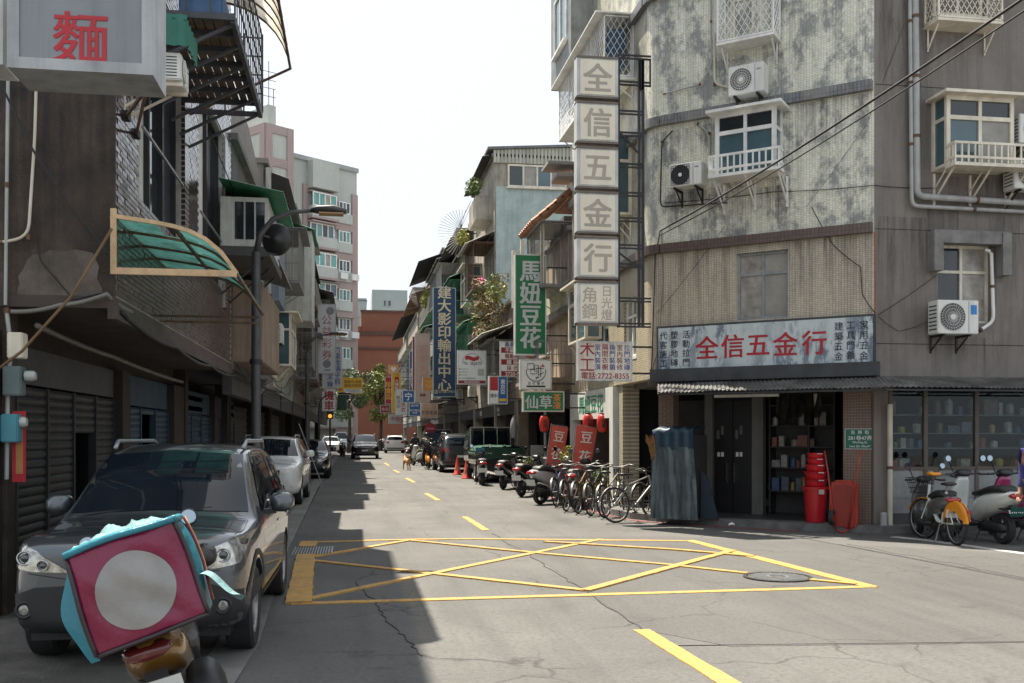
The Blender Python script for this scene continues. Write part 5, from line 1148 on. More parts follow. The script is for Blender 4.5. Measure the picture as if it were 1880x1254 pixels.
# noodle light box, near left
S = sign(14, -78, 282, 132, 6.6, 'large grey light box with a red noodle character at top left', M('dusty_light_box', (.20, .22, .24), .5, var=.1, sc=2, streak=.35), .42, M('pale_alu', (.34, .35, .36), .4, .3, streak=.45), rim=.07)
text('麵', .345, S['fr'].mat(*[S['fr'].px(148, 70)[0], .0045, S['fr'].px(148, 70)[1]]), S_RED, S['o'], .012, name='character')
text('牛', .345, S['fr'].mat(*[S['fr'].px(148, -44)[0], .0045, S['fr'].px(148, -48)[1]]), S_RED, S['o'], .012, name='character')
for a, c in (((262, 176), (232, 213)), ((318, 182), (250, 246))):
    q = LF.px(c[0], c[1], .02); MB().bar((S['u1']-.1, 6.9, S['zb']+.02), tuple(LF.w(q[0], .02, q[1])), .016).build('stay', RUSTY, S['o']); MB(LF).box(q[0]-.06, q[0]+.06, 0, .05, q[1]-.04, q[1]+.04).build('wall_plate', DSTEEL, S['o'])
sign(-60, -80, 7, 118, 6.9, 'pale sign box cut by the left picture edge', S_IVORY, .3)
# stacked white boxes of the hardware shop
fr = Fr((0, 18.1), (1, 0), (0, -1)); VS = thing('stacked_sign', 'tall stack of six faded white light boxes on black iron frame', 'sign', (4.6, 18.1, 4))
LBOX = M('faded_light_box', (.76, .70, .57), .5, var=.06, sc=3, streak=.18, dirt=(.35, .26, .16))
ys = [(104, 180), (187, 263), (270, 346), (352, 429), (435, 512), (517, 596)]
for (a, c), ch in zip(ys, '全信五金行 '):
    u0, zt = fr.px(1059, a); u1, zb = fr.px(1135, c); zt = fr.px(1095, a)[1]; zb = fr.px(1095, c)[1]
    bx = MB(fr).box(u0, u1, -.24, -.002, zb, zt).build('light_box', S_CASE, VS)
    MB(fr).box(u0+.06, u1-.06, -.002, .012, zb+.06, zt-.06).build('face', LBOX, bx, bev=.006)
    for q in ((u0, u1, zb-.005, zb+.035), (u0, u1, zt-.03, zt+.005)): MB(fr).box(q[0], q[1], -.2, .02, q[2], q[3]).build('rim', M('brown_rim', (.16, .13, .11), .6, .2), bx)
    if ch != ' ': text(ch, .56, fr.mat((u0+u1)/2, .0125, (zb+zt)/2), S_TAN, bx, .022, name='character')
    else:
        text('角\n鋼', .31, fr.mat(u0+(u1-u0)*.3, .0125, (zb+zt)/2), S_TAN, bx, .005, 1.0); text('日\n光\n燈', .22, fr.mat(u0+(u1-u0)*.72, .0125, (zb+zt)/2), S_TAN, bx, .005, 1.0)
u1 = fr.px(1136, 300)[0]; ut = fr.px(1198, 300)[0]
zt, zb = fr.px(1140, 104)[1], fr.px(1140, 600)[1]; b = MB(fr)
for u in (u1+.02, fr.px(1176, 300)[0], fr.px(1183, 300)[0]): b.box(u-.026, u+.026, -.13, -.08, zb, zt)
b.build('upright', DSTEEL, VS)
for y in (104, 153, 207, 247, 305, 358, 405, 455, 490, 553, 600):
    z = fr.px(1140, y)[1]
    for dz in (0, .06): MB(fr).box(u1, fr.px(1183, 300)[0] if y not in (104, 153, 553, 600) else ut, -.12, -.085, z+dz, z+dz+.03).build('rung', DSTEEL, VS)
for (a, c) in ((235, 278), (460, 490)): MB(fr).bar((u1, -.1, fr.px(1140, a)[1]), (fr.px(1176, 0)[0], -.1, fr.px(1140, c)[1]), .022).build('brace', DSTEEL, VS)
MB(fr).box(fr.px(1176, 0)[0], fr.px(1184, 0)[0], -.14, -.08, fr.px(1140, 160)[1], zt).build('dark_panel', DSTEEL, VS); MB(fr).box(ut-.03, ut, -.12, -.09, fr.px(1140, 153)[1], zt).build('upright', DSTEEL, VS)
# carpentry sign
S = sign(1061, 627, 1161, 699, 18.4, 'rust stained white carpentry sign with phone number below the stack', M('rust_stained_white', (.68, .64, .56), .5, var=.08, patch=.5, patchcol=(.45, .22, .07), psc=1.4, streak=.45, dirt=(.3, .12, .03)), .16, arm=5.65)
put(S, '木\n工', .17, .62, .30, S_DRED, .012, .98)
for i, (t_, m_) in enumerate((('室\n內\n裝\n潢', S_BLUET), ('隔\n間\n衣\n櫥', S_DRED), ('換\n門\n裝\n鎖', S_BLUET), ('室\n內\n裝\n修', smat('sign_brown', (.2, .07, .02))), ('拉\n門\n地\n磚', S_BLUET))): put(S, t_, .36+i*.135, .60, .125, m_, .008, 1.0)
put(S, '電話:2722-8355', .5, .13, .145, S_DRED, .012)
# fascia sign on the chamfer
a = CH.px(1206, 682, .12); c = CH.px(1606, 580, .12); zl0, zl1 = CH.px(1400, 676, .12)[1], CH.px(1400, 590, .12)[1]
FS = thing('fascia_sign', 'weathered blue white hardware shop fascia sign with red characters', 'sign', CH.w(2, .1, 2.8))
def weather(name):
    m, t, b_ = nodes(name); v = coords(t, (1, 1, .35))
    f = ramp(t, noise(t, v, 5, 9, .75), .46, .54); big = ramp(t, noise(t, coords(t), .9, 2), .35, .6)
    c_ = mix(t, mix(t, 1, f, big, 'MULTIPLY'), (.50, .56, .57), (.13, .17, .22)); c_ = mix(t, ramp(t, noise(t, v, 14, 6, .7), .6, .7), c_, (.22, .27, .31))
    t.links.new(c_, b_.inputs['Base Color']); b_.inputs['Roughness'].default_value = .7; return m
MB(CH).box(a[0], c[0], .02, .118, zl0-.02, zl1+.02).build('board', FASC, FS); MB(CH).box(a[0]+.03, c[0]-.03, .118, .124, zl0+.02, zl1-.02).build('face', weather('weathered_sign_paint'), FS)
mid = (zl0+zl1)/2
def cput(x, body, size, mt, bold=.01, line=1.05): text(body, size, CH.mat(CH.px(x, 640, .12)[0], .1245, mid), mt, FS, bold, line)
for x, ch in ((1298, '全'), (1345, '信'), (1392, '五'), (1442, '金'), (1495, '行')): cput(x, ch, .45, S_RED, .018)
for x, t_ in ((1218, '代\n客\n施\n工'), (1238, '塑\n膠\n地\n磚'), (1260, '活\n動\n拉\n門'), (1540, '建\n築\n五\n金'), (1562, '工\n具\n門\n鎖'), (1586, '家\n用\n五\n金')): cput(x, t_, .155, S_INK, .006, 1.12)
# green dessert sign
S = sign(945, 467, 1003, 652, 26.0, 'tall green dessert shop sign with grey characters', S_GREEN, .2, M('pale_frame', (.6, .62, .6), .4, .2), arm=5.65); put(S, '馬\n妞\n豆\n花', .5, .5, .60, S_PALEG, .03, .985, 1.0, 1)
S = sign(955, 660, 1013, 715, 25.0, 'square white sign with line drawn bowl logo', S_GREY if False else OFFW, .2, arm=5.65)
fr = S['fr']; cu, cz = (S['u0']+S['u1'])/2, S['zb']+S['h']*.60; b = MB(fr); r = .25; n = .012
b.tube([(cu+math.cos(g)*r, n, cz+math.sin(g)*r) for g in [math.pi+.15+(math.pi-.3+.0)*i/16 for i in range(17)]], .011, 4); b.bar((cu-r, n, cz-.04), (cu-r, n, cz+.05), .011); b.bar((cu+r, n, cz-.04), (cu+r, n, cz+.05), .011)
for (x0, z0, x1, z1) in ((-.22, .05, -.06, .20), (-.14, -.06, .02, .06), (-.04, .0, .06, .16)): b.tube([(cu+x0, n, cz+z0), (cu+x1, n, cz+z0), (cu+x1, n, cz+z1), (cu+x0, n, cz+z1)], .010, 4, closed=True)
for q in (((.06, .16), (.06, -.1)), ((.0, .08), (.2, .08)), ((.12, .14), (.12, -.14)), ((.05, -.1), (.2, -.02)), ((-.02, -.15), (.08, -.15)), ((.0, -.2), (.06, -.12))): b.bar((cu+q[0][0], n, cz+q[0][1]), (cu+q[1][0], n, cz+q[1][1]), .010)
b.build('bowl_logo', S_INK, S['o']); MB(fr).prism([(cu+.14, cz+.12), (cu+.23, cz+.12), (cu+.16, cz+.2)], .004, .012).build('red_corner', S_RED, S['o'])
put(S, '豆 花 鋪 子', .5, .2, .09, S_INK); strip(S, .2, .8, .07, .13, S_INK)
S = sign(960, 718, 1036, 756, 23.6, 'wide green herbal jelly sign below the logo sign', S_GREEN, .16, M('pale_frame2', (.5, .5, .42), .4, .2), arm=5.65); put(S, '仙草', .38, .47, .34, S_PALEG, .02); put(S, '茶\n凍', .82, .5, .20, M('sign_yellow_red', (.62, .25, .06), .5), .02, .95)
# metalwork sign
S = sign(918, 627, 992, 692, 31.0, 'striped red white and blue metalwork sign half behind green sign', OFFW, .1, arm=5.65)
for k, (t_, bgm, tm_) in enumerate((('鑫晨鐵', OFFW, S_BLUET), ('不鏽鋼', S_DRED, OFFW), ('電動捲', OFFW, S_DRED), ('鐵 屋', S_DRED, OFFW), ('採 光', OFFW, S_DRED), ('2720-2', S_DRED, OFFW))):
    if bgm is S_DRED: strip(S, .03, .97, 1-(k+1)/6+.006, 1-k/6-.006, bgm)
    put(S, t_, .30, 1-(k+.5)/6, .16, tm_, .015, n=.0052)
# white flag sign
S = sign(840, 643, 893, 706, 36.0, 'white shop sign with red flag emblem and small print', OFFW, .2, arm=5.65); fr = S['fr']; cu = (S['u0']+S['u1'])/2; cz = S['zb']+S['h']*.60
b = MB(fr); b.tube([(cu+math.cos(math.pi*i/14)*.36, .01, cz+math.sin(math.pi*i/14)*.38) for i in range(15)], .008, 4); b.build('arc', S_DRED, S['o'])
b = MB(fr); rows = [[(cu-.25+.5*i/10, .012, cz+.13+.14*j+.03*math.sin(i*.75)) for i in range(11)] for j in range(2)]; b.grid(rows); b.build('flag', S_RED, S['o'])
put(S, 'TK. SEJATI', .5, .60, .15, S_INK, .01); strip(S, .03, .97, .03, .12, S_DRED); put(S, '雅加達印尼商店', .5, .075, .08, OFFW, .01, n=.0052)
for k in range(4): put(S, ('wa.0912-0', 'tksejati.tw', 'facebook', '台北市信義區吳興街')[k], .12, (.45, .36, .28, .18)[k], .06, S_INK, align='LEFT'); strip(S, .06, .1, (.43, .34, .26, .165)[k], (.47, .38, .3, .195)[k], S_INK)
strip(S, .70, .92, .26, .46, S_GREY)
# navy copy shop sign
S = sign(795, 528, 837, 729, 40.0, 'tall navy copy shop sign with gold brush characters', S_NAVY, .2, M('grey_blue_frame', (.25, .33, .36), .4, .2), arm=5.65); put(S, '建\n大\n影\n印\n輸\n出\n中\n心', .5, .535, .54, S_GOLD, .022, .985, 1.05, 1, n=.005); put(S, '☎2758-7411', .5, .05, .16, S_GOLD, .01, n=.005)
S = sign(898, 690, 932, 742, 33.0, 'red white and blue sign under the metalwork sign', OFFW, .35, arm=5.65); strip(S, .04, .48, .48, .96, S_RED); strip(S, .5, .96, .04, .96, S_BLUE); put(S, '東\n京\n亞', .74, .62, .17, OFFW, .02, n=.0052); put(S, '便利', .27, .3, .14, S_INK, .01); strip(S, .54, .92, .1, .2, S_YEL, .005)
# farther signs, right side
S = sign(762, 612, 790, 738, 52.0, 'tall faded pink blank sign', S_PINK, .3, arm=5.65); put(S, '福\n華\n大\n廈', .55, .56, .5, smat('pale_rose', (.55, .33, .28)), .02); put(S, '福華', .5, .1, .16, S_INK, .02)
S = sign(776, 692, 797, 718, 49.0, 'small orange square sign before the pink one', S_ORG, .15, arm=5.65); put(S, '平價\n剪髮', .5, .5, .2, smat('pale_gold', (.75, .5, .2)), .0)
S = sign(752, 645, 759, 741, 62.0, 'narrow blue vertical sign behind pink sign', S_BLUE, .2, arm=5.65); put(S, '中\n醫\n診\n所', .5, .5, .3, OFFW, .02)
S = sign(757, 618, 763, 730, 58.0, 'narrow dark red sign edge behind pink sign', S_DRED, .3, arm=5.65)
S = sign(739, 717, 761, 739, 56.0, 'square blue sign with one white character', S_BLUE, .2, arm=5.65); put(S, '宁', .5, .5, .46, OFFW, .02)
S = sign(773, 740, 804, 767, 53.0, 'faded tan second hand goods sign', smat('faded_tan', (.5, .36, .26), streak=.4), .2, arm=5.65); put(S, '中古家具', .5, .35, .22, S_INK, .0)
S = sign(751, 740, 772, 764, 55.0, 'two line blue sign left of the tan one', S_BLUE, .2, arm=5.65); put(S, '影印輸出\n快速', .5, .35, .14, OFFW, .01); put(S, '證件照', .5, .8, .14, OFFW, .01)
S = sign(719, 684, 737, 758, 76.0, 'tall yellow sign with red panel far down the street', S_YEL, .2, arm=5.65); strip(S, .3, .75, .52, .9, S_RED); put(S, '大\n補\n帖', .52, .71, .26, OFFW, .02, n=.0052); put(S, '小吃', .5, .95, .2, S_RED, .02)
S = sign(707, 692, 719, 742, 82.0, 'red vertical sign with yellow characters far down the street', S_RED, .2, arm=5.65); put(S, '珍\n食\n品', .5, .5, .5, S_YEL, .02)
S = sign(726, 714, 748, 762, 70.0, 'white vertical sign with red and grey columns', OFFW, .2, arm=5.65); put(S, '專\n業\n洗\n衣', .65, .5, .36, S_RED, .01); put(S, '乾\n洗\n店', .25, .5, .3, S_INK, 0)
S = sign(714, 670, 731, 686, 86.0, 'small orange sign with white heart', S_ORG, .2, arm=5.65); fr = S['fr']; cu = (S['u0']+S['u1'])/2; cz = (S['zb']+S['zt'])/2
MB(fr).prism([(cu+.22*math.sin(g)**3*1.0, cz+.018*(13*math.cos(g)-5*math.cos(2*g)-2*math.cos(3*g)-math.cos(4*g))) for g in [2*math.pi*i/20 for i in range(20)]], .004, .012).build('heart', OFFW, S['o'])
S = sign(698, 744, 715, 758, 84.0, 'small maroon sign under the red vertical one', S_DRED, .2, arm=5.65); put(S, '食品', .5, .5, .3, S_PINK, .01)
S = sign(713, 760, 738, 778, 80.0, 'small grey and pink sign above the far white car', S_GREY, .2, arm=5.65); put(S, '中信', .5, .5, .4, S_RED, .02)
# left side
S = sign(583, 558, 617, 686, 40.0, 'tall grey lottery sign with red characters on the left row', S_GREY, .18, M('grey_case', (.3, .31, .31), .5), arm=-2.2); put(S, '公\n益\n彩\n券', .5, .52, .42, smat('dull_red', (.28, .03, .05)), .0, 1.1); fr = S['fr']
for f in (.9, .14): MB(fr).lathe([(0, .002), (.16, .002), (.16, .008), (0, .008)], (S['u0']+S['w']*(.68 if f > .5 else .5), .004, S['zb']+S['h']*f), (0, -1, 0), 16).build('bowl_emblem', M('emblem_grey', (.16, .16, .17), .5), S['o'])
put(S, '大樂透', .5, .05, .10, S_INK)
S = sign(611, 630, 628, 712, 47.0, 'ivory noodle sign with blue characters behind lottery sign', smat('pale_grey_sign', (.45, .45, .42)), .18, arm=-2.2); put(S, '竹\n皇\n金\n鍋\n子\n煎', .5, .5, .30, S_BLUET, .015)
S = sign(593, 688, 613, 712, 46.0, 'short white sign with two blue characters', smat('pale_grey_sign2', (.45, .46, .45)), .18, arm=-2.2); put(S, '不\n辣', .65, .5, .28, S_BLUET, .02)
S = sign(591, 713, 617, 755, 50.0, 'white motorcycle shop sign with two red characters', OFFW, .2, arm=-2.2); put(S, '機\n車', .5, .47, .50, S_RED, .03, 1.0)
S = sign(620, 693, 666, 723, 58.0, 'wide yellow noodle sign projecting over left lane', S_YEL, .15, M('yellow_frame', (.6, .4, .1), .5), arm=-2.2); put(S, '越南牛肉麵\n越南河粉館', .60, .62, .20, smat('sign_brown2', (.2, .09, .02)), .02, 1.1); strip(S, .25, .96, .06, .3, OFFW); put(S, '台北市信義區吳興街\nPHO NOODLE HOUSE', .6, .18, .09, S_INK, 0, n=.0052); put(S, '河\n內\n粉', .11, .5, .22, S_RED, .01)
# red banners
BAN = M('banner_red', (.55, .10, .075), .8, var=.1); fr = Fr((0, 23.4), (1, 0), (0, -1))
for i, (p, lab) in enumerate((([(1014, 781), (1043, 785), (1031, 872), (1001, 866)], 'red dessert banner beside the red lantern, in shade'), ([(1059, 780), (1097, 788), (1080, 880), (1050, 876)], 'bright red dessert banner leaning before the white shopfront'))):
    fr = Fr((0, 24.6 if i == 0 else 22.6), (1, 0), (0, -1)); q = [fr.px(*a) for a in p]
    o = thing('banner', lab, 'banner', fr.w(q[3][0], 0, .1), 'red dessert banners')
    q[2] = (q[1][0]+(q[2][0]-q[1][0])*1.35, q[1][1]+(q[2][1]-q[1][1])*1.35); q[3] = (q[0][0]+(q[3][0]-q[0][0])*1.35, q[0][1]+(q[3][1]-q[0][1])*1.35)
    MB(fr).prism(q, -.012, 0).build('cloth', BAN, o); tl_ = math.atan2(q[0][0]-q[3][0], q[0][1]-q[3][1])
    wd = q[1][0]-q[0][0]; L = Vector((q[0][0]-q[3][0], q[0][1]-q[3][1])).length
    for k, ch in enumerate('豆花仙'):
        f = .16+k*.27; cu = q[0][0]+(q[3][0]-q[0][0])*f+wd*.52; cz = q[0][1]+(q[3][1]-q[0][1])*f-.03
        text(ch, .3, fr.mat(cu, .004, cz) @ Matrix.Rotation(-tl_, 4, 'Z'), OFFW, o, .012, name='character')
    MB(fr).bar((q[0][0]-.02, -.03, q[0][1]+.05), (q[3][0]-.02, -.03, .11), .014).build('pole', STEEL, o)
    MB(fr).bar((q[0][0]-.02, -.03, q[0][1]+.02), (q[1][0], -.03, q[1][1]+.02), .01).build('crossbar', STEEL, o)
# lanterns
LANT = M('lantern_red', (.55, .03, .02), .5, var=.1)
for i, (px, py, Y, r, lab) in enumerate(((999, 778, 25.0, .13, 'red paper lantern with black characters beside the banner'), (1080, 776, 22.9, .13, 'red lantern inside the white shopfront, farther one'), (1106, 777, 21.9, .13, 'red lantern inside the white shopfront, nearer one'))):
    p = onY(px, py, Y); o = thing('red_lantern', lab, 'lantern', p, 'red paper lanterns'); b = MB(); pr = []
    for k in range(17): f = k/16; pr.append((r*(.55+.45*math.sin(math.pi*f)**.5)*(1-.03*(k % 2)), -.2+.4*f))
    b.lathe(pr, p, seg=20); b.build('body', LANT, o, smooth=True); b = MB(); b.lathe([(.06, .2), (.075, .2), (.075, .225), (.06, .225)], p, seg=12, close=True); b.lathe([(.06, -.225), (.075, -.225), (.075, -.2), (.06, -.2)], p, seg=12, close=True); b.build('cap', BLACK, o)
    MB().bar(tuple(p+Vector((0, 0, .22))), tuple(p+Vector((0, 0, .6))), .004).build('cord', WIRE, o); text('仙\n草', .12, Fr((0, p.y), (1, 0), (0, -1)).mat(p.x, r+.005, p.z), BLACK, o, .02)
# ================================================================== cars
DG = lambda: bpy.context.evaluated_depsgraph_get()
def smooth_solid(verts, faces, level, cutters=(), creases=None):
    "subdivided closed surface with wheel arches cut out"
    me = bpy.data.meshes.new('t'); me.from_pydata(verts, [], faces); bm = bmesh.new(); bm.from_mesh(me); bmesh.ops.recalc_face_normals(bm, faces=bm.faces); bm.to_mesh(me); bm.free()
    o = bpy.data.objects.new('t', me); COL.objects.link(o); md = o.modifiers.new('s', 'SUBSURF'); md.levels = level; md.render_levels = level
    tmp = []
    for (y, z, r, wd) in cutters:
        b = MB(); b.lathe([(r, -wd), (r, wd)], (0, y, z), (1, 0, 0), 28); c = b.build('t', None); tmp.append(c); q = o.modifiers.new('b', 'BOOLEAN'); q.operation = 'DIFFERENCE'; q.object = c; q.solver = 'EXACT'
    dg = DG(); dg.update(); m2 = bpy.data.meshes.new_from_object(o.evaluated_get(dg))
    for c in tmp+[o]: d = c.data; bpy.data.objects.remove(c); bpy.data.meshes.remove(d)
    m2.materials.clear(); return m2
def decal(me_bvh, poly, ax, cell=.09, off=.006, mirror=False, sgn=1):
    "outline laid over the body: ax 'f' seen from the front (x, z), 'b' from the back, 's' from the side (y, z), 't' from above (x, y)"
    bm = bmesh.new()
    vs = [bm.verts.new((p[0], p[1], 0)) for p in poly]; bm.faces.new(vs)
    xs = [p[0] for p in poly]; ys = [p[1] for p in poly]
    for a, lo, hi in ((0, min(xs), max(xs)), (1, min(ys), max(ys))):
        k = int((hi-lo)/cell)
        for i in range(1, k+1):
            v = lo+(hi-lo)*i/(k+1); co = [0, 0, 0]; no = [0, 0, 0]; co[a] = v; no[a] = 1
            bmesh.ops.bisect_plane(bm, geom=bm.verts[:]+bm.edges[:]+bm.faces[:], plane_co=co, plane_no=no, dist=1e-5)
    bmesh.ops.triangulate(bm, faces=bm.faces); bm.verts.ensure_lookup_table()
    V = []; 
    for v in bm.verts:
        a, c = v.co.x, v.co.y
        if ax == 'f': o, d = Vector((a, -3, c)), Vector((0, 1, 0))
        elif ax == 'b': o, d = Vector((a, 9, c)), Vector((0, -1, 0))
        elif ax == 't': o, d = Vector((a, c, 5)), Vector((0, 0, -1))
        else: o, d = Vector((sgn*4, a, c)), Vector((-sgn, 0, 0))
        h = me_bvh.ray_cast(o, d)
        if h[0] is None: h = me_bvh.find_nearest(o+d*3.4 if ax != 't' else Vector((a, c, 1)))
        n = h[1] if h[1].dot(d) < 0 else -h[1]
        V.append(h[0] + (n*.6-d*.4).normalized()*off)
    F = [[v.index for v in f.verts] for f in bm.faces]; bm.verts.index_update(); F = [[v.index for v in f.verts] for f in bm.faces]; bm.free()
    b = MB(); b.v = V; b.f = F; return b
TYRE = RUBBER; RIMM = M('alloy_rim', (.42, .42, .43), .35, .8, var=.1); LAMPG = M('lamp_glass', (.62, .62, .58), .12, var=.2, sc=14, spec=.8, coat=.6); LAMPR = M('tail_lamp', (.35, .01, .012), .15, var=.2, sc=10, coat=.6); LAMPD = M('lamp_inner', (.16, .16, .16), .2, .6); PLATEM = M('number_plate', (.62, .64, .62), .4, var=.08)
WS = M('car_glass', (.006, .010, .016), .03, var=.2, sc=1, spec=.4)
def wheel(parent, x, y, r, wd, side, rim=None):
    w_ = MB(); h = wd/2
    w_.lathe([(r*.62, -h*.9), (r*.9, -h), (r*.985, -h*.8), (r, -h*.4), (r, h*.4), (r*.985, h*.8), (r*.9, h), (r*.62, h*.9)], (x, y, r), (1, 0, 0), 30, close=True); t = w_.build('wheel', TYRE, parent, smooth='auto')
    b = MB(); s = side*h*.72
    b.lathe([(r*.62, s-side*.10), (r*.64, s+side*.02), (r*.58, s+side*.012), (r*.56, s-side*.06)], (x, y, r), (1, 0, 0), 26, close=True)
    for k in range(6):
        g = 2*math.pi*k/6+.2; c, d = math.cos(g), math.sin(g); b.tube([(x+s-side*.03, y+c*r*.1, r+d*r*.1), (x+s-side*.015, y+c*r*.58, r+d*r*.58)], [r*.10, r*.075], 4)
    b.lathe([(0, s-side*.06), (r*.16, s-side*.06), (r*.14, s), (0, s)], (x, y, r), (1, 0, 0), 12); b.build('rim', rim or RIMM, t)
    b = MB(); b.lathe([(0, s-side*.12), (r*.58, s-side*.12), (r*.58, s-side*.10), (0, s-side*.10)], (x, y, r), (1, 0, 0), 20); b.build('brake_disc', DSTEEL, t)
def car(name, label, paint, L=4.5, W=1.82, H=1.68, hood=1.05, hz=.98, belt=1.05, cowl=1.15, wst=1.95, re=4.2, nose=.86, kind='suv', clad=True, wr=.34, seats=True, gl=None, group='cars parked along the street', frontless=False, detail=True, cat='car'):
    "front at y = 0 facing -y, centred on x"
    w2 = W/2; roofw = w2*.68; st = []
    def S(y, w_, zb, zs, zbelt, top): st.append((y, [(w_*.80, zb), (w_*.97, zb+.06), (w_*.995, zb+.24), (w_, zs), (w_*.965, zbelt)]+top))
    def hoodtop(w_, z, zc): return [(w_*.90, z+.01), (w_*.72, z+.03), (w_*.40, zc-.01), (0, zc)]
    S(.0, w2*.74, .36, .56, nose-.12, hoodtop(w2*.74, nose-.09, nose-.05)); S(.06, w2*.86, .27, .58, nose-.06, hoodtop(w2*.84, nose-.02, nose+.02)); S(.26, w2*.97, .24, .64, nose+.01, hoodtop(w2*.95, nose+.04, nose+.09)); S(.62, w2, .24, .68, hz-.07, hoodtop(w2*.97, hz-.03, hz+.03)); S(hood, w2, .24, .72, hz, hoodtop(w2*.97, hz+.03, hz+.08))
    zr = H
    def roof(f): # f 0 at cowl .. 1 at roof
        zz = belt+(zr-belt)*f; return [(w2*(.93-.13*f), belt+(zz-belt)*.55), (w2*(.86-.13*f), belt+(zz-belt)*.93), (w2*(.66-.12*f), zz-.02*f), (0, zz+.015)]
    S(cowl+.02, w2, .24, .74, belt-.02, [(w2*.93, belt+.01), (w2*.84, belt+.02), (w2*.45, belt+.05), (0, belt+.07)])
    S((cowl+wst)/2, w2, .24, .76, belt, roof(.56)); S(wst, w2, .24, .77, belt+.01, roof(.93)); S(wst+.4, w2, .24, .78, belt+.02, roof(1.0)); S((wst+re)/2+.2, w2, .24, .78, belt+.03, roof(1.0))
    if kind == 'sedan':
        S(re-.75, w2, .24, .78, belt+.03, roof(.9)); S(re, w2*.99, .26, .78, belt+.02, [(w2*.88, belt+.05), (w2*.78, belt+.07), (w2*.45, belt+.09), (0, belt+.10)]); S(L-.12, w2*.93, .28, .72, belt-.02, hoodtop(w2*.9, belt, belt+.05)); S(L, w2*.86, .36, .64, belt-.16, hoodtop(w2*.82, belt-.14, belt-.1))
    elif kind == 'van':
        S(L-.25, w2*.99, .25, .78, belt+.04, roof(1.0)); S(L-.06, w2*.96, .28, .76, belt+.03, roof(.95)); S(L, w2*.9, .34, .74, belt, roof(.8))
    else:
        S(re, w2*.985, .25, .80, belt+.06, roof(.93)); S(L-.22, w2*.95, .27, .78, belt+.05, roof(.55)); S(L-.06, w2*.92, .28, .70, belt-.03, [(w2*.84, belt+.0), (w2*.72, belt+.03), (w2*.4, belt+.05), (0, belt+.06)]); S(L, w2*.84, .36, .60, belt-.32, hoodtop(w2*.8, belt-.3, belt-.26))
    K = len(st[0][1]); V = []; F = []
    for (y, ring) in st:
        full = [(-x, z) for x, z in ring] + [(x, z) for x, z in ring[-2::-1]]
        for x, z in full: V.append((x, y, z))
    m = 2*K-1
    for i in range(len(st)-1):
        for j in range(m-1): F.append([i*m+j, i*m+j+1, (i+1)*m+j+1, (i+1)*m+j])
        F.append([i*m+m-1, i*m, (i+1)*m, (i+1)*m+m-1])
    for i in (0, len(st)-1):
        b = i*m
        for j in range(K-2): F.append([b+j, b+j+1, b+m-2-j, b+m-1-j])
        F.append([b+K-2, b+K-1, b+K])
    yf, yr = .82, L-.95
    me = smooth_solid(V, F, 2, [(yf, wr, wr+.055, 2), (yr, wr, wr+.055, 2)])
    o = thing(name, label, cat, (0, 0, 0), group)
    bvh = BVHTree.FromPolygons([v.co.copy() for v in me.vertices], [list(p.vertices) for p in me.polygons])
    body = fin(me, 'body', paint, o, smooth='auto', fix=False)
    g = gl or WS
    MB().box(-w2*.82, w2*.82, .25, L-.3, .22, .62).build('underbody', BLACK, o)
    def dec(nm, poly, ax, mt, both=True, par=None, off=.006, cell=.09, sm=True):
        for sg in ((1, -1) if both else (1,)):
            pl = poly if ax == 's' else [(sg*p[0], p[1]) for p in poly]
            r_ = decal(bvh, pl, ax, cell, off, sgn=sg).build(nm, mt, par or o, smooth=sm)
        return r_
    zt = H-.09; zg = belt+.06
    # windscreen and windows
    dec('windscreen', [(-w2*.84, belt+.085), (0, belt+.11), (w2*.84, belt+.085), (w2*.68, zt-.02), (0, zt+.02), (-w2*.68, zt-.02)], 'f', g, False)
    yb = (wst+re)/2+.12
    if kind == 'van': wins = [[(cowl+.42, zg), (cowl+1.0, zg), (cowl+1.0, zt-.04), (wst+.06, zt-.04)], [(cowl+1.07, zg), (re-.1, zg), (re-.1, zt-.04), (cowl+1.07, zt-.04)]]
    elif kind == 'sedan': wins = [[(cowl+.45, zg), (yb-.2, zg), (yb-.2, zt-.03), (wst+.14, zt-.04)], [(yb-.12, zg), (re-.35, zg+.03), (re-.85, zt-.06), (yb-.12, zt-.03)]]
    else: wins = [[(cowl+.42, zg), (yb-.12, zg), (yb-.12, zt-.03), (wst+.12, zt-.05)], [(yb-.05, zg), (re-.72, zg+.02), (re-.85, zt-.05), (yb-.05, zt-.03)], [(re-.62, zg+.04), (re-.14, zg+.16), (re-.3, zt-.08), (re-.72, zt-.06)]]
    for wq in wins: dec('side_window', wq, 's', g)
    zz = belt+.12 if kind != 'sedan' else belt+.14
    if kind != 'pickup': dec('rear_window', [(-w2*.74, zz), (w2*.74, zz), (w2*.60, zt-.05), (-w2*.60, zt-.05)], 'b', g, False)
    if kind == 'pickup': pass
    # front
    n = nose
    dec('headlight', [(w2*.52, n-.16), (w2*.74, n-.12), (w2*.93, n-.02), (w2*.90, n+.05), (w2*.68, n-.02), (w2*.50, n-.08)], 'f', LAMPG)
    dec('grille', [(-w2*.46, n-.20), (w2*.46, n-.20), (w2*.48, n-.06), (-w2*.48, n-.06)], 'f', BLACK, False); dec('grille_bar', [(-w2*.44, n-.14), (w2*.44, n-.14), (w2*.44, n-.11), (-w2*.44, n-.11)], 'f', CHROME, False, off=.012)
    dec('lower_grille', [(-w2*.62, .34), (w2*.62, .34), (w2*.58, .5), (-w2*.58, .5)], 'f', BLACK, False); dec('number_plate', [(-.19, .53), (.19, .53), (.19, .63), (-.19, .63)], 'f', PLATEM, False, off=.012)
    dec('fog_lamp', [(w2*.76+.05*math.cos(a), .44+.05*math.sin(a)) for a in [6.283*i/10 for i in range(10)]], 'f', LAMPG, off=.01)
    if clad: dec('sill_cladding', [(.4, .25), (L-.4, .25), (L-.4, .40), (.4, .40)], 's', BLACK)
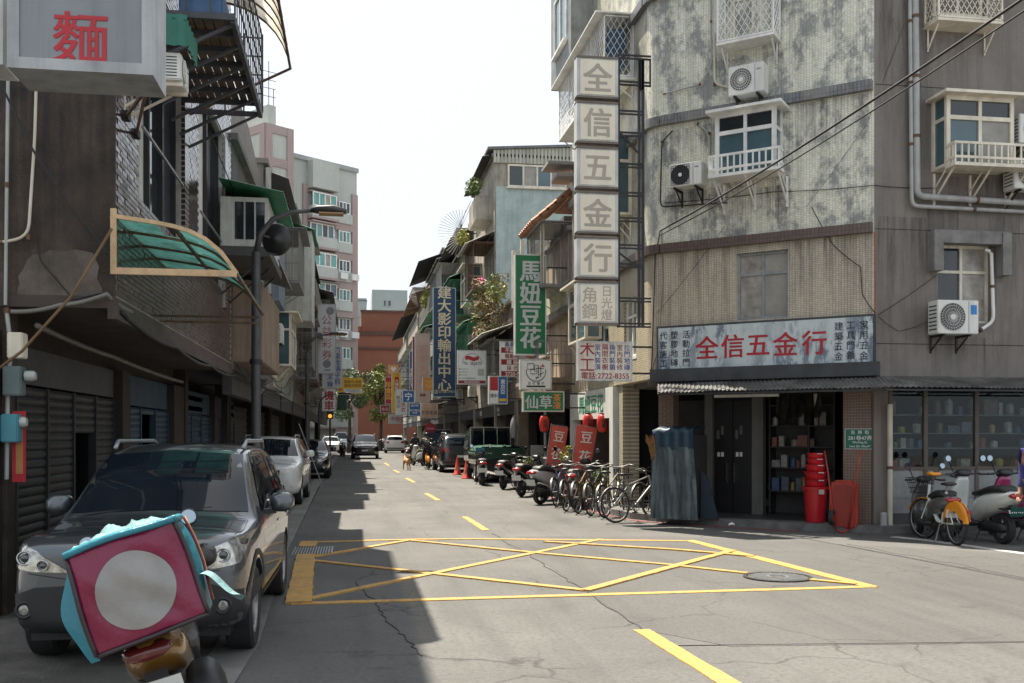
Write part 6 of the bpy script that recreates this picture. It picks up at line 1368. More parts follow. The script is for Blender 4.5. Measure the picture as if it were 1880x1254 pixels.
    # back
    tz = belt-.02
    dec('tail_light', [(w2*.55, tz-.14), (w2*.95, tz-.16), (w2*.92, tz+.06), (w2*.60, tz+.02)], 'b', LAMPR); dec('number_plate', [(-.19, .66), (.19, .66), (.19, .76), (-.19, .76)], 'b', PLATEM, False, off=.01); dec('rear_bumper', [(-w2*.86, .33), (w2*.86, .33), (w2*.86, .5), (-w2*.86, .5)], 'b', BLACK, False)
    for y in (yf, yr):
        for sd_ in (-1, 1): wheel(o, sd_*(w2-.125), y, wr, .215, sd_)
    for sd_ in (-1, 1):
        b = MB(); b.blob([(cowl+.52, belt+.12, .03, .05), (cowl+.55, belt+.13, .10, .085), (cowl+.66, belt+.135, .11, .09), (cowl+.72, belt+.13, .09, .075)], 12, 2.6)
        b.v = [Vector((sd_*(w2+.10)+(v.y), v.x, v.z)) for v in b.v]; mr = b.build('mirror', paint if detail else BLACK, o, smooth=True)
        b = MB(); b.box(sd_*(w2-.06) if sd_ > 0 else sd_*(w2+.05), sd_*(w2+.05) if sd_ > 0 else sd_*(w2-.06), cowl+.56, cowl+.66, belt+.03, belt+.07); b.build('mirror_foot', BLACK, mr)
        if detail:
            for y in ((cowl+yb)/2+.45, (yb+re)/2): dec_h = MB().box(sd_*w2-.02*sd_-.012, sd_*w2-.02*sd_+.012, y, y+.18, belt-.12, belt-.09).build('door_handle', paint, o, bev=.008)
    if kind == 'suv':
        for sd_ in (-1, 1): MB().tube([(sd_*roofw*.98, wst+.15, H-.05), (sd_*roofw*1.0, wst+.3, H+.015), (sd_*roofw*.98, re-.4, H+.01), (sd_*roofw*.95, re-.15, H-.07)], .02, 6).build('roof_rail', STEEL, o, smooth=True)
    for sd_, x in ((1, -.1), (1, -.62)): MB().bar((x*1.0, cowl+.04, belt+.085), (x+.52, cowl+.10, belt+.125), .009).build('wiper', BLACK, o)
    return o, bvh, dec
def paintm(name, col, metal=.5, rough=.3): return M(name, col, rough, metal, var=.06, sc=1.2, coat=1.0, spec=.5)
P_GREY = paintm('grey_metallic', (.085, .098, .112), .7, .32); P_WHITE = paintm('white_car', (.66, .67, .66), .0, .3); P_BLACK = paintm('black_car', (.012, .013, .016), .2, .25); P_DGREY = paintm('dark_grey_car', (.05, .055, .06), .6, .3); P_NAVY = paintm('dark_blue_car', (.012, .03, .06), .3, .35); P_SILV = paintm('silver_car', (.4, .41, .42), .7, .3); P_DGRN = paintm('dark_green_car', (.012, .016, .016), .3, .35)
# grey SUV in the foreground
crv, bv, dec = car('parked_suv', 'grey metallic SUV parked nearest on the left under the overhang', P_GREY, 4.55, 1.73, 1.66, hood=1.16, hz=.985, belt=.99, cowl=1.2, wst=2.02, re=4.25, nose=.955)
for c in [c for c in crv.children if c.name.split('.')[0] in ('headlight', 'lower_grille', 'fog_lamp', 'grille', 'grille_bar')]: bpy.data.objects.remove(c)
w2 = .93
hl = [(.36, .745), (.45, .80), (.60, .89), (.76, .955), (.82, .955), (.815, .86), (.79, .775), (.63, .755)]
for sg in (1, -1):
    h = decal(bv, [(sg*x, z) for x, z in hl], 'f', .05, .008).build('headlight', M('clear_headlamp', (.46, .46, .42), .14, .55, var=.6, sc=16, coat=.9, spec=.8), crv, smooth=True)
    decal(bv, [(sg*x, z) for x, z in [(.55, .86), (.60, .90), (.76, .96), (.825, .96), (.82, .92), (.74, .92)]], 'f', .05, .004).build('headlight_edge', CHROME, h, smooth=True)
    for (x, z, r) in ((.69, .85, .054), (.555, .80, .042)):
        c = bv.ray_cast(Vector((sg*x, -3, z)), Vector((0, 1, 0)))[0]
        b = MB(); b.lathe([(r, -.0), (r, .03), (r*.82, .03), (r*.7, .005)], (c.x, c.y, c.z), (0, -1, 0), 20, close=True); b.build('lamp_ring', CHROME, h, smooth=True)
        b = MB(); b.lathe([(0, .006), (r*.62, .006), (r*.5, .03), (0, .038)], (c.x, c.y, c.z), (0, -1, 0), 16); b.build('projector', M('projector_lens', (.05, .055, .06), .05, spec=1), h, smooth=True)
    c = bv.ray_cast(Vector((sg*.69, -3, .48)), Vector((0, 1, 0)))[0]
    b = MB(); b.lathe([(0, .006), (.04, .006), (.043, .012), (.03, .02), (0, .016)], tuple(c), (0, -1, 0), 18); b.build('fog_lamp', M('fog_glass', (.3, .3, .28), .12, .4, var=.4, sc=30), crv, smooth=True)
    b = MB(); b.lathe([(.045, 0), (.065, 0), (.065, .02), (.045, .02)], tuple(c), (0, -1, 0), 18, close=True); b.build('fog_lamp_rim', BLACK, crv, smooth=True)
CLADM = M('black_cladding', (.016, .017, .019), .55, var=.15, sc=6)
dec('bumper_cladding', [(-.84, .26), (.84, .26), (.86, .565), (.76, .585), (.62, .64), (.42, .65), (-.42, .65), (-.62, .64), (-.76, .585), (-.86, .565)], 'f', CLADM, False, cell=.05, off=.007)
dec('grille', [(-.33, .72), (.33, .72), (.36, .83), (-.36, .83)], 'f', CLADM, False, off=.007); dec('grille_bar', [(-.32, .755), (.32, .755), (.32, .785), (-.32, .785)], 'f', CHROME, False, off=.016)
dec('wheel_arch_trim', [(1.28, .25), (1.32, .40), (1.25, .55), (1.12, .68), (.95, .75), (.78, .76), (.6, .70), (.45, .62), (.3, .5), (.3, .56), (.45, .68), (.6, .76), (.78, .81), (.95, .80), (1.14, .73), (1.29, .58), (1.37, .4), (1.34, .25)], 's', CLADM, True, cell=.06)
def seam(pts, ax, w_=.006): 
    L = []; Q = []
    for i, p in enumerate(pts):
        a = Vector(pts[max(0, i-1)]); c = Vector(pts[min(len(pts)-1, i+1)]); d = (c-a).normalized(); n = Vector((-d.y, d.x))*w_/2; L.append((p[0]+n.x, p[1]+n.y)); Q.append((p[0]-n.x, p[1]-n.y))
    return L+Q[::-1]
dec('bonnet_gap', seam([(.74, .30), (.76, .7), (.74, 1.12)], 't'), 't', BLACK, True, off=.003)
dec('bumper_gap', seam([(.83, .765), (.62, .735), (.40, .70)], 'f', .008), 'f', BLACK, True, off=.003)
for y in (1.42, 2.5, 3.45): dec('door_gap', seam([(y, .36), (y-.03, .8), (y-.02, 1.08)], 's'), 's', BLACK, True, off=.003)
place(crv, -1.56, 7.16, R(-.8), s=.95)
# others
c2, _, _ = car('parked_suv', 'white SUV with black lower trim parked behind the street lamp', P_WHITE, 4.4, 1.8, 1.62, nose=.9, hz=.98); place(c2, -2.1, 23.2, R(-1))
c3, _, _ = car('parked_sedan', 'black hatchback parked beyond the leaning lamp post', P_BLACK, 4.4, 1.78, 1.48, hz=.9, belt=.97, nose=.8, kind='sedan', wr=.32, clad=False); place(c3, -1.78, 37.5, 0)
c4, _, _ = car('parked_hatchback', 'white hatchback parked far left in front of the van', P_WHITE, 4.0, 1.7, 1.52, hz=.92, belt=.98, nose=.82, wr=.31, clad=False); place(c4, -2.05, 88, 0)
c5, _, _ = car('parked_van', 'small white van parked far left behind the hatchback', P_WHITE, 4.0, 1.7, 1.95, hood=.5, hz=1.02, belt=1.12, cowl=.55, wst=1.1, re=3.8, nose=.9, kind='van', clad=False); place(c5, -1.35, 104, 0)
c6, _, _ = car('moving_suv', 'black SUV driving towards the camera in mid street', P_BLACK, 4.7, 1.9, 1.68, nose=.92, hz=1.02, belt=1.08, group=None); place(c6, .72, 67.8, R(-1))
c7, _, _ = car('parked_suv', 'white SUV with red rear lights parked far right', P_WHITE, 4.3, 1.8, 1.6); place(c7, 3.6, 93, R(180))
c8, _, _ = car('parked_sedan', 'silver car standing across the end of the street', P_SILV, 4.4, 1.75, 1.46, hz=.9, belt=.97, nose=.8, kind='sedan', wr=.31, clad=False); place(c8, 1.9, 112, R(-62))
c9, _, _ = car('parked_minivan', 'dark grey minivan with wide red tail lights parked behind the traffic cones', P_DGREY, 4.6, 1.82, 1.72, hz=.98, belt=1.06, nose=.88, clad=False); place(c9, 4.5, 47.4, R(181))
# the pickup: cab seen from behind, green tarpaulin on the bed
def pickup(label, paint, tarp):
    o = thing('parked_pickup', label, 'truck', (0, 0, 0), 'cars parked along the street'); b = MB()
    b.prism([(-.8, .62), (.8, .62), (.82, 1.15), (.70, 1.88), (-.70, 1.88), (-.82, 1.15)], 0, 1.6); V = b.v; cab = b.build('cab', paint, o, bev=.06)
    MB().box(-.8, .8, 1.62, 4.2, .62, .74).build('bed_floor', paint, o)
    for x in (-.82, .77): MB().box(x, x+.05, 1.62, 4.2, .74, 1.08).build('bed_side', paint, o)
    MB().box(-.77, .77, 4.15, 4.2, .742, 1.08).build('tailgate', paint, o)
    MB().box(-.7, .7, .3, 4.1, .42, .615).build('chassis', BLACK, o)
    MB().prism([(-.70, 1.22), (.70, 1.22), (.60, 1.78), (-.60, 1.78)], 1.6, 1.612).build('rear_window', WS, cab); MB().prism([(-.70, 1.22), (.70, 1.22), (.60, 1.78), (-.60, 1.78)], -.012, 0).build('windscreen', WS, cab)
    for sg in (-1, 1):
        MB().prism([(sg*.817, 1.2), (sg*.83, 1.2), (sg*.735, 1.76), (sg*.722, 1.76)], .3, 1.4).build('side_window', WS, cab)
        MB().box(sg*.68-.1, sg*.68+.1, 4.2, 4.22, .62, .74).build('tail_light', LAMPR, o)
        for y in (.75, 3.3): wheel(o, sg*.7, y, .31, .2, sg)
        b = MB(); b.bar((sg*.74, 1.66, 1.08), (sg*.74, 1.66, 1.92), .022); b.build('rack_post', CAGEM['white'], o)
    for x in (-.25, .25): MB().bar((x, 1.66, 1.1), (x, 1.66, 1.9), .018).build('rack_post', CAGEM['white'], o)
    MB().bar((-.74, 1.66, 1.92), (.74, 1.66, 1.92), .022).build('rack_bar', CAGEM['white'], o)
    MB().box(-.2, .2, 4.205, 4.215, .5, .6).build('number_plate', PLATEM, o)
    if tarp:
        b = MB(); rows = []
        for j in range(9):
            f = j/8; x = -.86+1.72*f; rows.append([(x, 1.75+2.5*i/10, (1.18+.10*math.sin(i*1.3+j)*.35+.08*math.sin(math.pi*f)) if 0 < j < 8 else .98+.03*math.sin(i*2.)) for i in range(11)])
        b.grid(rows); b.build('tarpaulin', tarp, o, smooth=True)
        MB().grid([[(-.86+1.72*i/8, 4.26, 1.2-.32*j/3+.03*math.sin(i*1.7)*j/3-.1*(i/8)*(j/3)) for i in range(9)] for j in range(4)]).build('tarpaulin_end', tarp, o, smooth=True)
    return o
pk = pickup('dark pickup with rear window rack and green tarpaulin over its bed', P_DGRN, M('green_tarpaulin', (.004, .045, .024), .45, var=.25, sc=4)); place(pk, 4.95, 37.9, R(180))
p2 = pickup('dark blue truck parked beside the cyclist', P_NAVY, None); MB().box(-.85, .85, 1.62, 4.18, 1.08, 1.75).build('cargo_box', P_NAVY, p2, bev=.03); place(p2, 4.5, 55.6, R(180))
# ================================================================== scooters (forward is +x)
def scooter(label, paint, seat=None, wheel_r=.22, rear_box=None, plate='white', tilt=0, mirrors=True, group='scooters parked along the street', name='parked_scooter', style=0, fl=None):
    o = thing(name, label, 'scooter', (0, 0, 0), group); sm = seat or M('scooter_seat', (.02, .02, .021), .55); dk = M('scooter_dark', (.025, .026, .028), .5, var=.2)
    for x, nm in ((.62, 'front_wheel'), (-.62, 'rear_wheel')):
        b = MB(); r = wheel_r; b.lathe([(r*.62, -.045), (r*.9, -.055), (r, -.025), (r, .025), (r*.9, .055), (r*.62, .045)], (x, 0, r), (0, 1, 0), 22, close=True); w_ = b.build(nm, RUBBER, o, smooth='auto')
        b = MB(); b.lathe([(r*.6, -.03), (r*.64, -.03), (r*.64, .03), (r*.6, .03)], (x, 0, r), (0, 1, 0), 20, close=True)
        for k in range(5): g = 2*math.pi*k/5; b.bar((x, 0, r), (x+math.cos(g)*r*.62, 0, r+math.sin(g)*r*.62), .016)
        b.lathe([(0, -.05), (.05, -.05), (.05, .05), (0, .05)], (x, 0, r), (0, 1, 0), 10); b.build('rim', STEEL, w_)
    b = MB(); b.blob([(-.95, .72, .05, .06, .5), (-.86, .70, .13, .11, .3), (-.6, .64, .17, .16), (-.3, .58, .165, .18), (-.08, .48, .14, .19), (.02, .36, .12, .10)], 14, 2.6); b.build('rear_body', paint, o, smooth=True)
    b = MB(); b.blob([(-.1, .28, .12, .05), (.1, .26, .15, .05), (.38, .27, .15, .05), (.46, .34, .14, .06, .6)], 12, 3); b.build('floorboard', dk, o, smooth=True)
    b = MB(); b.blob([(.40, .30, .13, .05, -1.2), (.47, .5, .17, .05, -1.3), (.44, .72, .17, .06, -1.35), (.37, .92, .12, .06, -1.3), (.33, 1.0, .07, .04, -1.2)], 12, 2.4); b.build('leg_shield', paint, o, smooth=True)
    b = MB(); b.blob([(.42, .44, .05, .05), (.55, .50, .075, .045, .2), (.68, .47, .07, .03, -.3), (.80, .40, .05, .02, -.6)], 10, 2.2); b.build('front_fender', paint, o, smooth=True)
    for sy in (-.07, .07): MB().tube([(.62, sy, wheel_r), (.55, sy, .45), (.44, sy*.6, .72)], .02, 6).build('fork', dk, o)
    b = MB(); b.blob([(-.80, .80, .10, .03), (-.72, .83, .15, .06), (-.45, .82, .16, .06), (-.22, .76, .14, .055), (-.02, .73, .11, .04), (.04, .72, .06, .02)], 12, 2.6); b.build('seat', sm, o, smooth=True)
    b = MB(); b.tube([(.28, -.34, 1.02), (.30, -.2, 1.03), (.34, 0, 1.0), (.30, .2, 1.03), (.28, .34, 1.02)], .014, 6); hb = b.build('handlebar', dk, o, smooth=True)
    b = MB(); b.blob([(.24, 1.02, .06, .03), (.30, 1.04, .13, .06), (.40, 1.02, .12, .07), (.46, .99, .06, .04)], 12, 2.4); b.build('handlebar_cover', paint if style == 0 else dk, hb, smooth=True)
    for sy in (-1, 1):
        MB().tube([(.27, sy*.24, 1.02), (.26, sy*.36, 1.02)], .019, 8).build('grip', BLACK, hb); MB().tube([(.34, sy*.2, 1.02), (.35, sy*.34, 1.0)], .007, 5).build('brake_lever', STEEL, hb)
        if mirrors:
            m_ = MB().tube([(.30, sy*.19, 1.03), (.31, sy*.24, 1.16), (.28, sy*.30, 1.24)], .010, 5).build('mirror', BLACK, o)
            b = MB(); b.lathe([(0, -.014), (.05, -.012), (.058, .0), (.05, .006), (0, .006)], (.28, sy*.31, 1.27), (-1, 0, .1), 16); b.build('mirror_head', BLACK, m_, smooth=True)
            b = MB(); b.lathe([(0, .007), (.047, .007), (.047, .009), (0, .009)], (.28, sy*.31, 1.27), (-1, 0, .1), 16); b.build('mirror_glass', M('mirror_glass', (.35, .42, .48), .05, 1, var=.05), m_)
    b = MB(); b.lathe([(0, .0), (.07, .0), (.075, .03), (.04, .06), (0, .065)], (.45, 0, .93 if style == 0 else .84), (1, 0, .15), 14); b.build('headlight', LAMPG, o, smooth=True)
    b = MB(); b.blob([(-1.0, .73, .03, .02), (-.985, .73, .11, .035), (-.93, .74, .13, .045), (-.88, .74, .12, .04)], 10, 2.6); b.build('tail_light', LAMPR, o, smooth=True)
    m3 = {'white': PLATEM, 'green': M('green_plate', (.012, .085, .07), .4, var=.05)}[plate]
    pl_ = MB(); pl_.prism([(-.93, .44), (-.915, .44), (-.955, .58), (-.97, .58)], -.13, .13); pq = pl_.build('number_plate', m3, o)
    MB().prism([(-.915, .46), (-.82, .62), (-.80, .60), (-.885, .44)], -.06, .06).build('plate_bracket', BLACK, o)
    b = MB(); b.blob([(-.62, .55, .13, .02), (-.80, .52, .09, .02, .5), (-.9, .42, .08, .02, .9)], 8, 3); b.build('rear_mudguard', dk, o, smooth=True)
    b = MB(); b.tube([(-.1, -.13, .2), (-.35, -.16, .2), (-.5, -.18, .26), (-.55, -.18, .28), (-.92, -.19, .36)], [.02, .02, .03, .06, .055], 10); b.build('exhaust', dk, o, smooth=True)
    b = MB(); b.blob([(-.1, .22, .06, .07), (-.35, .25, .11, .09), (-.62, .24, .10, .08), (-.75, .24, .07, .05)], 10, 2.4); b.build('engine', dk, o, smooth=True)
    b = MB(); b.tube([(-.2, .08, .2), (-.24, .2, .01)], .012, 5); b.tube([(-.2, -.08, .2), (-.24, -.2, .01)], .012, 5); b.build('stand', DSTEEL, o)
    if rear_box:
        b = MB(); b.box(-1.05, -.68, -.19, .19, .88, 1.16); b.build('top_box', rear_box, o, bev=.04); MB().box(-.95, -.75, -.1, .1, .82, .875).build('box_rack', STEEL, o)
    return o
SP = {k: paintm('scooter_'+k, c, .1, .3) for k, c in dict(black=(.012, .012, .014), white=(.60, .61, .60), silver=(.42, .44, .45), grey=(.10, .105, .11), blue=(.02, .06, .14), pink=(.34, .03, .13), cream=(.68, .70, .66), red=(.3, .02, .02)).items()}
s1 = scooter('black scooter parked end-on before the pickup, blue screen over its lamp', SP['black'], rear_box=None); place(s1, 4.15, 32.6, R(86))
MB().prism([(.34, 1.02), (.40, 1.0), (.34, 1.22), (.30, 1.22)], -.13, .13).build('wind_screen', M('blue_screen', (.05, .22, .32), .2), s1, bev=.01)
s2 = scooter('black scooter parked left of the fender bicycle', SP['black']); place(s2, 4.75, 30.2, R(60))
s3 = scooter('dark scooter with white plate parked beside the silver one', SP['black']); place(s3, 4.75, 26.6, R(55))
s4 = scooter('silver scooter with red tail light nearest the bicycles', SP['silver']); place(s4, 4.85, 23.55, R(38), s=1.03)
s5 = scooter('grey scooter standing behind the bicycles before the bright banner', SP['grey'], style=1); place(s5, 5.15, 22.3, R(62))
s6 = scooter('dark scooter parked under the shaded red banner', SP['grey']); place(s6, 5.05, 25.1, R(60))
s7 = scooter('black motor scooter by the blue truck, seen from behind', SP['black']); place(s7, 3.2, 57.5, R(75))
s8 = scooter('white and black scooter leaning near the blue truck', SP['white']); place(s8, 3.35, 52.8, R(110))
s9 = scooter('dark scooter between the blue truck and minivan', SP['red']); place(s9, 4.2, 49.2, R(80))
s10 = scooter('dark scooter in shade against the leaning lamp post', SP['black']); place(s10, -1.75, 33.5, R(-90))
s11 = scooter('black scooter parked far behind the white van', SP['black']); place(s11, -.7, 80, R(-80)); s11.location = (-.85, 76, 0)
# electric scooters on the right
gg = scooter('cream electric scooter with green plate beside the shared bicycle', SP['cream'], plate='green', style=1, wheel_r=.235); place(gg, 9.66, 14.3, R(92), s=1.0)
text('EWP-1788', .072, Matrix(((0, 0, -1, -.9445), (-1, 0, 0, 0), (0, 1, 0, .51), (0, 0, 0, 1))) @ Matrix.Rotation(R(-15), 4, 'X'), OFFW, gg, .02)
g2_ = scooter('magenta electric scooter behind the walking person', SP['pink'], plate='green', style=1, wheel_r=.235); place(g2_, 10.42, 14.35, R(90), s=1.0)
g3_ = scooter('dark scooter behind the yellow fendered shared bicycle', SP['grey'], style=1); place(g3_, 9.08, 14.62, R(80), s=.9)
# ---- delivery scooter in the foreground
GOLD = paintm('dark_gold_paint', (.20, .10, .014), .4, .3)
ds = scooter('dark gold delivery scooter leaning left before the grey SUV', SP['black'], M('ds_seat', (.015, .015, .016), .5), group=None, name='delivery_scooter', plate='white')
for c in ds.children:
    if c.name.startswith('rear_body'): c.data.materials[0] = GOLD
    if c.name.startswith('tail_light'): c.data.materials[0] = M('dim_tail_lamp', (.10, .01, .01), .2, coat=.5)
pd = G(352, 1346); ds.scale = (.9, .9, .9); ds.location = (pd.x, pd.y, 0); ds.rotation_euler = (R(-15), 0, R(97)); DSM = Matrix.Translation(pd) @ Matrix.Rotation(R(97), 4, 'Z') @ Matrix.Rotation(R(-15), 4, 'X')
b = MB(); b.blob([(-.95, .30, .03, .05), (-.9, .34, .09, .16), (-.72, .38, .11, .2), (-.5, .34, .09, .15), (-.42, .3, .04, .06)], 12, 2.8); b.v = [v+Vector((0, -.22, 0)) for v in b.v]; b.build('silencer_cover', BLACK, ds, smooth=True)
b = MB(); b.blob([(.18, 1.0, .03, .03), (.22, 1.0, .09, .06), (.32, 1.0, .10, .08), (.42, .98, .06, .06)], 12, 2.3); b.v = [v+Vector((0, -.32, 0)) for v in b.v]; b.build('hand_cover', M('black_vinyl', (.02, .02, .02), .3, bump=.8, bsc=18), ds, smooth=True)
MB().box(-.99, -.965, -.14, .14, .44, .60).build('plate_frame', M('pink_frame', (.45, .15, .18), .4), ds) if False else None
text('NKR-6257', .06, Matrix(((0, 0, -1, -.9445), (-1, 0, 0, 0), (0, 1, 0, .51), (0, 0, 0, 1))) @ Matrix.Rotation(R(-15), 4, 'X'), S_INK, ds, .02)
# insulated bag strapped on its seat
bag = thing('delivery_bag', 'magenta and teal insulated delivery bag with plain pale round patch', 'bag'); BM_ = DSM @ Matrix.Translation((-.76, -.07, .735)) @ Matrix.Rotation(R(-5), 4, 'X') @ Matrix.Rotation(R(4), 4, 'Y') @ Matrix.Scale(.93, 4)
def vinyl(name, col, rough=.32): return M(name, col, rough, var=.16, sc=5, bump=.5, bsc=7, spec=.6)
V_MAG = vinyl('magenta_vinyl', (.17, .003, .04)); V_TEAL = vinyl('teal_vinyl', (.012, .17, .23)); V_PALE = M('pale_teal_sheen', (.26, .44, .46), .28, .35, var=.25, sc=5, bump=.9, bsc=9); V_WHT = vinyl('off_white_vinyl', (.24, .235, .23), .4); V_DRK = vinyl('dark_piping', (.02, .012, .016), .4)
rgb = random.Random(8)
def slump(v):
    h = v.z/.5; v = v.copy(); v.y *= 1.02-.05*h*h; v.y += .008*math.sin(v.z*9+1); v.z += .009*math.sin(v.y*9+.7)*h; v.x += .012*math.sin(v.z*11+v.y*6); return v
def puff(name, f, nu, nv, mt, par=bag, smooth=True):
    b = MB(); b.grid([[f(i/nu, j/nv) for i in range(nu+1)] for j in range(nv+1)]); b.v = [BM_ @ slump(v) for v in b.v]; return b.build(name, mt, par, smooth=smooth)
hw, hd, ht = .27, .23, .50
def cr(u, v): return .016*math.sin(9*u+5*v)*math.sin(7*v-3*u)+.009*math.sin(23*u+13*v+2*math.sin(6*u))
bow = lambda u, v: (16*u*(1-u)*v*(1-v))**.6
fx = lambda u, v: (-hd-.035*bow(u, v)-cr(u, v)*bow(u, v), hw-2*hw*u, ht*v)
puff('front_panel', fx, 22, 22, V_MAG); puff('back_panel', lambda u, v: (hd+.02*bow(u, v), -hw+2*hw*u, ht*v), 8, 8, V_TEAL)
puff('side_panel', lambda u, v: (-hd+2*hd*u, -hw-.03*bow(u, v)+cr(u, v)*.6*bow(u, v), ht*v), 14, 14, V_TEAL); puff('side_panel', lambda u, v: (hd-2*hd*u, hw+.05*bow(u, v)+cr(u, v)*bow(u, v), ht*v), 14, 14, V_TEAL)
puff('lid', lambda u, v: (-hd-.015+2*(hd+.015)*v, hw+.01-2*(hw+.01)*u, ht+.012+.035*bow(u, v)+1.6*cr(u*1.6, v)*bow(u, v)), 22, 14, V_PALE); puff('base', lambda u, v: (-hd+2*hd*v, -hw+2*hw*u, 0), 6, 6, V_DRK)
def edge(pts, r, mt, nm):
    b = MB(); P_ = [Vector(p) for p in pts]; pts = [tuple(P_[k].lerp(P_[k+1], q/5)) for k in range(len(P_)-1) for q in range(5)]+[tuple(P_[-1])]; b.tube(pts, r, 6); b.v = [BM_ @ slump(v) for v in b.v]; b.build(nm, mt, bag, smooth=True)
for y in (hw, -hw): edge([(-hd-.004, y, 0), (-hd-.01, y*1.01, ht*.5), (-hd-.004, y, ht)], .013, V_DRK, 'piping')
edge([(-hd-.012, hw+.005, ht+.008), (-hd-.02, 0, ht+.012), (-hd-.012, -hw-.005, ht+.008)], .018, V_TEAL, 'lid_band'); edge([(-hd-.012, -hw-.005, ht+.008), (0, -hw-.02, ht+.01), (hd, -hw, ht+.008)], .018, V_TEAL, 'lid_band'); edge([(-hd-.004, hw, .0), (-hd-.01, 0, -.004), (-hd-.004, -hw, .0)], .012, V_DRK, 'piping')
edge([(-hd+.12, -hw-.045, ht), (-hd+.13, -hw-.05, ht*.5), (-hd+.10, -hw-.035, .05)], .009, M('webbing', (.5, .32, .05), .8), 'strap'); edge([(-hd+.09, -hw-.045, ht), (-hd+.10, -hw-.05, ht*.5), (-hd+.07, -hw-.035, .05)], .007, V_MAG, 'strap')
b = MB(); n_ = 40; rows = []
for k in range(7):
    q = k/6; rows.append([(lambda u, v: (fx(u, v)[0]-.006, fx(u, v)[1], fx(u, v)[2]))(.49+.345*q*math.cos(2*math.pi*i/n_), .47+.38*q*math.sin(2*math.pi*i/n_)) for i in range(n_+1)])
b.grid(rows); b.v = [BM_ @ slump(v) for v in b.v]; b.build('round_patch', V_WHT, bag, smooth=True)
puff('loose_flap', lambda u, v: (-hd+.03+.03*u+.02*math.sin(5*v), hw-.01+(.02+.085*math.sin(v*2.9)**.8)*u+.012*math.sin(9*v+4*u), ht*.95-v*.5), 8, 18, V_TEAL); puff('loose_flap', lambda u, v: (-hd+.02+.16*u, -hw-.02-.13*v-.03*math.sin(u*3), .2-.16*v-.05*u*v+.02*math.sin(6*v)), 8, 10, V_PALE)
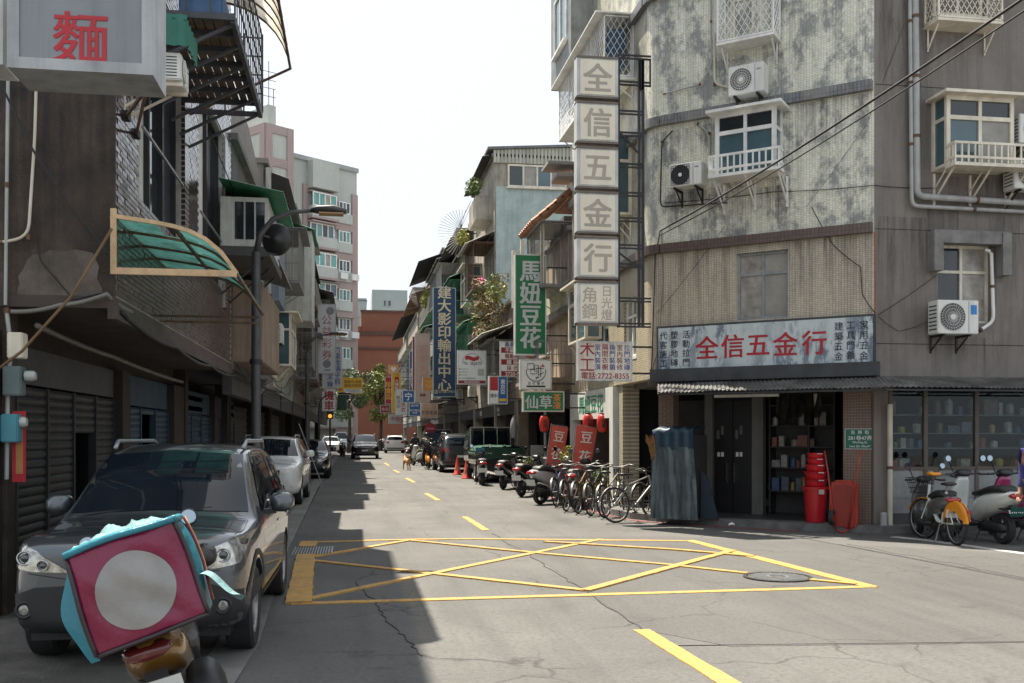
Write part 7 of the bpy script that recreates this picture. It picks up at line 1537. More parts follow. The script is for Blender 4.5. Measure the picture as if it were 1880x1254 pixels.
# ================================================================== bicycles (forward is +x)
def bicycle(label, fcol, fender=True, basket=True, name='parked_bicycle', group='bicycles parked by the corner', shared=False, steer=0):
    o = thing(name, label, 'bicycle', (0, 0, 0), group); r = .335 if not shared else .315; fm = fcol
    def wh(x, nm, rot):
        c = Vector((x, 0, r)); Q = Matrix.Translation(Vector((x, 0, 0))) @ Matrix.Rotation(rot, 4, 'Z') @ Matrix.Translation(Vector((-x, 0, 0)))
        def bd(b, n_, mt, pa, sm=True): b.v = [Q @ v for v in b.v]; return b.build(n_, mt, pa, smooth=sm)
        b = MB(); b.tube([(x+math.cos(2*math.pi*i/32)*r*.96, 0, r+math.sin(2*math.pi*i/32)*r*.96) for i in range(32)], .017 if not shared else .022, 7, closed=True); w_ = bd(b, nm, RUBBER, o)
        b = MB(); b.tube([(x+math.cos(2*math.pi*i/32)*r*.90, 0, r+math.sin(2*math.pi*i/32)*r*.90) for i in range(32)], .010, 6, closed=True); bd(b, 'rim', BIKEM if not shared else STEEL, w_)
        b = MB()
        for k in range(20): g = 2*math.pi*k/20; b.bar((x+.02*math.cos(g+1), .03*(-1)**k, r+.02*math.sin(g+1)), (x+math.cos(g)*r*.9, 0, r+math.sin(g)*r*.9), .0016, 3)
        b.lathe([(0, -.05), (.022, -.05), (.022, .05), (0, .05)], (x, 0, r), (0, 1, 0), 8); bd(b, 'spokes', BIKEM, w_, False)
        if fender and not shared:
            b = MB(); rows = []
            a0, a1 = (R(20), R(165)) if x > 0 else (R(10), R(170))
            for i in range(15): g = a0+(a1-a0)*i/14; rows.append([(x+math.cos(g)*(r+.03-.008*abs(j)), .022*j, r+math.sin(g)*(r+.03-.008*abs(j))) for j in (-1, 0, 1)])
            b.grid(rows); bd(b, 'fender', M('fender_grey', (.13, .125, .115), .4, .6, var=.3, sc=8), o)
        return Q
    wh(-.52, 'rear_wheel', 0); Q = wh(.52, 'front_wheel', steer)
    bb, sc_, hd1, hd2 = (-.08, 0, .29), (-.22, 0, .78), (.33, 0, .86), (.36, 0, .68)
    b = MB()
    if shared: b.tube([hd2, (.22, 0, .52), (.06, 0, .33), bb], .034, 8); b.tube([bb, (-.16, 0, .58), sc_], .022, 8)
    else: b.tube([hd2, bb], .018, 7); b.tube([hd1, (-.2, 0, .70 if 'grey' in label else .62)], .016, 7); b.tube([bb, sc_], .016, 7)
    b.tube([hd1, hd2], .022, 8)
    for sy in (-.055, .055): b.tube([bb, (-.52, sy, r)], .011, 6); b.tube([(-.2, 0, .68), (-.52, sy, r)], .010, 6)
    b.build('frame', fm, o, smooth='auto')
    b = MB()
    for sy in (-.05, .05): b.tube([(.36, 0, .67), (.38, sy, .6), (.52, sy, r)], .011, 6)
    b.v = [Q @ v for v in b.v]; b.build('fork', fm, o, smooth='auto')
    b = MB(); b.tube([(.33, 0, .86), (.31, 0, .98)], .014, 6); b.tube([(.22, -.29, .99), (.29, -.2, 1.02), (.33, -.08, .99), (.33, .08, .99), (.29, .2, 1.02), (.22, .29, .99)], .012, 6); b.v = [Q @ v for v in b.v]; hb = b.build('handlebar', BIKEM, o, smooth='auto')
    for sy in (-1, 1): g_ = MB(); g_.tube([(.24, sy*.27, 1.0), (.15, sy*.31, .98)], .017, 6); g_.v = [Q @ v for v in g_.v]; g_.build('grip', BLACK, hb)
    b = MB(); b.tube([sc_, (-.245, 0, .88)], .013, 6); b.build('seat_post', STEEL, o); b = MB(); b.blob([(-.38, .90, .05, .02), (-.36, .905, .095, .03), (-.26, .90, .08, .03), (-.12, .895, .03, .022), (-.06, .89, .018, .015)], 10); b.build('saddle', BLACK, o, smooth=True)
    b = MB(); b.lathe([(.075, -.004), (.09, -.004), (.09, .004), (.075, .004)], (bb[0], -.05, bb[2]), (0, 1, 0), 18, close=True)
    for k in range(5): g = 2*math.pi*k/5; b.bar((bb[0], -.05, bb[2]), (bb[0]+.08*math.cos(g), -.05, bb[2]+.08*math.sin(g)), .006, 4)
    b.build('chainring', STEEL, o); b = MB()
    for sg in (-1, 1): b.bar((bb[0], sg*.07, bb[2]), (bb[0]+sg*.12, sg*.08, bb[2]-sg*.11), .009); b.box(bb[0]+sg*.12-.045, bb[0]+sg*.12+.045, sg*.13-.04, sg*.13+.04, bb[2]-sg*.11-.012, bb[2]-sg*.11+.012)
    b.bar((bb[0], -.07, bb[2]), (bb[0], .07, bb[2]), .014); b.build('crank', DSTEEL, o)
    b = MB(); b.tube([(-.12, .05, .3), (-.2, .17, .01)], .009, 5); b.build('kickstand', STEEL, o)
    if basket:
        b = MB(); m_ = DSTEEL
        for z in (.72, .80, .88, .96):
            q = .10+(z-.72)*.12; b.tube([(.46-.02, -q-.02, z), (.70+(z-.72)*.3, -q-.02, z), (.70+(z-.72)*.3, q+.02, z), (.44, q+.02, z)], .005, 4, closed=True)
        for i in range(7):
            y = -.10+.2*i/6; b.bar((.70, y, .72), (.77, y*1.25, .96), .004, 3); b.bar((.45, y, .72), (.45, y*1.25, .96), .004, 3); b.bar((.45, y, .72), (.70, y, .72), .004, 3)
        for i in range(1, 6):
            x = .45+.25*i/6
            for sg in (-1, 1): b.bar((x, sg*.12, .72), (x+.02, sg*.15, .96), .004, 3)
        b.v = [Q @ v for v in b.v]; b.build('basket', m_, o)
    if fender and not shared: b = MB(); b.bar((-.22, -.05, .70), (-.62, -.05, .70), .007); b.bar((-.22, .05, .70), (-.62, .05, .70), .007); b.bar((-.62, -.05, .70), (-.62, .05, .70), .007); b.bar((-.4, -.05, .70), (-.4, .05, .70), .007); b.bar((-.6, .05, .70), (-.52, .06, r), .006); b.bar((-.6, -.05, .70), (-.52, -.06, r), .006); b.build('carrier', BIKEM, o)
    if shared:
        OR = M('orange_guard', (.70, .27, .02), .4, var=.08)
        b = MB(); rows = []
        for i in range(13): g = R(-15)+R(190)*i/12; rows.append([(-.52+math.cos(g)*(r+.035-.05*abs(j)**2), .035*j, r+math.sin(g)*(r+.035-.05*abs(j)**2)) for j in (-1.2, -.7, 0, .7, 1.2)])
        b.grid(rows); b.build('rear_guard', OR, o, smooth=True)
        for sy in (-.045, .045): b = MB(); b.prism([(-.52+math.cos(R(g))*(r+.02), r+math.sin(R(g))*(r+.02)) for g in range(10, 171, 16)]+[(-.52+math.cos(R(g))*(r*.62), r+math.sin(R(g))*(r*.62)) for g in range(150, 30, -20)], sy-.003, sy+.003); b.build('skirt_guard', OR, o)
        b = MB(); rows = []
        for i in range(9): g = R(20)+R(125)*i/8; rows.append([(.52+math.cos(g)*(r+.03), .032*j, r+math.sin(g)*(r+.03)-.02*abs(j)) for j in (-1, 0, 1)])
        b.grid(rows); b.v = [Q @ v for v in b.v]; b.build('front_guard', OR, o, smooth=True)
        b = MB(); b.blob([(.24, 1.02, .08, .02), (.27, 1.04, .11, .035), (.36, 1.03, .10, .035), (.40, 1.0, .05, .02)], 10, 2.6); b.v = [Q @ v for v in b.v]; b.build('console', OR, o, smooth=True); b = MB(); b.box(.255, .27, -.05, .05, 1.055, 1.075); b.v = [Q @ v for v in b.v]; b.build('console_screen', BLACK, o)
        b = MB(); b.lathe([(0, 0), (.03, 0), (.03, .02), (0, .025)], (-.88, 0, .52), (-1, 0, 0), 10); b.build('rear_lamp', LAMPR, o)
    return o
BC = [M('bike_silver', (.24, .24, .235), .35, .6), M('bike_black', (.02, .02, .022), .35), M('bike_rust', (.16, .09, .05), .6, .4), M('bike_red', (.10, .02, .02), .4), M('bike_blue', (.05, .09, .16), .4), M('bike_champagne', (.22, .185, .14), .35, .5)]
for (px, py, ang, ci, lab, st_, bk) in ((1172, 958, 22, 0, 'silver grey bicycle with turned front wheel nearest the tarpaulin', -.75, False), (1130, 948, 52, 5, 'champagne bicycle, second from the tarpaulin', .3, True), (1100, 944, 58, 1, 'black bicycle in the middle of the bicycle row', .1, False),
     (1075, 940, 60, 2, 'rusty bicycle fourth from the tarpaulin', .2, True), (1052, 936, 62, 3, 'dark red bicycle with chrome mudguard, last but one by the scooters', -.2, False), (1032, 928, 64, 4, 'dark blue bicycle beside the silver scooter', 0, True), (1205, 946, 40, 1, 'black bicycle wedged against the tarpaulin', .4, False), (1150, 936, 66, 1, 'black bicycle in the second row by the pale column', .2, True), (1118, 930, 70, 2, 'rust brown bicycle in the second row before the doorway', -.3, False), (1088, 926, 68, 4, 'dark blue bicycle in the second row before the banner', .1, True)):
    g = G(px, py); k = bicycle(lab, BC[ci], basket=bk, steer=st_); place(k, g.x, g.y, R(ang)); k.rotation_euler = (R(-6), 0, R(ang))
g = G(945, 905); k = bicycle('old bicycle with chrome mudguard between two black scooters', BC[2], basket=False); place(k, 4.85, 28.4, R(62))
g = G(1722, 993); yb = bicycle('white shared bicycle with orange mudguards and front basket', M('shared_white', (.62, .66, .62), .35, var=.05), name='shared_bicycle', group=None, shared=True, steer=.3); place(yb, 8.93, 14.15, R(84))
# ================================================================== shop front clutter
REDP_ = M('red_plastic', (.50, .012, .02), .35, var=.1)
bp_ = CH.w(CH.px(1498, 962, -.6)[0], -.6, 0); bp_ = G(1497, 958, .118); bp_.z = .118
zz = .118
for i, (r, h, lab) in enumerate(((.21, .62, 'large red plastic barrel at the foot of the stack'), (.205, .13, 'red bucket second in the stack on the barrel'), (.20, .13, 'red bucket third in the stack on the barrel'), (.18, .12, 'red bucket fourth in the stack on the barrel'), (.155, .10, 'small red bucket fifth in the stack'), (.15, .09, 'small red bucket on top of the stack'))):
    o = thing('plastic_bucket', lab, 'bucket', (bp_.x, bp_.y, zz), 'red buckets stacked in the shop entrance'); b = MB()
    b.lathe([(r*.78, 0), (r*.96, h*.92), (r*1.08, h*.92), (r*1.1, h), (r*.94, h), (r*.9, h*.9)], (bp_.x, bp_.y, zz), seg=26); b.build('shell', REDP_, o, smooth='auto')
    MB().box(bp_.x-.05, bp_.x+.05, bp_.y-r*1.12, bp_.y-r*1.04, zz+h*.8, zz+h*.93).build('handle_lug', M('bucket_label', (.5, .45, .42), .5), o)
    zz += h+.004
# wheelbarrow standing on its nose against the pier
wb = thing('wheelbarrow', 'red wheelbarrow upended against the brown tiled pier', 'wheelbarrow'); c = G(1547, 965, .118); RB = M('barrow_red', (.34, .03, .015), .45, var=.2)
b = MB(); pr = [(-.16, .12), (.16, .12), (.22, .72), (-.22, .72)]
fr = Fr((c.x, c.y), CH.u, CH.n)
rows = [[(-.14, .02, .1), (.14, .02, .1)], [(-.2, .0, .35), (.2, .0, .35)], [(-.23, -.06, .78), (.23, -.06, .78)]]
def tray(n_off, inset): return [[(x*inset, n+n_off, z if z > .2 else z+.03) for x, n, z in ((r[0][0]*(1-2*i/6), r[0][1], r[0][2]) for i in range(7))] for r in rows]
b = MB(fr); b.prism([(-.18, .08), (.20, .06), (.24, .2), (.23, .80), (.18, .88), (-.16, .88), (-.22, .80), (-.23, .2)], -.20, .02); b.build('tray', RB, wb, bev=.04)
b = MB(fr); b.prism([(-.13, .15), (.15, .14), (.18, .24), (.17, .74), (.13, .80), (-.11, .80), (-.16, .74), (-.17, .24)], .021, .03); b.build('tray_face', M('barrow_dark_red', (.22, .02, .012), .5), wb)
for sg in (-1, 1): b = MB(fr); b.tube([(sg*.10, .05, .06), (sg*.17, .06, .5), (sg*.24, .03, 1.05), (sg*.30, .0, 1.38)], .014, 6); b.build('handle', RB, wb, smooth=True)
b = MB(fr); b.tube([(-.10, .05, .06), (-.03, .12, .02), (.05, .12, .02), (.10, .05, .06)], .014, 6); b.build('nose_bar', RB, wb)
b = MB(fr); b.lathe([(.07, -.03), (.12, -.035), (.13, 0), (.12, .035), (.07, .03)], (-.15, .12, .26), tuple(CH.u), 18, close=True); w_ = b.build('wheel', RUBBER, wb, smooth='auto'); b = MB(fr); b.lathe([(0, -.02), (.075, -.02), (.075, .02), (0, .02)], (-.15, .12, .26), tuple(CH.u), 14); b.build('rim', RB, w_)
# tarpaulin covered stack
tp = thing('covered_stack', 'goods stacked under blue grey tarpaulin beside the shop entrance', 'tarpaulin'); a = G(1203, 950, .118); c = G(1308, 955, .118); fr = Fr(a, c-a, Vector((c-a)).cross(Vector((0, 0, 1)))); Lw = (c-a).length*.72
TARP = M('blue_grey_tarpaulin', (.055, .078, .085), .42, var=.4, sc=3, bump=.7, bsc=6, streak=.5, dirt=(.14, .155, .15)); TARB = M('blue_tarpaulin_top', (.010, .035, .06), .5, var=.3, sc=5)
H_ = onY(1240, 785, a.y).z
from mathutils import noise as mn
def fold(u, z): return .09*mn.noise(Vector((u*3.5, z*.8, 1)))*(1.25-z/H_*.8)+.03*mn.noise(Vector((u*9+z*1.5, z*1.6, 4)))*(1.1-z/H_*.6)+.022*mn.noise(Vector((u*12, z*7, 7)))
def fold0(u, z): return .03*math.sin(u*7+1+1.5*z)*(1.2-z/H_*.8)+.02*math.sin(u*19-2*z)*(1.1-z/H_)+.012*math.sin(u*41+3*z)*math.sin(z*5)
rows = []
for j in range(14):
    z = .12+(H_*.80-.12)*j/13; rows.append([(Lw*i/40*(1+.16*(1-j/13)), .12+fold(i/40*1.3, z)+.10*(1-j/13), z) for i in range(41)])
MB(fr).grid(rows).build('front_sheet', TARP, tp, smooth=True)
MB(fr).grid([[(-.01+.02*math.sin(i*1.9+j), .12-.7*i/10, .12+(H_*.93-.12)*j/8) for i in range(11)] for j in range(9)]).build('side_sheet', TARP, tp, smooth=True)
MB(fr).grid([[(Lw*i/24, .13+.012*math.sin(i*1.1)-(.0 if j < 5 else .75*(j-4)/4), (H_*.78+(H_*.2)*min(j, 4)/4)+.02*math.sin(i*.9+j)+(.04 if j > 4 else 0)) for i in range(25)] for j in range(9)]).build('top_sheet', TARB, tp, smooth=True)
MB(fr).box(.03, Lw-.02, -.6, .02, .12, H_*.92).build('stack_core', DIM, tp)
b = MB(fr); b.prism([(Lw*1.02, .12), (Lw*1.45, .12), (Lw*1.2, .85), (Lw*1.05, 1.0)], -.2, -.16); tag(b.build('leaning_board', M('navy_board', (.015, .03, .045), .6)), 'dark navy board leaning beside the tarpaulin', 'board')
# broom
g = G(1196, 950, .118); bx = onY(1190, 820, g.y); br = thing('bamboo_broom', 'bamboo broom standing bristles up beside the tarpaulin', 'broom', g); BRI = M('straw', (.30, .17, .07), .9, var=.4, sc=20)
MB().tube([(g.x, g.y-.1, .12), (g.x-.01, g.y-.1, bx.z-.15)], .014, 6).build('handle', M('bamboo', (.35, .26, .13), .6), br); b = MB(); rg = random.Random(2)
for i in range(160):
    a_ = rg.uniform(0, 6.28); q = rg.random()**.5; z0 = bx.z-.25; x, y = g.x, g.y-.1
    b.tube([(x+.02*math.cos(a_), y+.02*math.sin(a_), z0), (x+.09*q*math.cos(a_), y+.09*q*math.sin(a_), z0+.28), (x-.03+.12*q*math.cos(a_), y+.12*q*math.sin(a_), z0+.42+rg.uniform(-.1, .06))], [.004, .003, .002], 3)
b.build('bristles', BRI, br); b = MB(); b.lathe([(.03, 0), (.045, .05), (.04, .1)], (g.x, g.y-.1, bx.z-.27), seg=10); b.build('binding', RUSTY, br)
# cartons and papers in the entrance
c0 = G(1410, 930, .118); CRD = M('carton', (.36, .26, .16), .8, var=.2); PAPW = M('paper_stack', (.42, .40, .37), .8, var=.2)
for i, (du, n, w_, d_, z0, h, mt, lab) in enumerate(((-.35, 0, .22, .3, 0, .13, CRD, 'small brown carton at the left of the floor stack'), (-.1, 0, .5, .3, 0, .15, PAPW, 'wide pale carton at the bottom of the floor stack'), (.0, -.02, .38, .3, .155, .10, GM[8], 'dark blue parcel on the wide pale carton'), (.01, -.02, .36, .28, .26, .09, GM[6], 'brown parcel in the middle of the floor stack'), (-.02, -.03, .42, .3, .355, .12, PAPW, 'white bundle on top of the floor stack'))):
    fr = Fr((c0.x, c0.y), CH.u, CH.n); tag(MB(fr).box(du, du+w_, n-d_, n, .12+z0, .12+z0+h).build('carton', mt, bev=.01), lab, 'carton', 'cartons stacked in the shop entrance')
fr = Fr((c0.x, c0.y), CH.u, CH.n); b = MB(fr); b.prism([(.45, .30), (.62, .34), (.56, .62), (.48, .6)], -.3, -.05); tag(b.build('paper_sheaf', PAPW), 'sheaf of papers leaning beside the carton stack', 'papers')
b = MB(CH); rg = random.Random(6)
HP = sheer('hanging_plastic', (.5, .47, .43), .75)
for i in range(5):
    u = CH.px(1425+i*17, 760, -.35)[0]; b = MB(CH); b.grid([[(u+.14*k/5+.01*math.sin(j+k), -.35+.02*math.sin(k*1.7+j), 2.4-.11*j-.02*math.sin(k)) for k in range(6)] for j in range(5+i % 2)]); tag(b.build('plastic_bag', HP, smooth=True), 'clear plastic bag hung under the shop awning, %s from the left' % ('first', 'second', 'third', 'fourth', 'fifth')[i], 'bag', 'plastic bags hung under the awning')
g = G(1343, 965, .118); b = MB(); b.blob([(-.05, 0, .02, .01), (-.02, .015, .04, .02), (.02, .015, .035, .02), (.05, 0, .02, .01)], 8); b.v = [v+g+Vector((0, 0, .015)) for v in b.v]; tag(b.build('paper_scrap', WHITE), 'scrap of white paper on the shop step', 'litter')
# plants before the dessert shop
for i, (px, py, Y, rr, h, lm, lab) in enumerate(((1045, 840, 23.8, .25, .5, LEAF[2], 'yellow green potted shrub between the two banners'), (1105, 875, 21.9, .22, .3, LEAF[1], 'low green potted plant in the white doorway'), (1075, 900, 22.0, .3, .25, LEAF[2], 'low yellow flowers behind the bicycles'), (975, 850, 27.2, .25, .35, LEAF[1], 'green potted plant behind the dark scooters'))):
    p = onY(px, py, Y); plant((p.x, p.y, p.z), (rr, rr, h*.6), 420, .05, lm, lab, (.13, max(.1, p.z-h*.51-.12)), group='potted plants before the shops', seed=20+i)
for i, (px, Y) in enumerate(((1037, 25.2), (985, 27.6), (1130, 21.3))):
    p = onY(px, 800, Y); pipe([(p.x+.25, Y, 2.7), (p.x+.25, Y, .12)], .04, PIPEM, ('grey down pipe left of the white shopfront', 'grey down pipe behind the lantern', 'grey down pipe on the pale column')[i])
tag(MB().box(4.95, 5.5, 27.75, 27.8, .12, 1.35).build('metal_board', STEEL), 'grey ribbed metal board leaning under the jelly sign', 'board')
b = MB(); p = onY(943, 800, 30.5)
b.grid([[(p.x+.17*math.cos(a_)*(.12+.55*math.sin(j/6*2.7)*(1+.25*mn.noise(Vector((a_, j*.5, 0))))), 30.5+.2*math.sin(a_)*(.12+.6*math.sin(j/6*2.7)), 2.25-.7*j/6) for a_ in [6.283*i/14 for i in range(15)]] for j in range(7)]); tag(b.build('hanging_bag', M('white_bag', (.22, .22, .22), .5), smooth=True), 'white bag with red tie hanging in the dark arcade', 'bag')
# ================================================================== lamps, mirror, lights
POLE = M('lamp_pole', (.07, .072, .075), .55, .4, var=.25, sc=4)
def lamp(px, Y_X, ztop, reach, label, head=.45, r=.065, base=None):
    X, Y = Y_X; o = thing('street_lamp', label, 'street lamp', (X, Y, 0), 'street lamps on the left'); b = MB()
    b.tube([(X, Y, 0), (X, Y, 1.2), (X, Y, ztop-.35)], [r*1.15, r, r*.9], 12); b.build('pole', POLE, o, smooth='auto')
    b = MB(); b.tube([(X, Y, ztop-.4), (X+.05, Y, ztop-.12), (X+.22, Y, ztop+.10), (X+reach*.6, Y, ztop+.2), (X+reach, Y, ztop+.24)], [r*.7, r*.65, r*.55, r*.45, r*.4], 8); b.build('arm', POLE, o, smooth=True)
    b = MB(); b.blob([(X+reach-.05, ztop+.24, .06, .03), (X+reach+.03, ztop+.25, .11, .05), (X+reach+head*.6, ztop+.26, .12, .055), (X+reach+head, ztop+.235, .07, .03)], 12, 2.4); b.v = [v+Vector((0, Y, 0)) for v in b.v]; b.build('lamp_head', POLE, o, smooth=True)
    b = MB(); b.box(X+reach+.05, X+reach+head*.9, Y-.09, Y+.09, ztop+.185, ztop+.205); b.build('lens', M('amber_lens', (.35, .2, .08), .3), o)
    for z in (1.3, 2.6): b = MB(); b.lathe([(r*1.0, 0), (r*1.3, 0), (r*1.3, .06), (r*1.0, .06)], (X, Y, z), seg=12, close=True); b.build('band', DSTEEL, o)
    return o
yl_ = onX(470, 798, -1.3).y
lamp(470, (-1.3, yl_), 4.45, .78, 'street lamp with curved arm nearest the camera, left side', .42)
p = CAM + ray(508, 440)*(yl_*.985); mo = thing('traffic_mirror', 'round convex traffic mirror seen from behind on the lamp post', 'mirror', p); b = MB()
b.lathe([(0, -.10), (.04, -.10), (.06, -.08), (.14, -.06), (.21, -.02), (.22, .0), (.21, .02), (.12, .05), (0, .06)], p, (.35, .9, .1), 26); b.build('dish', M('mirror_back', (.025, .026, .028), .35), mo, smooth=True)
MB().bar((-1.3, yl_, p.z+.05), tuple(p), .02).bar((-1.3, yl_, p.z-.2), (p.x, p.y, p.z-.2), .015).build('bracket', DSTEEL, mo)
lamp(564, (-1.46, 32.0), 4.6, .75, 'second street lamp beside the white SUV', .5, .07); lamp(0, (-1.5, 44), 3.2, .9, 'low lamp bracket beyond the second street lamp', .5, .06)
q = onY(600, 700, 46); pt_ = thing('leaning_pole', 'thin pole leaning against the second lamp post', 'pole', (-1.2, 31.6, 0)); MB().bar((-.95, 31.4, .02), tuple(onY(549, 778, 31.5)), .02).build('shaft', STEEL, pt_)
tl = thing('traffic_light', 'small traffic signal with amber lamp on the left kerb', 'traffic light', (-1.35, 52, 0)); p = onY(606, 764, 52)
MB().tube([(p.x, 52, 0), (p.x, 52, p.z)], .05, 8).build('pole', POLE, tl); MB().box(p.x-.17, p.x+.17, 51.9, 52.1, p.z-.15, p.z+.6).build('housing', BLACK, tl, bev=.03)
b = MB(); b.lathe([(0, 0), (.1, 0), (.1, .03), (0, .03)], (p.x, 51.9, p.z), (0, -1, 0), 14); b.build('amber_lamp', M('amber_lit', (.8, .35, .05), .4, emit=.5, emcol=(1, .4, .05)), tl)
b = MB(); b.lathe([(0, 0), (.1, 0), (.1, .03), (0, .03)], (p.x, 51.9, p.z+.35), (0, -1, 0), 14); b.build('red_lamp', LAMPR, tl)
p = onY(790, 787, 52.5); ne = thing('no_entry_sign', 'round red sign on the right above the blue truck', 'sign', (p.x, p.y, 0)); b = MB(); b.lathe([(0, 0), (.3, 0), (.3, .015), (0, .015)], p, (0, -1, 0), 24); b.build('disc', S_RED, ne); MB().box(p.x-.2, p.x+.2, p.y-.02, p.y-.015, p.z-.05, p.z+.05).build('bar', M('dull_pink_bar', (.5, .2, .25), .5), ne); MB().tube([(p.x, p.y+.03, 0), (p.x, p.y+.03, p.z+.2)], .03, 8).build('post', STEEL, ne)
for i, (px, py, mt, lab) in enumerate(((628, 745, DSTEEL, 'dark green signal cabinet on the far left'), )):
    p = onY(px, py, 75); tag(MB().box(p.x-.35, p.x+.35, 75, 75.3, p.z-.3, p.z+.8).build('signal_box', M('dark_green_box', (.02, .07, .04), .5), bev=.05), lab, 'box')
# traffic cones
for i, (px, py) in enumerate(((840, 872), (857, 879))):
    g = G(px, py); o = thing('traffic_cone', ('red traffic cone beside the minivan wheel', 'red traffic cone in front of the other, by the scooter')[i], 'cone', g, 'traffic cones'); b = MB(); b.lathe([(.17, .03), (.15, .05), (.035, .72), (.03, .74), (0, .74)], g, seg=18); b.build('cone', M('cone_red', (.52, .055, .03), .5, var=.15), o, smooth='auto'); MB().box(g.x-.2, g.x+.2, g.y-.2, g.y+.2, .002, .035).build('base', M('cone_red', (.5, .05, .03)), o); b = MB(); b.lathe([(.128, .2), (.102, .33), (.099, .33), (.125, .2)], g, seg=18); b.build('band', M('cone_band', (.5, .16, .12), .4), o)
# ================================================================== people and the dog
def skin(joints, edges, mt, name, parent, root=0, lv=2):
    me = bpy.data.meshes.new('t'); me.from_pydata([j[:3] for j in joints], edges, []); o = bpy.data.objects.new('t', me); COL.objects.link(o)
    md = o.modifiers.new('k', 'SKIN'); md.use_smooth_shade = True
    if not me.skin_vertices: bm = bmesh.new(); bm.from_mesh(me); bm.verts.layers.skin.verify(); bm.to_mesh(me); bm.free()
    for v, j in zip(me.skin_vertices[0].data, joints): r = j[3]; v.radius = r if isinstance(r, tuple) else (r, r)
    me.skin_vertices[0].data[root].use_root = True
    s_ = o.modifiers.new('s', 'SUBSURF'); s_.levels = lv; s_.render_levels = lv
    dg = DG(); dg.update(); m2 = bpy.data.meshes.new_from_object(o.evaluated_get(dg)); bpy.data.objects.remove(o); bpy.data.meshes.remove(me); m2.materials.clear(); return fin(m2, name, mt, parent, smooth=True, fix=False)
SKIN = M('skin', (.36, .21, .145), .55, var=.08); HAIR = M('dark_hair', (.012, .011, .011), .5)
def person(label, pose, top, trousers, helmet=None, hairlen=0):
    "pose: joints in the person's own axes, +x ahead, z up"
    o = thing('person', label, 'person'); J = pose
    body = [(*J['pel'], .12), (*J['chest'], (.15, .11)), (*J['neck'], .055), (*J['head0'], .085), (*J['head1'], .09)]; E = [(0, 1), (1, 2), (2, 3), (3, 4)]
    for s_ in 'lr':
        k = len(body); body += [(*J['sh'+s_], .065), (*J['el'+s_], .045), (*J['wr'+s_], .032), (*J['ha'+s_], .038)]; E += [(1, k), (k, k+1), (k+1, k+2), (k+2, k+3)]
        k = len(body); body += [(*J['hip'+s_], .09), (*J['kn'+s_], .062), (*J['an'+s_], .042), (*J['to'+s_], .04)]; E += [(0, k), (k, k+1), (k+1, k+2), (k+2, k+3)]
    skin(body, E, SKIN, 'body', o)
    T = [(*J['pel'], (.165, .14)), (*J['chest'], (.185, .15)), (*J['neck'], .08)]; E = [(0, 1), (1, 2)]
    for s_ in 'lr': k = len(T); wq = Vector(J['el'+s_]).lerp(Vector(J['wr'+s_]), .9); T += [(*J['sh'+s_], .088), (*J['el'+s_], .066), (*wq, .05)]; E += [(1, k), (k, k+1), (k+1, k+2)]
    skin(T, E, top, 'jacket', o)
    T = [(*(Vector(J['pel'])-Vector((0, 0, .02))), (.16, .145))]; E = []
    for s_ in 'lr': k = len(T); T += [(*J['hip'+s_], .108), (*J['kn'+s_], .08), (*J['an'+s_], .065)]; E += [(0, k), (k, k+1), (k+1, k+2)]
    skin(T, E, trousers, 'trousers', o)
    h = Vector(J['head0']).lerp(Vector(J['head1']), .55); b = MB(); rr = .125 if helmet else .108
    b.lathe([(rr*.98, -.02), (rr, .03), (rr*.9, .08), (rr*.6, .125), (.0, .145)], tuple(h-Vector((.012, 0, 0))), seg=18); b.build('helmet' if helmet else 'hair', helmet or HAIR, o, smooth=True)
    for s_ in 'lr':
        a = Vector(J['an'+s_]); t = Vector(J['to'+s_]); b = MB(); d = (t-a); d.z = 0; d.normalize(); side = Vector((-d.y, d.x, 0)); z = t.z-.03
        b.tube([tuple(a-d*.06+Vector((0, 0, -.03))), tuple(a+d*.05+Vector((0, 0, -.035))), tuple(t+Vector((0, 0, -.005)))], [.05, .052, .04], 8); b.build('shoe', BLACK, o, smooth=True)
    hv = Vector(J['head1'])-Vector(J['head0'])
    for s_ in 'lr':   # fingers and thumb
        w0, h0 = Vector(J['wr'+s_]), Vector(J['ha'+s_]); d = (h0-w0).normalized(); sd = d.cross(Vector((1, 0, .3))).normalized(); nn = sd.cross(d)
        for q in range(4): b = MB(); st0 = h0+sd*(.03-.02*q)+d*.02; L = (.065, .075, .07, .055)[q]; b.tube([tuple(st0), tuple(st0+d*L*.6), tuple(st0+d*L+nn*.02)], [.010, .009, .007], 6); b.build('finger', SKIN, o, smooth=True)
        b = MB(); b.tube([tuple(w0+d*.03+sd*.03), tuple(w0+d*.06+sd*.055), tuple(w0+d*.095+sd*.05)], [.012, .011, .008], 6); b.build('thumb', SKIN, o, smooth=True)
    c = Vector(J['head0']).lerp(Vector(J['head1']), .5); f = Vector((1, 0, 0))
    b = MB(); b.blob([(c.x+.085, c.z-.005, .012, .022), (c.x+.105, c.z-.012, .010, .012)], 8); b.v = [v+Vector((0, c.y, 0)) for v in b.v]; b.build('nose', SKIN, o, smooth=True)
    for sy in (-1, 1): b = MB(); b.lathe([(0, -.006), (.012, 0), (0, .006)], (c.x+.085, c.y+sy*.033, c.z+.02), (1, 0, 0), 10); b.build('eye', HAIR, o, smooth=True); b = MB(); b.blob([(c.x-.02, c.z, .012, .03), (c.x+.01, c.z, .012, .028)], 8); b.v = [v+Vector((0, c.y+sy*.093, 0)) for v in b.v]; b.build('ear', SKIN, o, smooth=True)
    return o
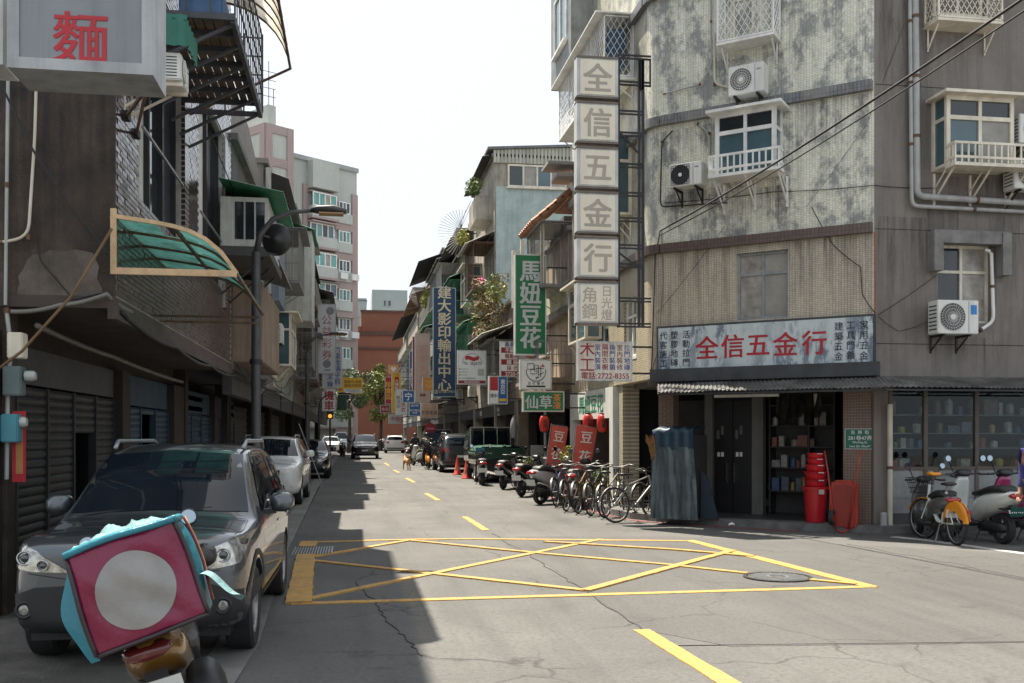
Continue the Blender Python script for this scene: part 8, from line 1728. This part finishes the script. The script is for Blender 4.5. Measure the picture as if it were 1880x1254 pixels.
stand = dict(pel=(0, 0, .93), chest=(.0, 0, 1.3), neck=(0, 0, 1.47), head0=(.02, 0, 1.55), head1=(.02, 0, 1.66), shl=(0, .19, 1.39), ell=(-.02, .25, 1.12), wrl=(.05, .26, .88), hal=(.07, .26, .80), shr=(0, -.19, 1.39), elr=(-.04, -.25, 1.12), wrr=(.0, -.27, .87), har=(.02, -.27, .79),
    hipl=(0, .1, .9), knl=(.12, .1, .5), anl=(.02, .1, .09), tol=(.17, .11, .04), hipr=(0, -.1, .9), knr=(-.02, -.1, .5), anr=(-.2, -.1, .12), tor=(-.06, -.11, .04))
PURP = M('purple_blue_shirt', (.045, .05, .20), .75, var=.35, sc=18)
pr_ = person('person in purple blue shirt walking in at the right edge', stand, PURP, M('dark_trousers', (.02, .02, .028), .8)); g = G(1892, 1018); place(pr_, g.x+.14, g.y, R(205))
ride = dict(pel=(-.22, 0, .98), chest=(-.08, 0, 1.32), neck=(.0, 0, 1.47), head0=(.04, 0, 1.55), head1=(.05, 0, 1.66), shl=(-.05, .19, 1.4), ell=(.1, .27, 1.16), wrl=(.26, .28, 1.05), hal=(.31, .27, 1.03), shr=(-.05, -.19, 1.4), elr=(.1, -.27, 1.16), wrr=(.26, -.28, 1.05), har=(.31, -.27, 1.03),
    hipl=(-.2, .1, .95), knl=(.18, .13, .68), anl=(.02, .12, .30), tol=(.15, .12, .25), hipr=(-.2, -.1, .95), knr=(.08, -.13, .58), anr=(-.1, -.12, .12), tor=(.03, -.12, .08))
cy = person('cyclist in black jacket seen from behind, holding a dog lead', ride, M('black_jacket', (.016, .017, .02), .6), M('black_trousers', (.015, .015, .018), .8)); g = G(784, 862); place(cy, g.x, g.y+.2, R(92))
b = MB(); b.box(-.27, -.12, -.14, .14, 1.08, 1.42); b.build('backpack', M('grey_backpack', (.10, .10, .105), .7), cy, bev=.05); b = MB(); b.box(-.275, -.27, -.10, .10, 1.32, 1.36); b.build('backpack_stripe', WHITE, cy)
cb = bicycle('orange shared bicycle ridden by the cyclist in black', M('ride_orange', (.62, .22, .03), .4), name='ridden_bicycle', group=None, shared=True); place(cb, g.x, g.y+.2, R(92))
sp_ = person('person in dark clothes and helmet standing beyond the cyclist', stand, M('dark_grey_jacket', (.03, .032, .036), .8), M('dark_trousers', (.02, .02, .028)), helmet=BLACK); g2q = G(762, 846); place(sp_, g2q.x, g2q.y, R(95))
dg_ = G(747, 863); dog = thing('dog', 'tan dog on a lead walking ahead of the cyclist', 'dog'); TAN = M('tan_fur', (.42, .23, .11), .9, var=.25, sc=14)
J = [(-.28, 0, .46, .09), (-.05, 0, .44, .085), (.18, 0, .46, .11), (.32, 0, .56, .07), (.42, 0, .64, .068), (.55, 0, .61, .036)]; E = [(0, 1), (1, 2), (2, 3), (3, 4), (4, 5)]
for sy in (-.075, .075):
    k = len(J); J += [(.2, sy, .36, .06), (.2+sy, sy, .2, .03), (.18+sy*1.6, sy, .03, .026), (.23+sy*1.6, sy, .02, .026)]; E += [(2, k), (k, k+1), (k+1, k+2), (k+2, k+3)]
    k = len(J); J += [(-.26, sy, .36, .07), (-.2-sy, sy, .25, .042), (-.34-sy, sy, .16, .025), (-.32-sy, sy, .03, .024), (-.27-sy, sy, .02, .026)]; E += [(0, k), (k, k+1), (k+1, k+2), (k+2, k+3), (k+3, k+4)]
k = len(J); J += [(-.36, 0, .53, .03), (-.40, 0, .66, .028), (-.33, 0, .74, .02)]; E += [(0, k), (k, k+1), (k+1, k+2)]
skin(J, E, TAN, 'body', dog)
for sy in (-.045, .045): b = MB(); b.prism([(.38, .68), (.45, .69), (.41, .79)], sy-.012, sy+.012); b.build('ear', TAN, dog)
b = MB(); b.lathe([(0, -.01), (.02, 0), (0, .01)], (.59, 0, .62), (1, 0, 0), 8); b.build('nose', BLACK, dog); b = MB(); b.lathe([(.075, -.012), (.082, -.012), (.082, .012), (.075, .012)], (.30, 0, .55), (.8, 0, .6), 14, close=True); b.build('collar', S_RED, dog)
place(dog, dg_.x, dg_.y, R(105)); ha = Vector((g.x-.27, g.y+.5, 1.03)); b = MB(); b.tube([tuple(ha), tuple((ha+Vector((dg_.x, dg_.y+.3, .58)))/2-Vector((0, 0, .08))), (dg_.x-.06, dg_.y+.3, .58)], .008, 4); tag(b.build('dog_lead', M('yellow_lead', (.5, .4, .15), .7)), 'pale lead between the cyclist and the dog', 'lead')
# ================================================================== overhead cables
def cable(pts, r, sag, label, mt=None, group='overhead cables'):
    b = MB(); P = [Vector(p) for p in pts]; Q = []
    for a, c in zip(P, P[1:]):
        for k in range(12): f = k/12; q = a.lerp(c, f); q.z -= sag*4*f*(1-f); Q.append(tuple(q))
    Q.append(tuple(P[-1])); b.tube(Q, r, 5); tag(b.build('cable', mt or WIRE, smooth=True), label, 'cable', group)
near_ = lambda x, y, d: CAM + ray(x, y)*d
cable([near_(1990, -80, 9), cp(1212, 424, .15)], .016, .10, 'thick black cable slanting across the grey and tiled walls')
cable([near_(1990, -55, 9.2), cp(1212, 432, .15)], .010, .12, 'thinner black cable below the thick slanting one')
for i, (pts, lab, r) in enumerate((([cp(1212, 424), cp(1203, 470), cp(1200, 570), cp(1196, 690)], 'black cable dropping beside the stacked sign', .012), ([cp(1215, 420), cp(1218, 520), cp(1208, 640), cp(1190, 705)], 'pale cable dropping past the fascia sign', .011),
     ([cp(1206, 575), cp(1290, 470), cp(1330, 415)], 'thin wire slanting over the cream tiles', .004), ([cp(1490, 380), cp(1530, 450), cp(1580, 490), cp(1583, 540), cp(1607, 575)], 'dangling black wire over the cream tiles right of window', .008), ([gp(1612, 578, .02), gp(1720, 505, .02)], 'thin wire from corner to the hooded window', .005), ([gp(1612, 580, .03), gp(1650, 608, .03), gp(1705, 590, .03)], 'drooping wire from corner to the air conditioner', .005),
     ([gp(1660, 45, .05), cp(1590, 230, .05), cp(1480, 380, .05)], 'thin wire falling from the grey wall pipes', .004), ([gp(1820, 600, .06), gp(1835, 660, .06), gp(1815, 690, .06)], 'thin pale wire below the air conditioner', .005), ([cp(1220, 372, .03), cp(1420, 352, .03), cp(1604, 340, .03), gp(1720, 345, .03)], 'horizontal dark cable across the tiled wall', .007))):
    cable(pts, r, .02, lab, GREYWIRE if 'pale' in lab else None)
cable([gpt(-20, 110, .25), gpt(60, 275, .25), gpt(130, 380, .25), gpt(200, 468, .2)], .011, .0, 'black cable swooping down the stained end wall')
cable([gpt(60, 420, .05), gpt(75, 480, .05), gpt(135, 550, .06), gpt(200, 535, .1)], .008, .0, 'thin black wire hanging on the stained end wall'); cable([gpt(20, 572, .1), gpt(110, 560, .1), gpt(195, 540, .15), LF.w(.6, .03, 2.86)], .022, .02, 'bundle of grey cables along the overhang edge', GREYWIRE)
cable([LF.w(.1, .04, 2.8), LF.w(3, .05, 2.72), LF.w(6, .05, 2.7), LF.w(9, .06, 2.75), (-2.1, 30, 2.9)], .025, .06, 'bundle of black cables under the left overhang')
cable([SH.w(.1, .25, 2.66), SH.w(3, .25, 2.6), SH.w(8, .25, 2.55)], .03, .02, 'grey conduit under the left soffit', GREYWIRE)
for i in range(4): cable([LF.w(8.4, .15, 2.9), (-1.9+.1*i, 22+i, 3.1-.2*i), (-2.0, 30+2*i, 3.4)], .010, .25, 'loose cable looping along the left row, %s from the top' % ('first', 'second', 'third', 'fourth')[i])
for i, (a, c, lab) in enumerate((((-2.0, 14.5, 5.9), (-2.0, 27, 6.2), 'upper wire along the left facades'), ((RX-.1, 34, 3.2), (RX-.1, 75, 3.4), 'wire along the right facades above the arcade'), ((-1.9, 60, 8.5), (RX-.3, 66, 10.5), 'thin wire spanning the far street'))): cable([a, c], .009, .3, lab)
# ================================================================== shops along the right arcade
rg = random.Random(12); WARE = M('rack_frame', (.05, .05, .052), .6)
k = 0
for (fr, L, nm) in ((g2, 9.1, 'under the orange tiled roof'), (g2b, 5.1, 'behind the pickup'), (g3, 7.1, 'under the blue-ended building'), (g4, 6.9, 'under the cream building'), (g5, 8.9, 'in the grey mid street building')):
    for q in range(2):
        u = .5+q*(L-1)/2; o = thing('goods_rack', 'rack of goods in the arcade %s, %s' % (nm, ('nearer one', 'farther one')[q]), 'rack', fr.w(u, -1.2, .1), 'racks in the right arcade'); w_ = (L-1)/2-.3; b = MB(fr)
        for z in (.15, .7, 1.25, 1.8): b.box(u, u+w_, -1.45, -1.0, z, z+.03)
        for x in (u, u+w_-.04): b.box(x, x+.04, -1.46, -.99, .11, 2.2)
        b.build('frame', WARE, o); x = u+.1
        while x < u+w_-.4:
            ww = rg.uniform(.25, .6); z = rg.choice((.18, .73, 1.28)); MB(fr).box(x, x+ww, -1.4, -1.02, z, z+rg.uniform(.2, .48)).build('box', rg.choice(GM), o); x += ww+.05
flush_texts()
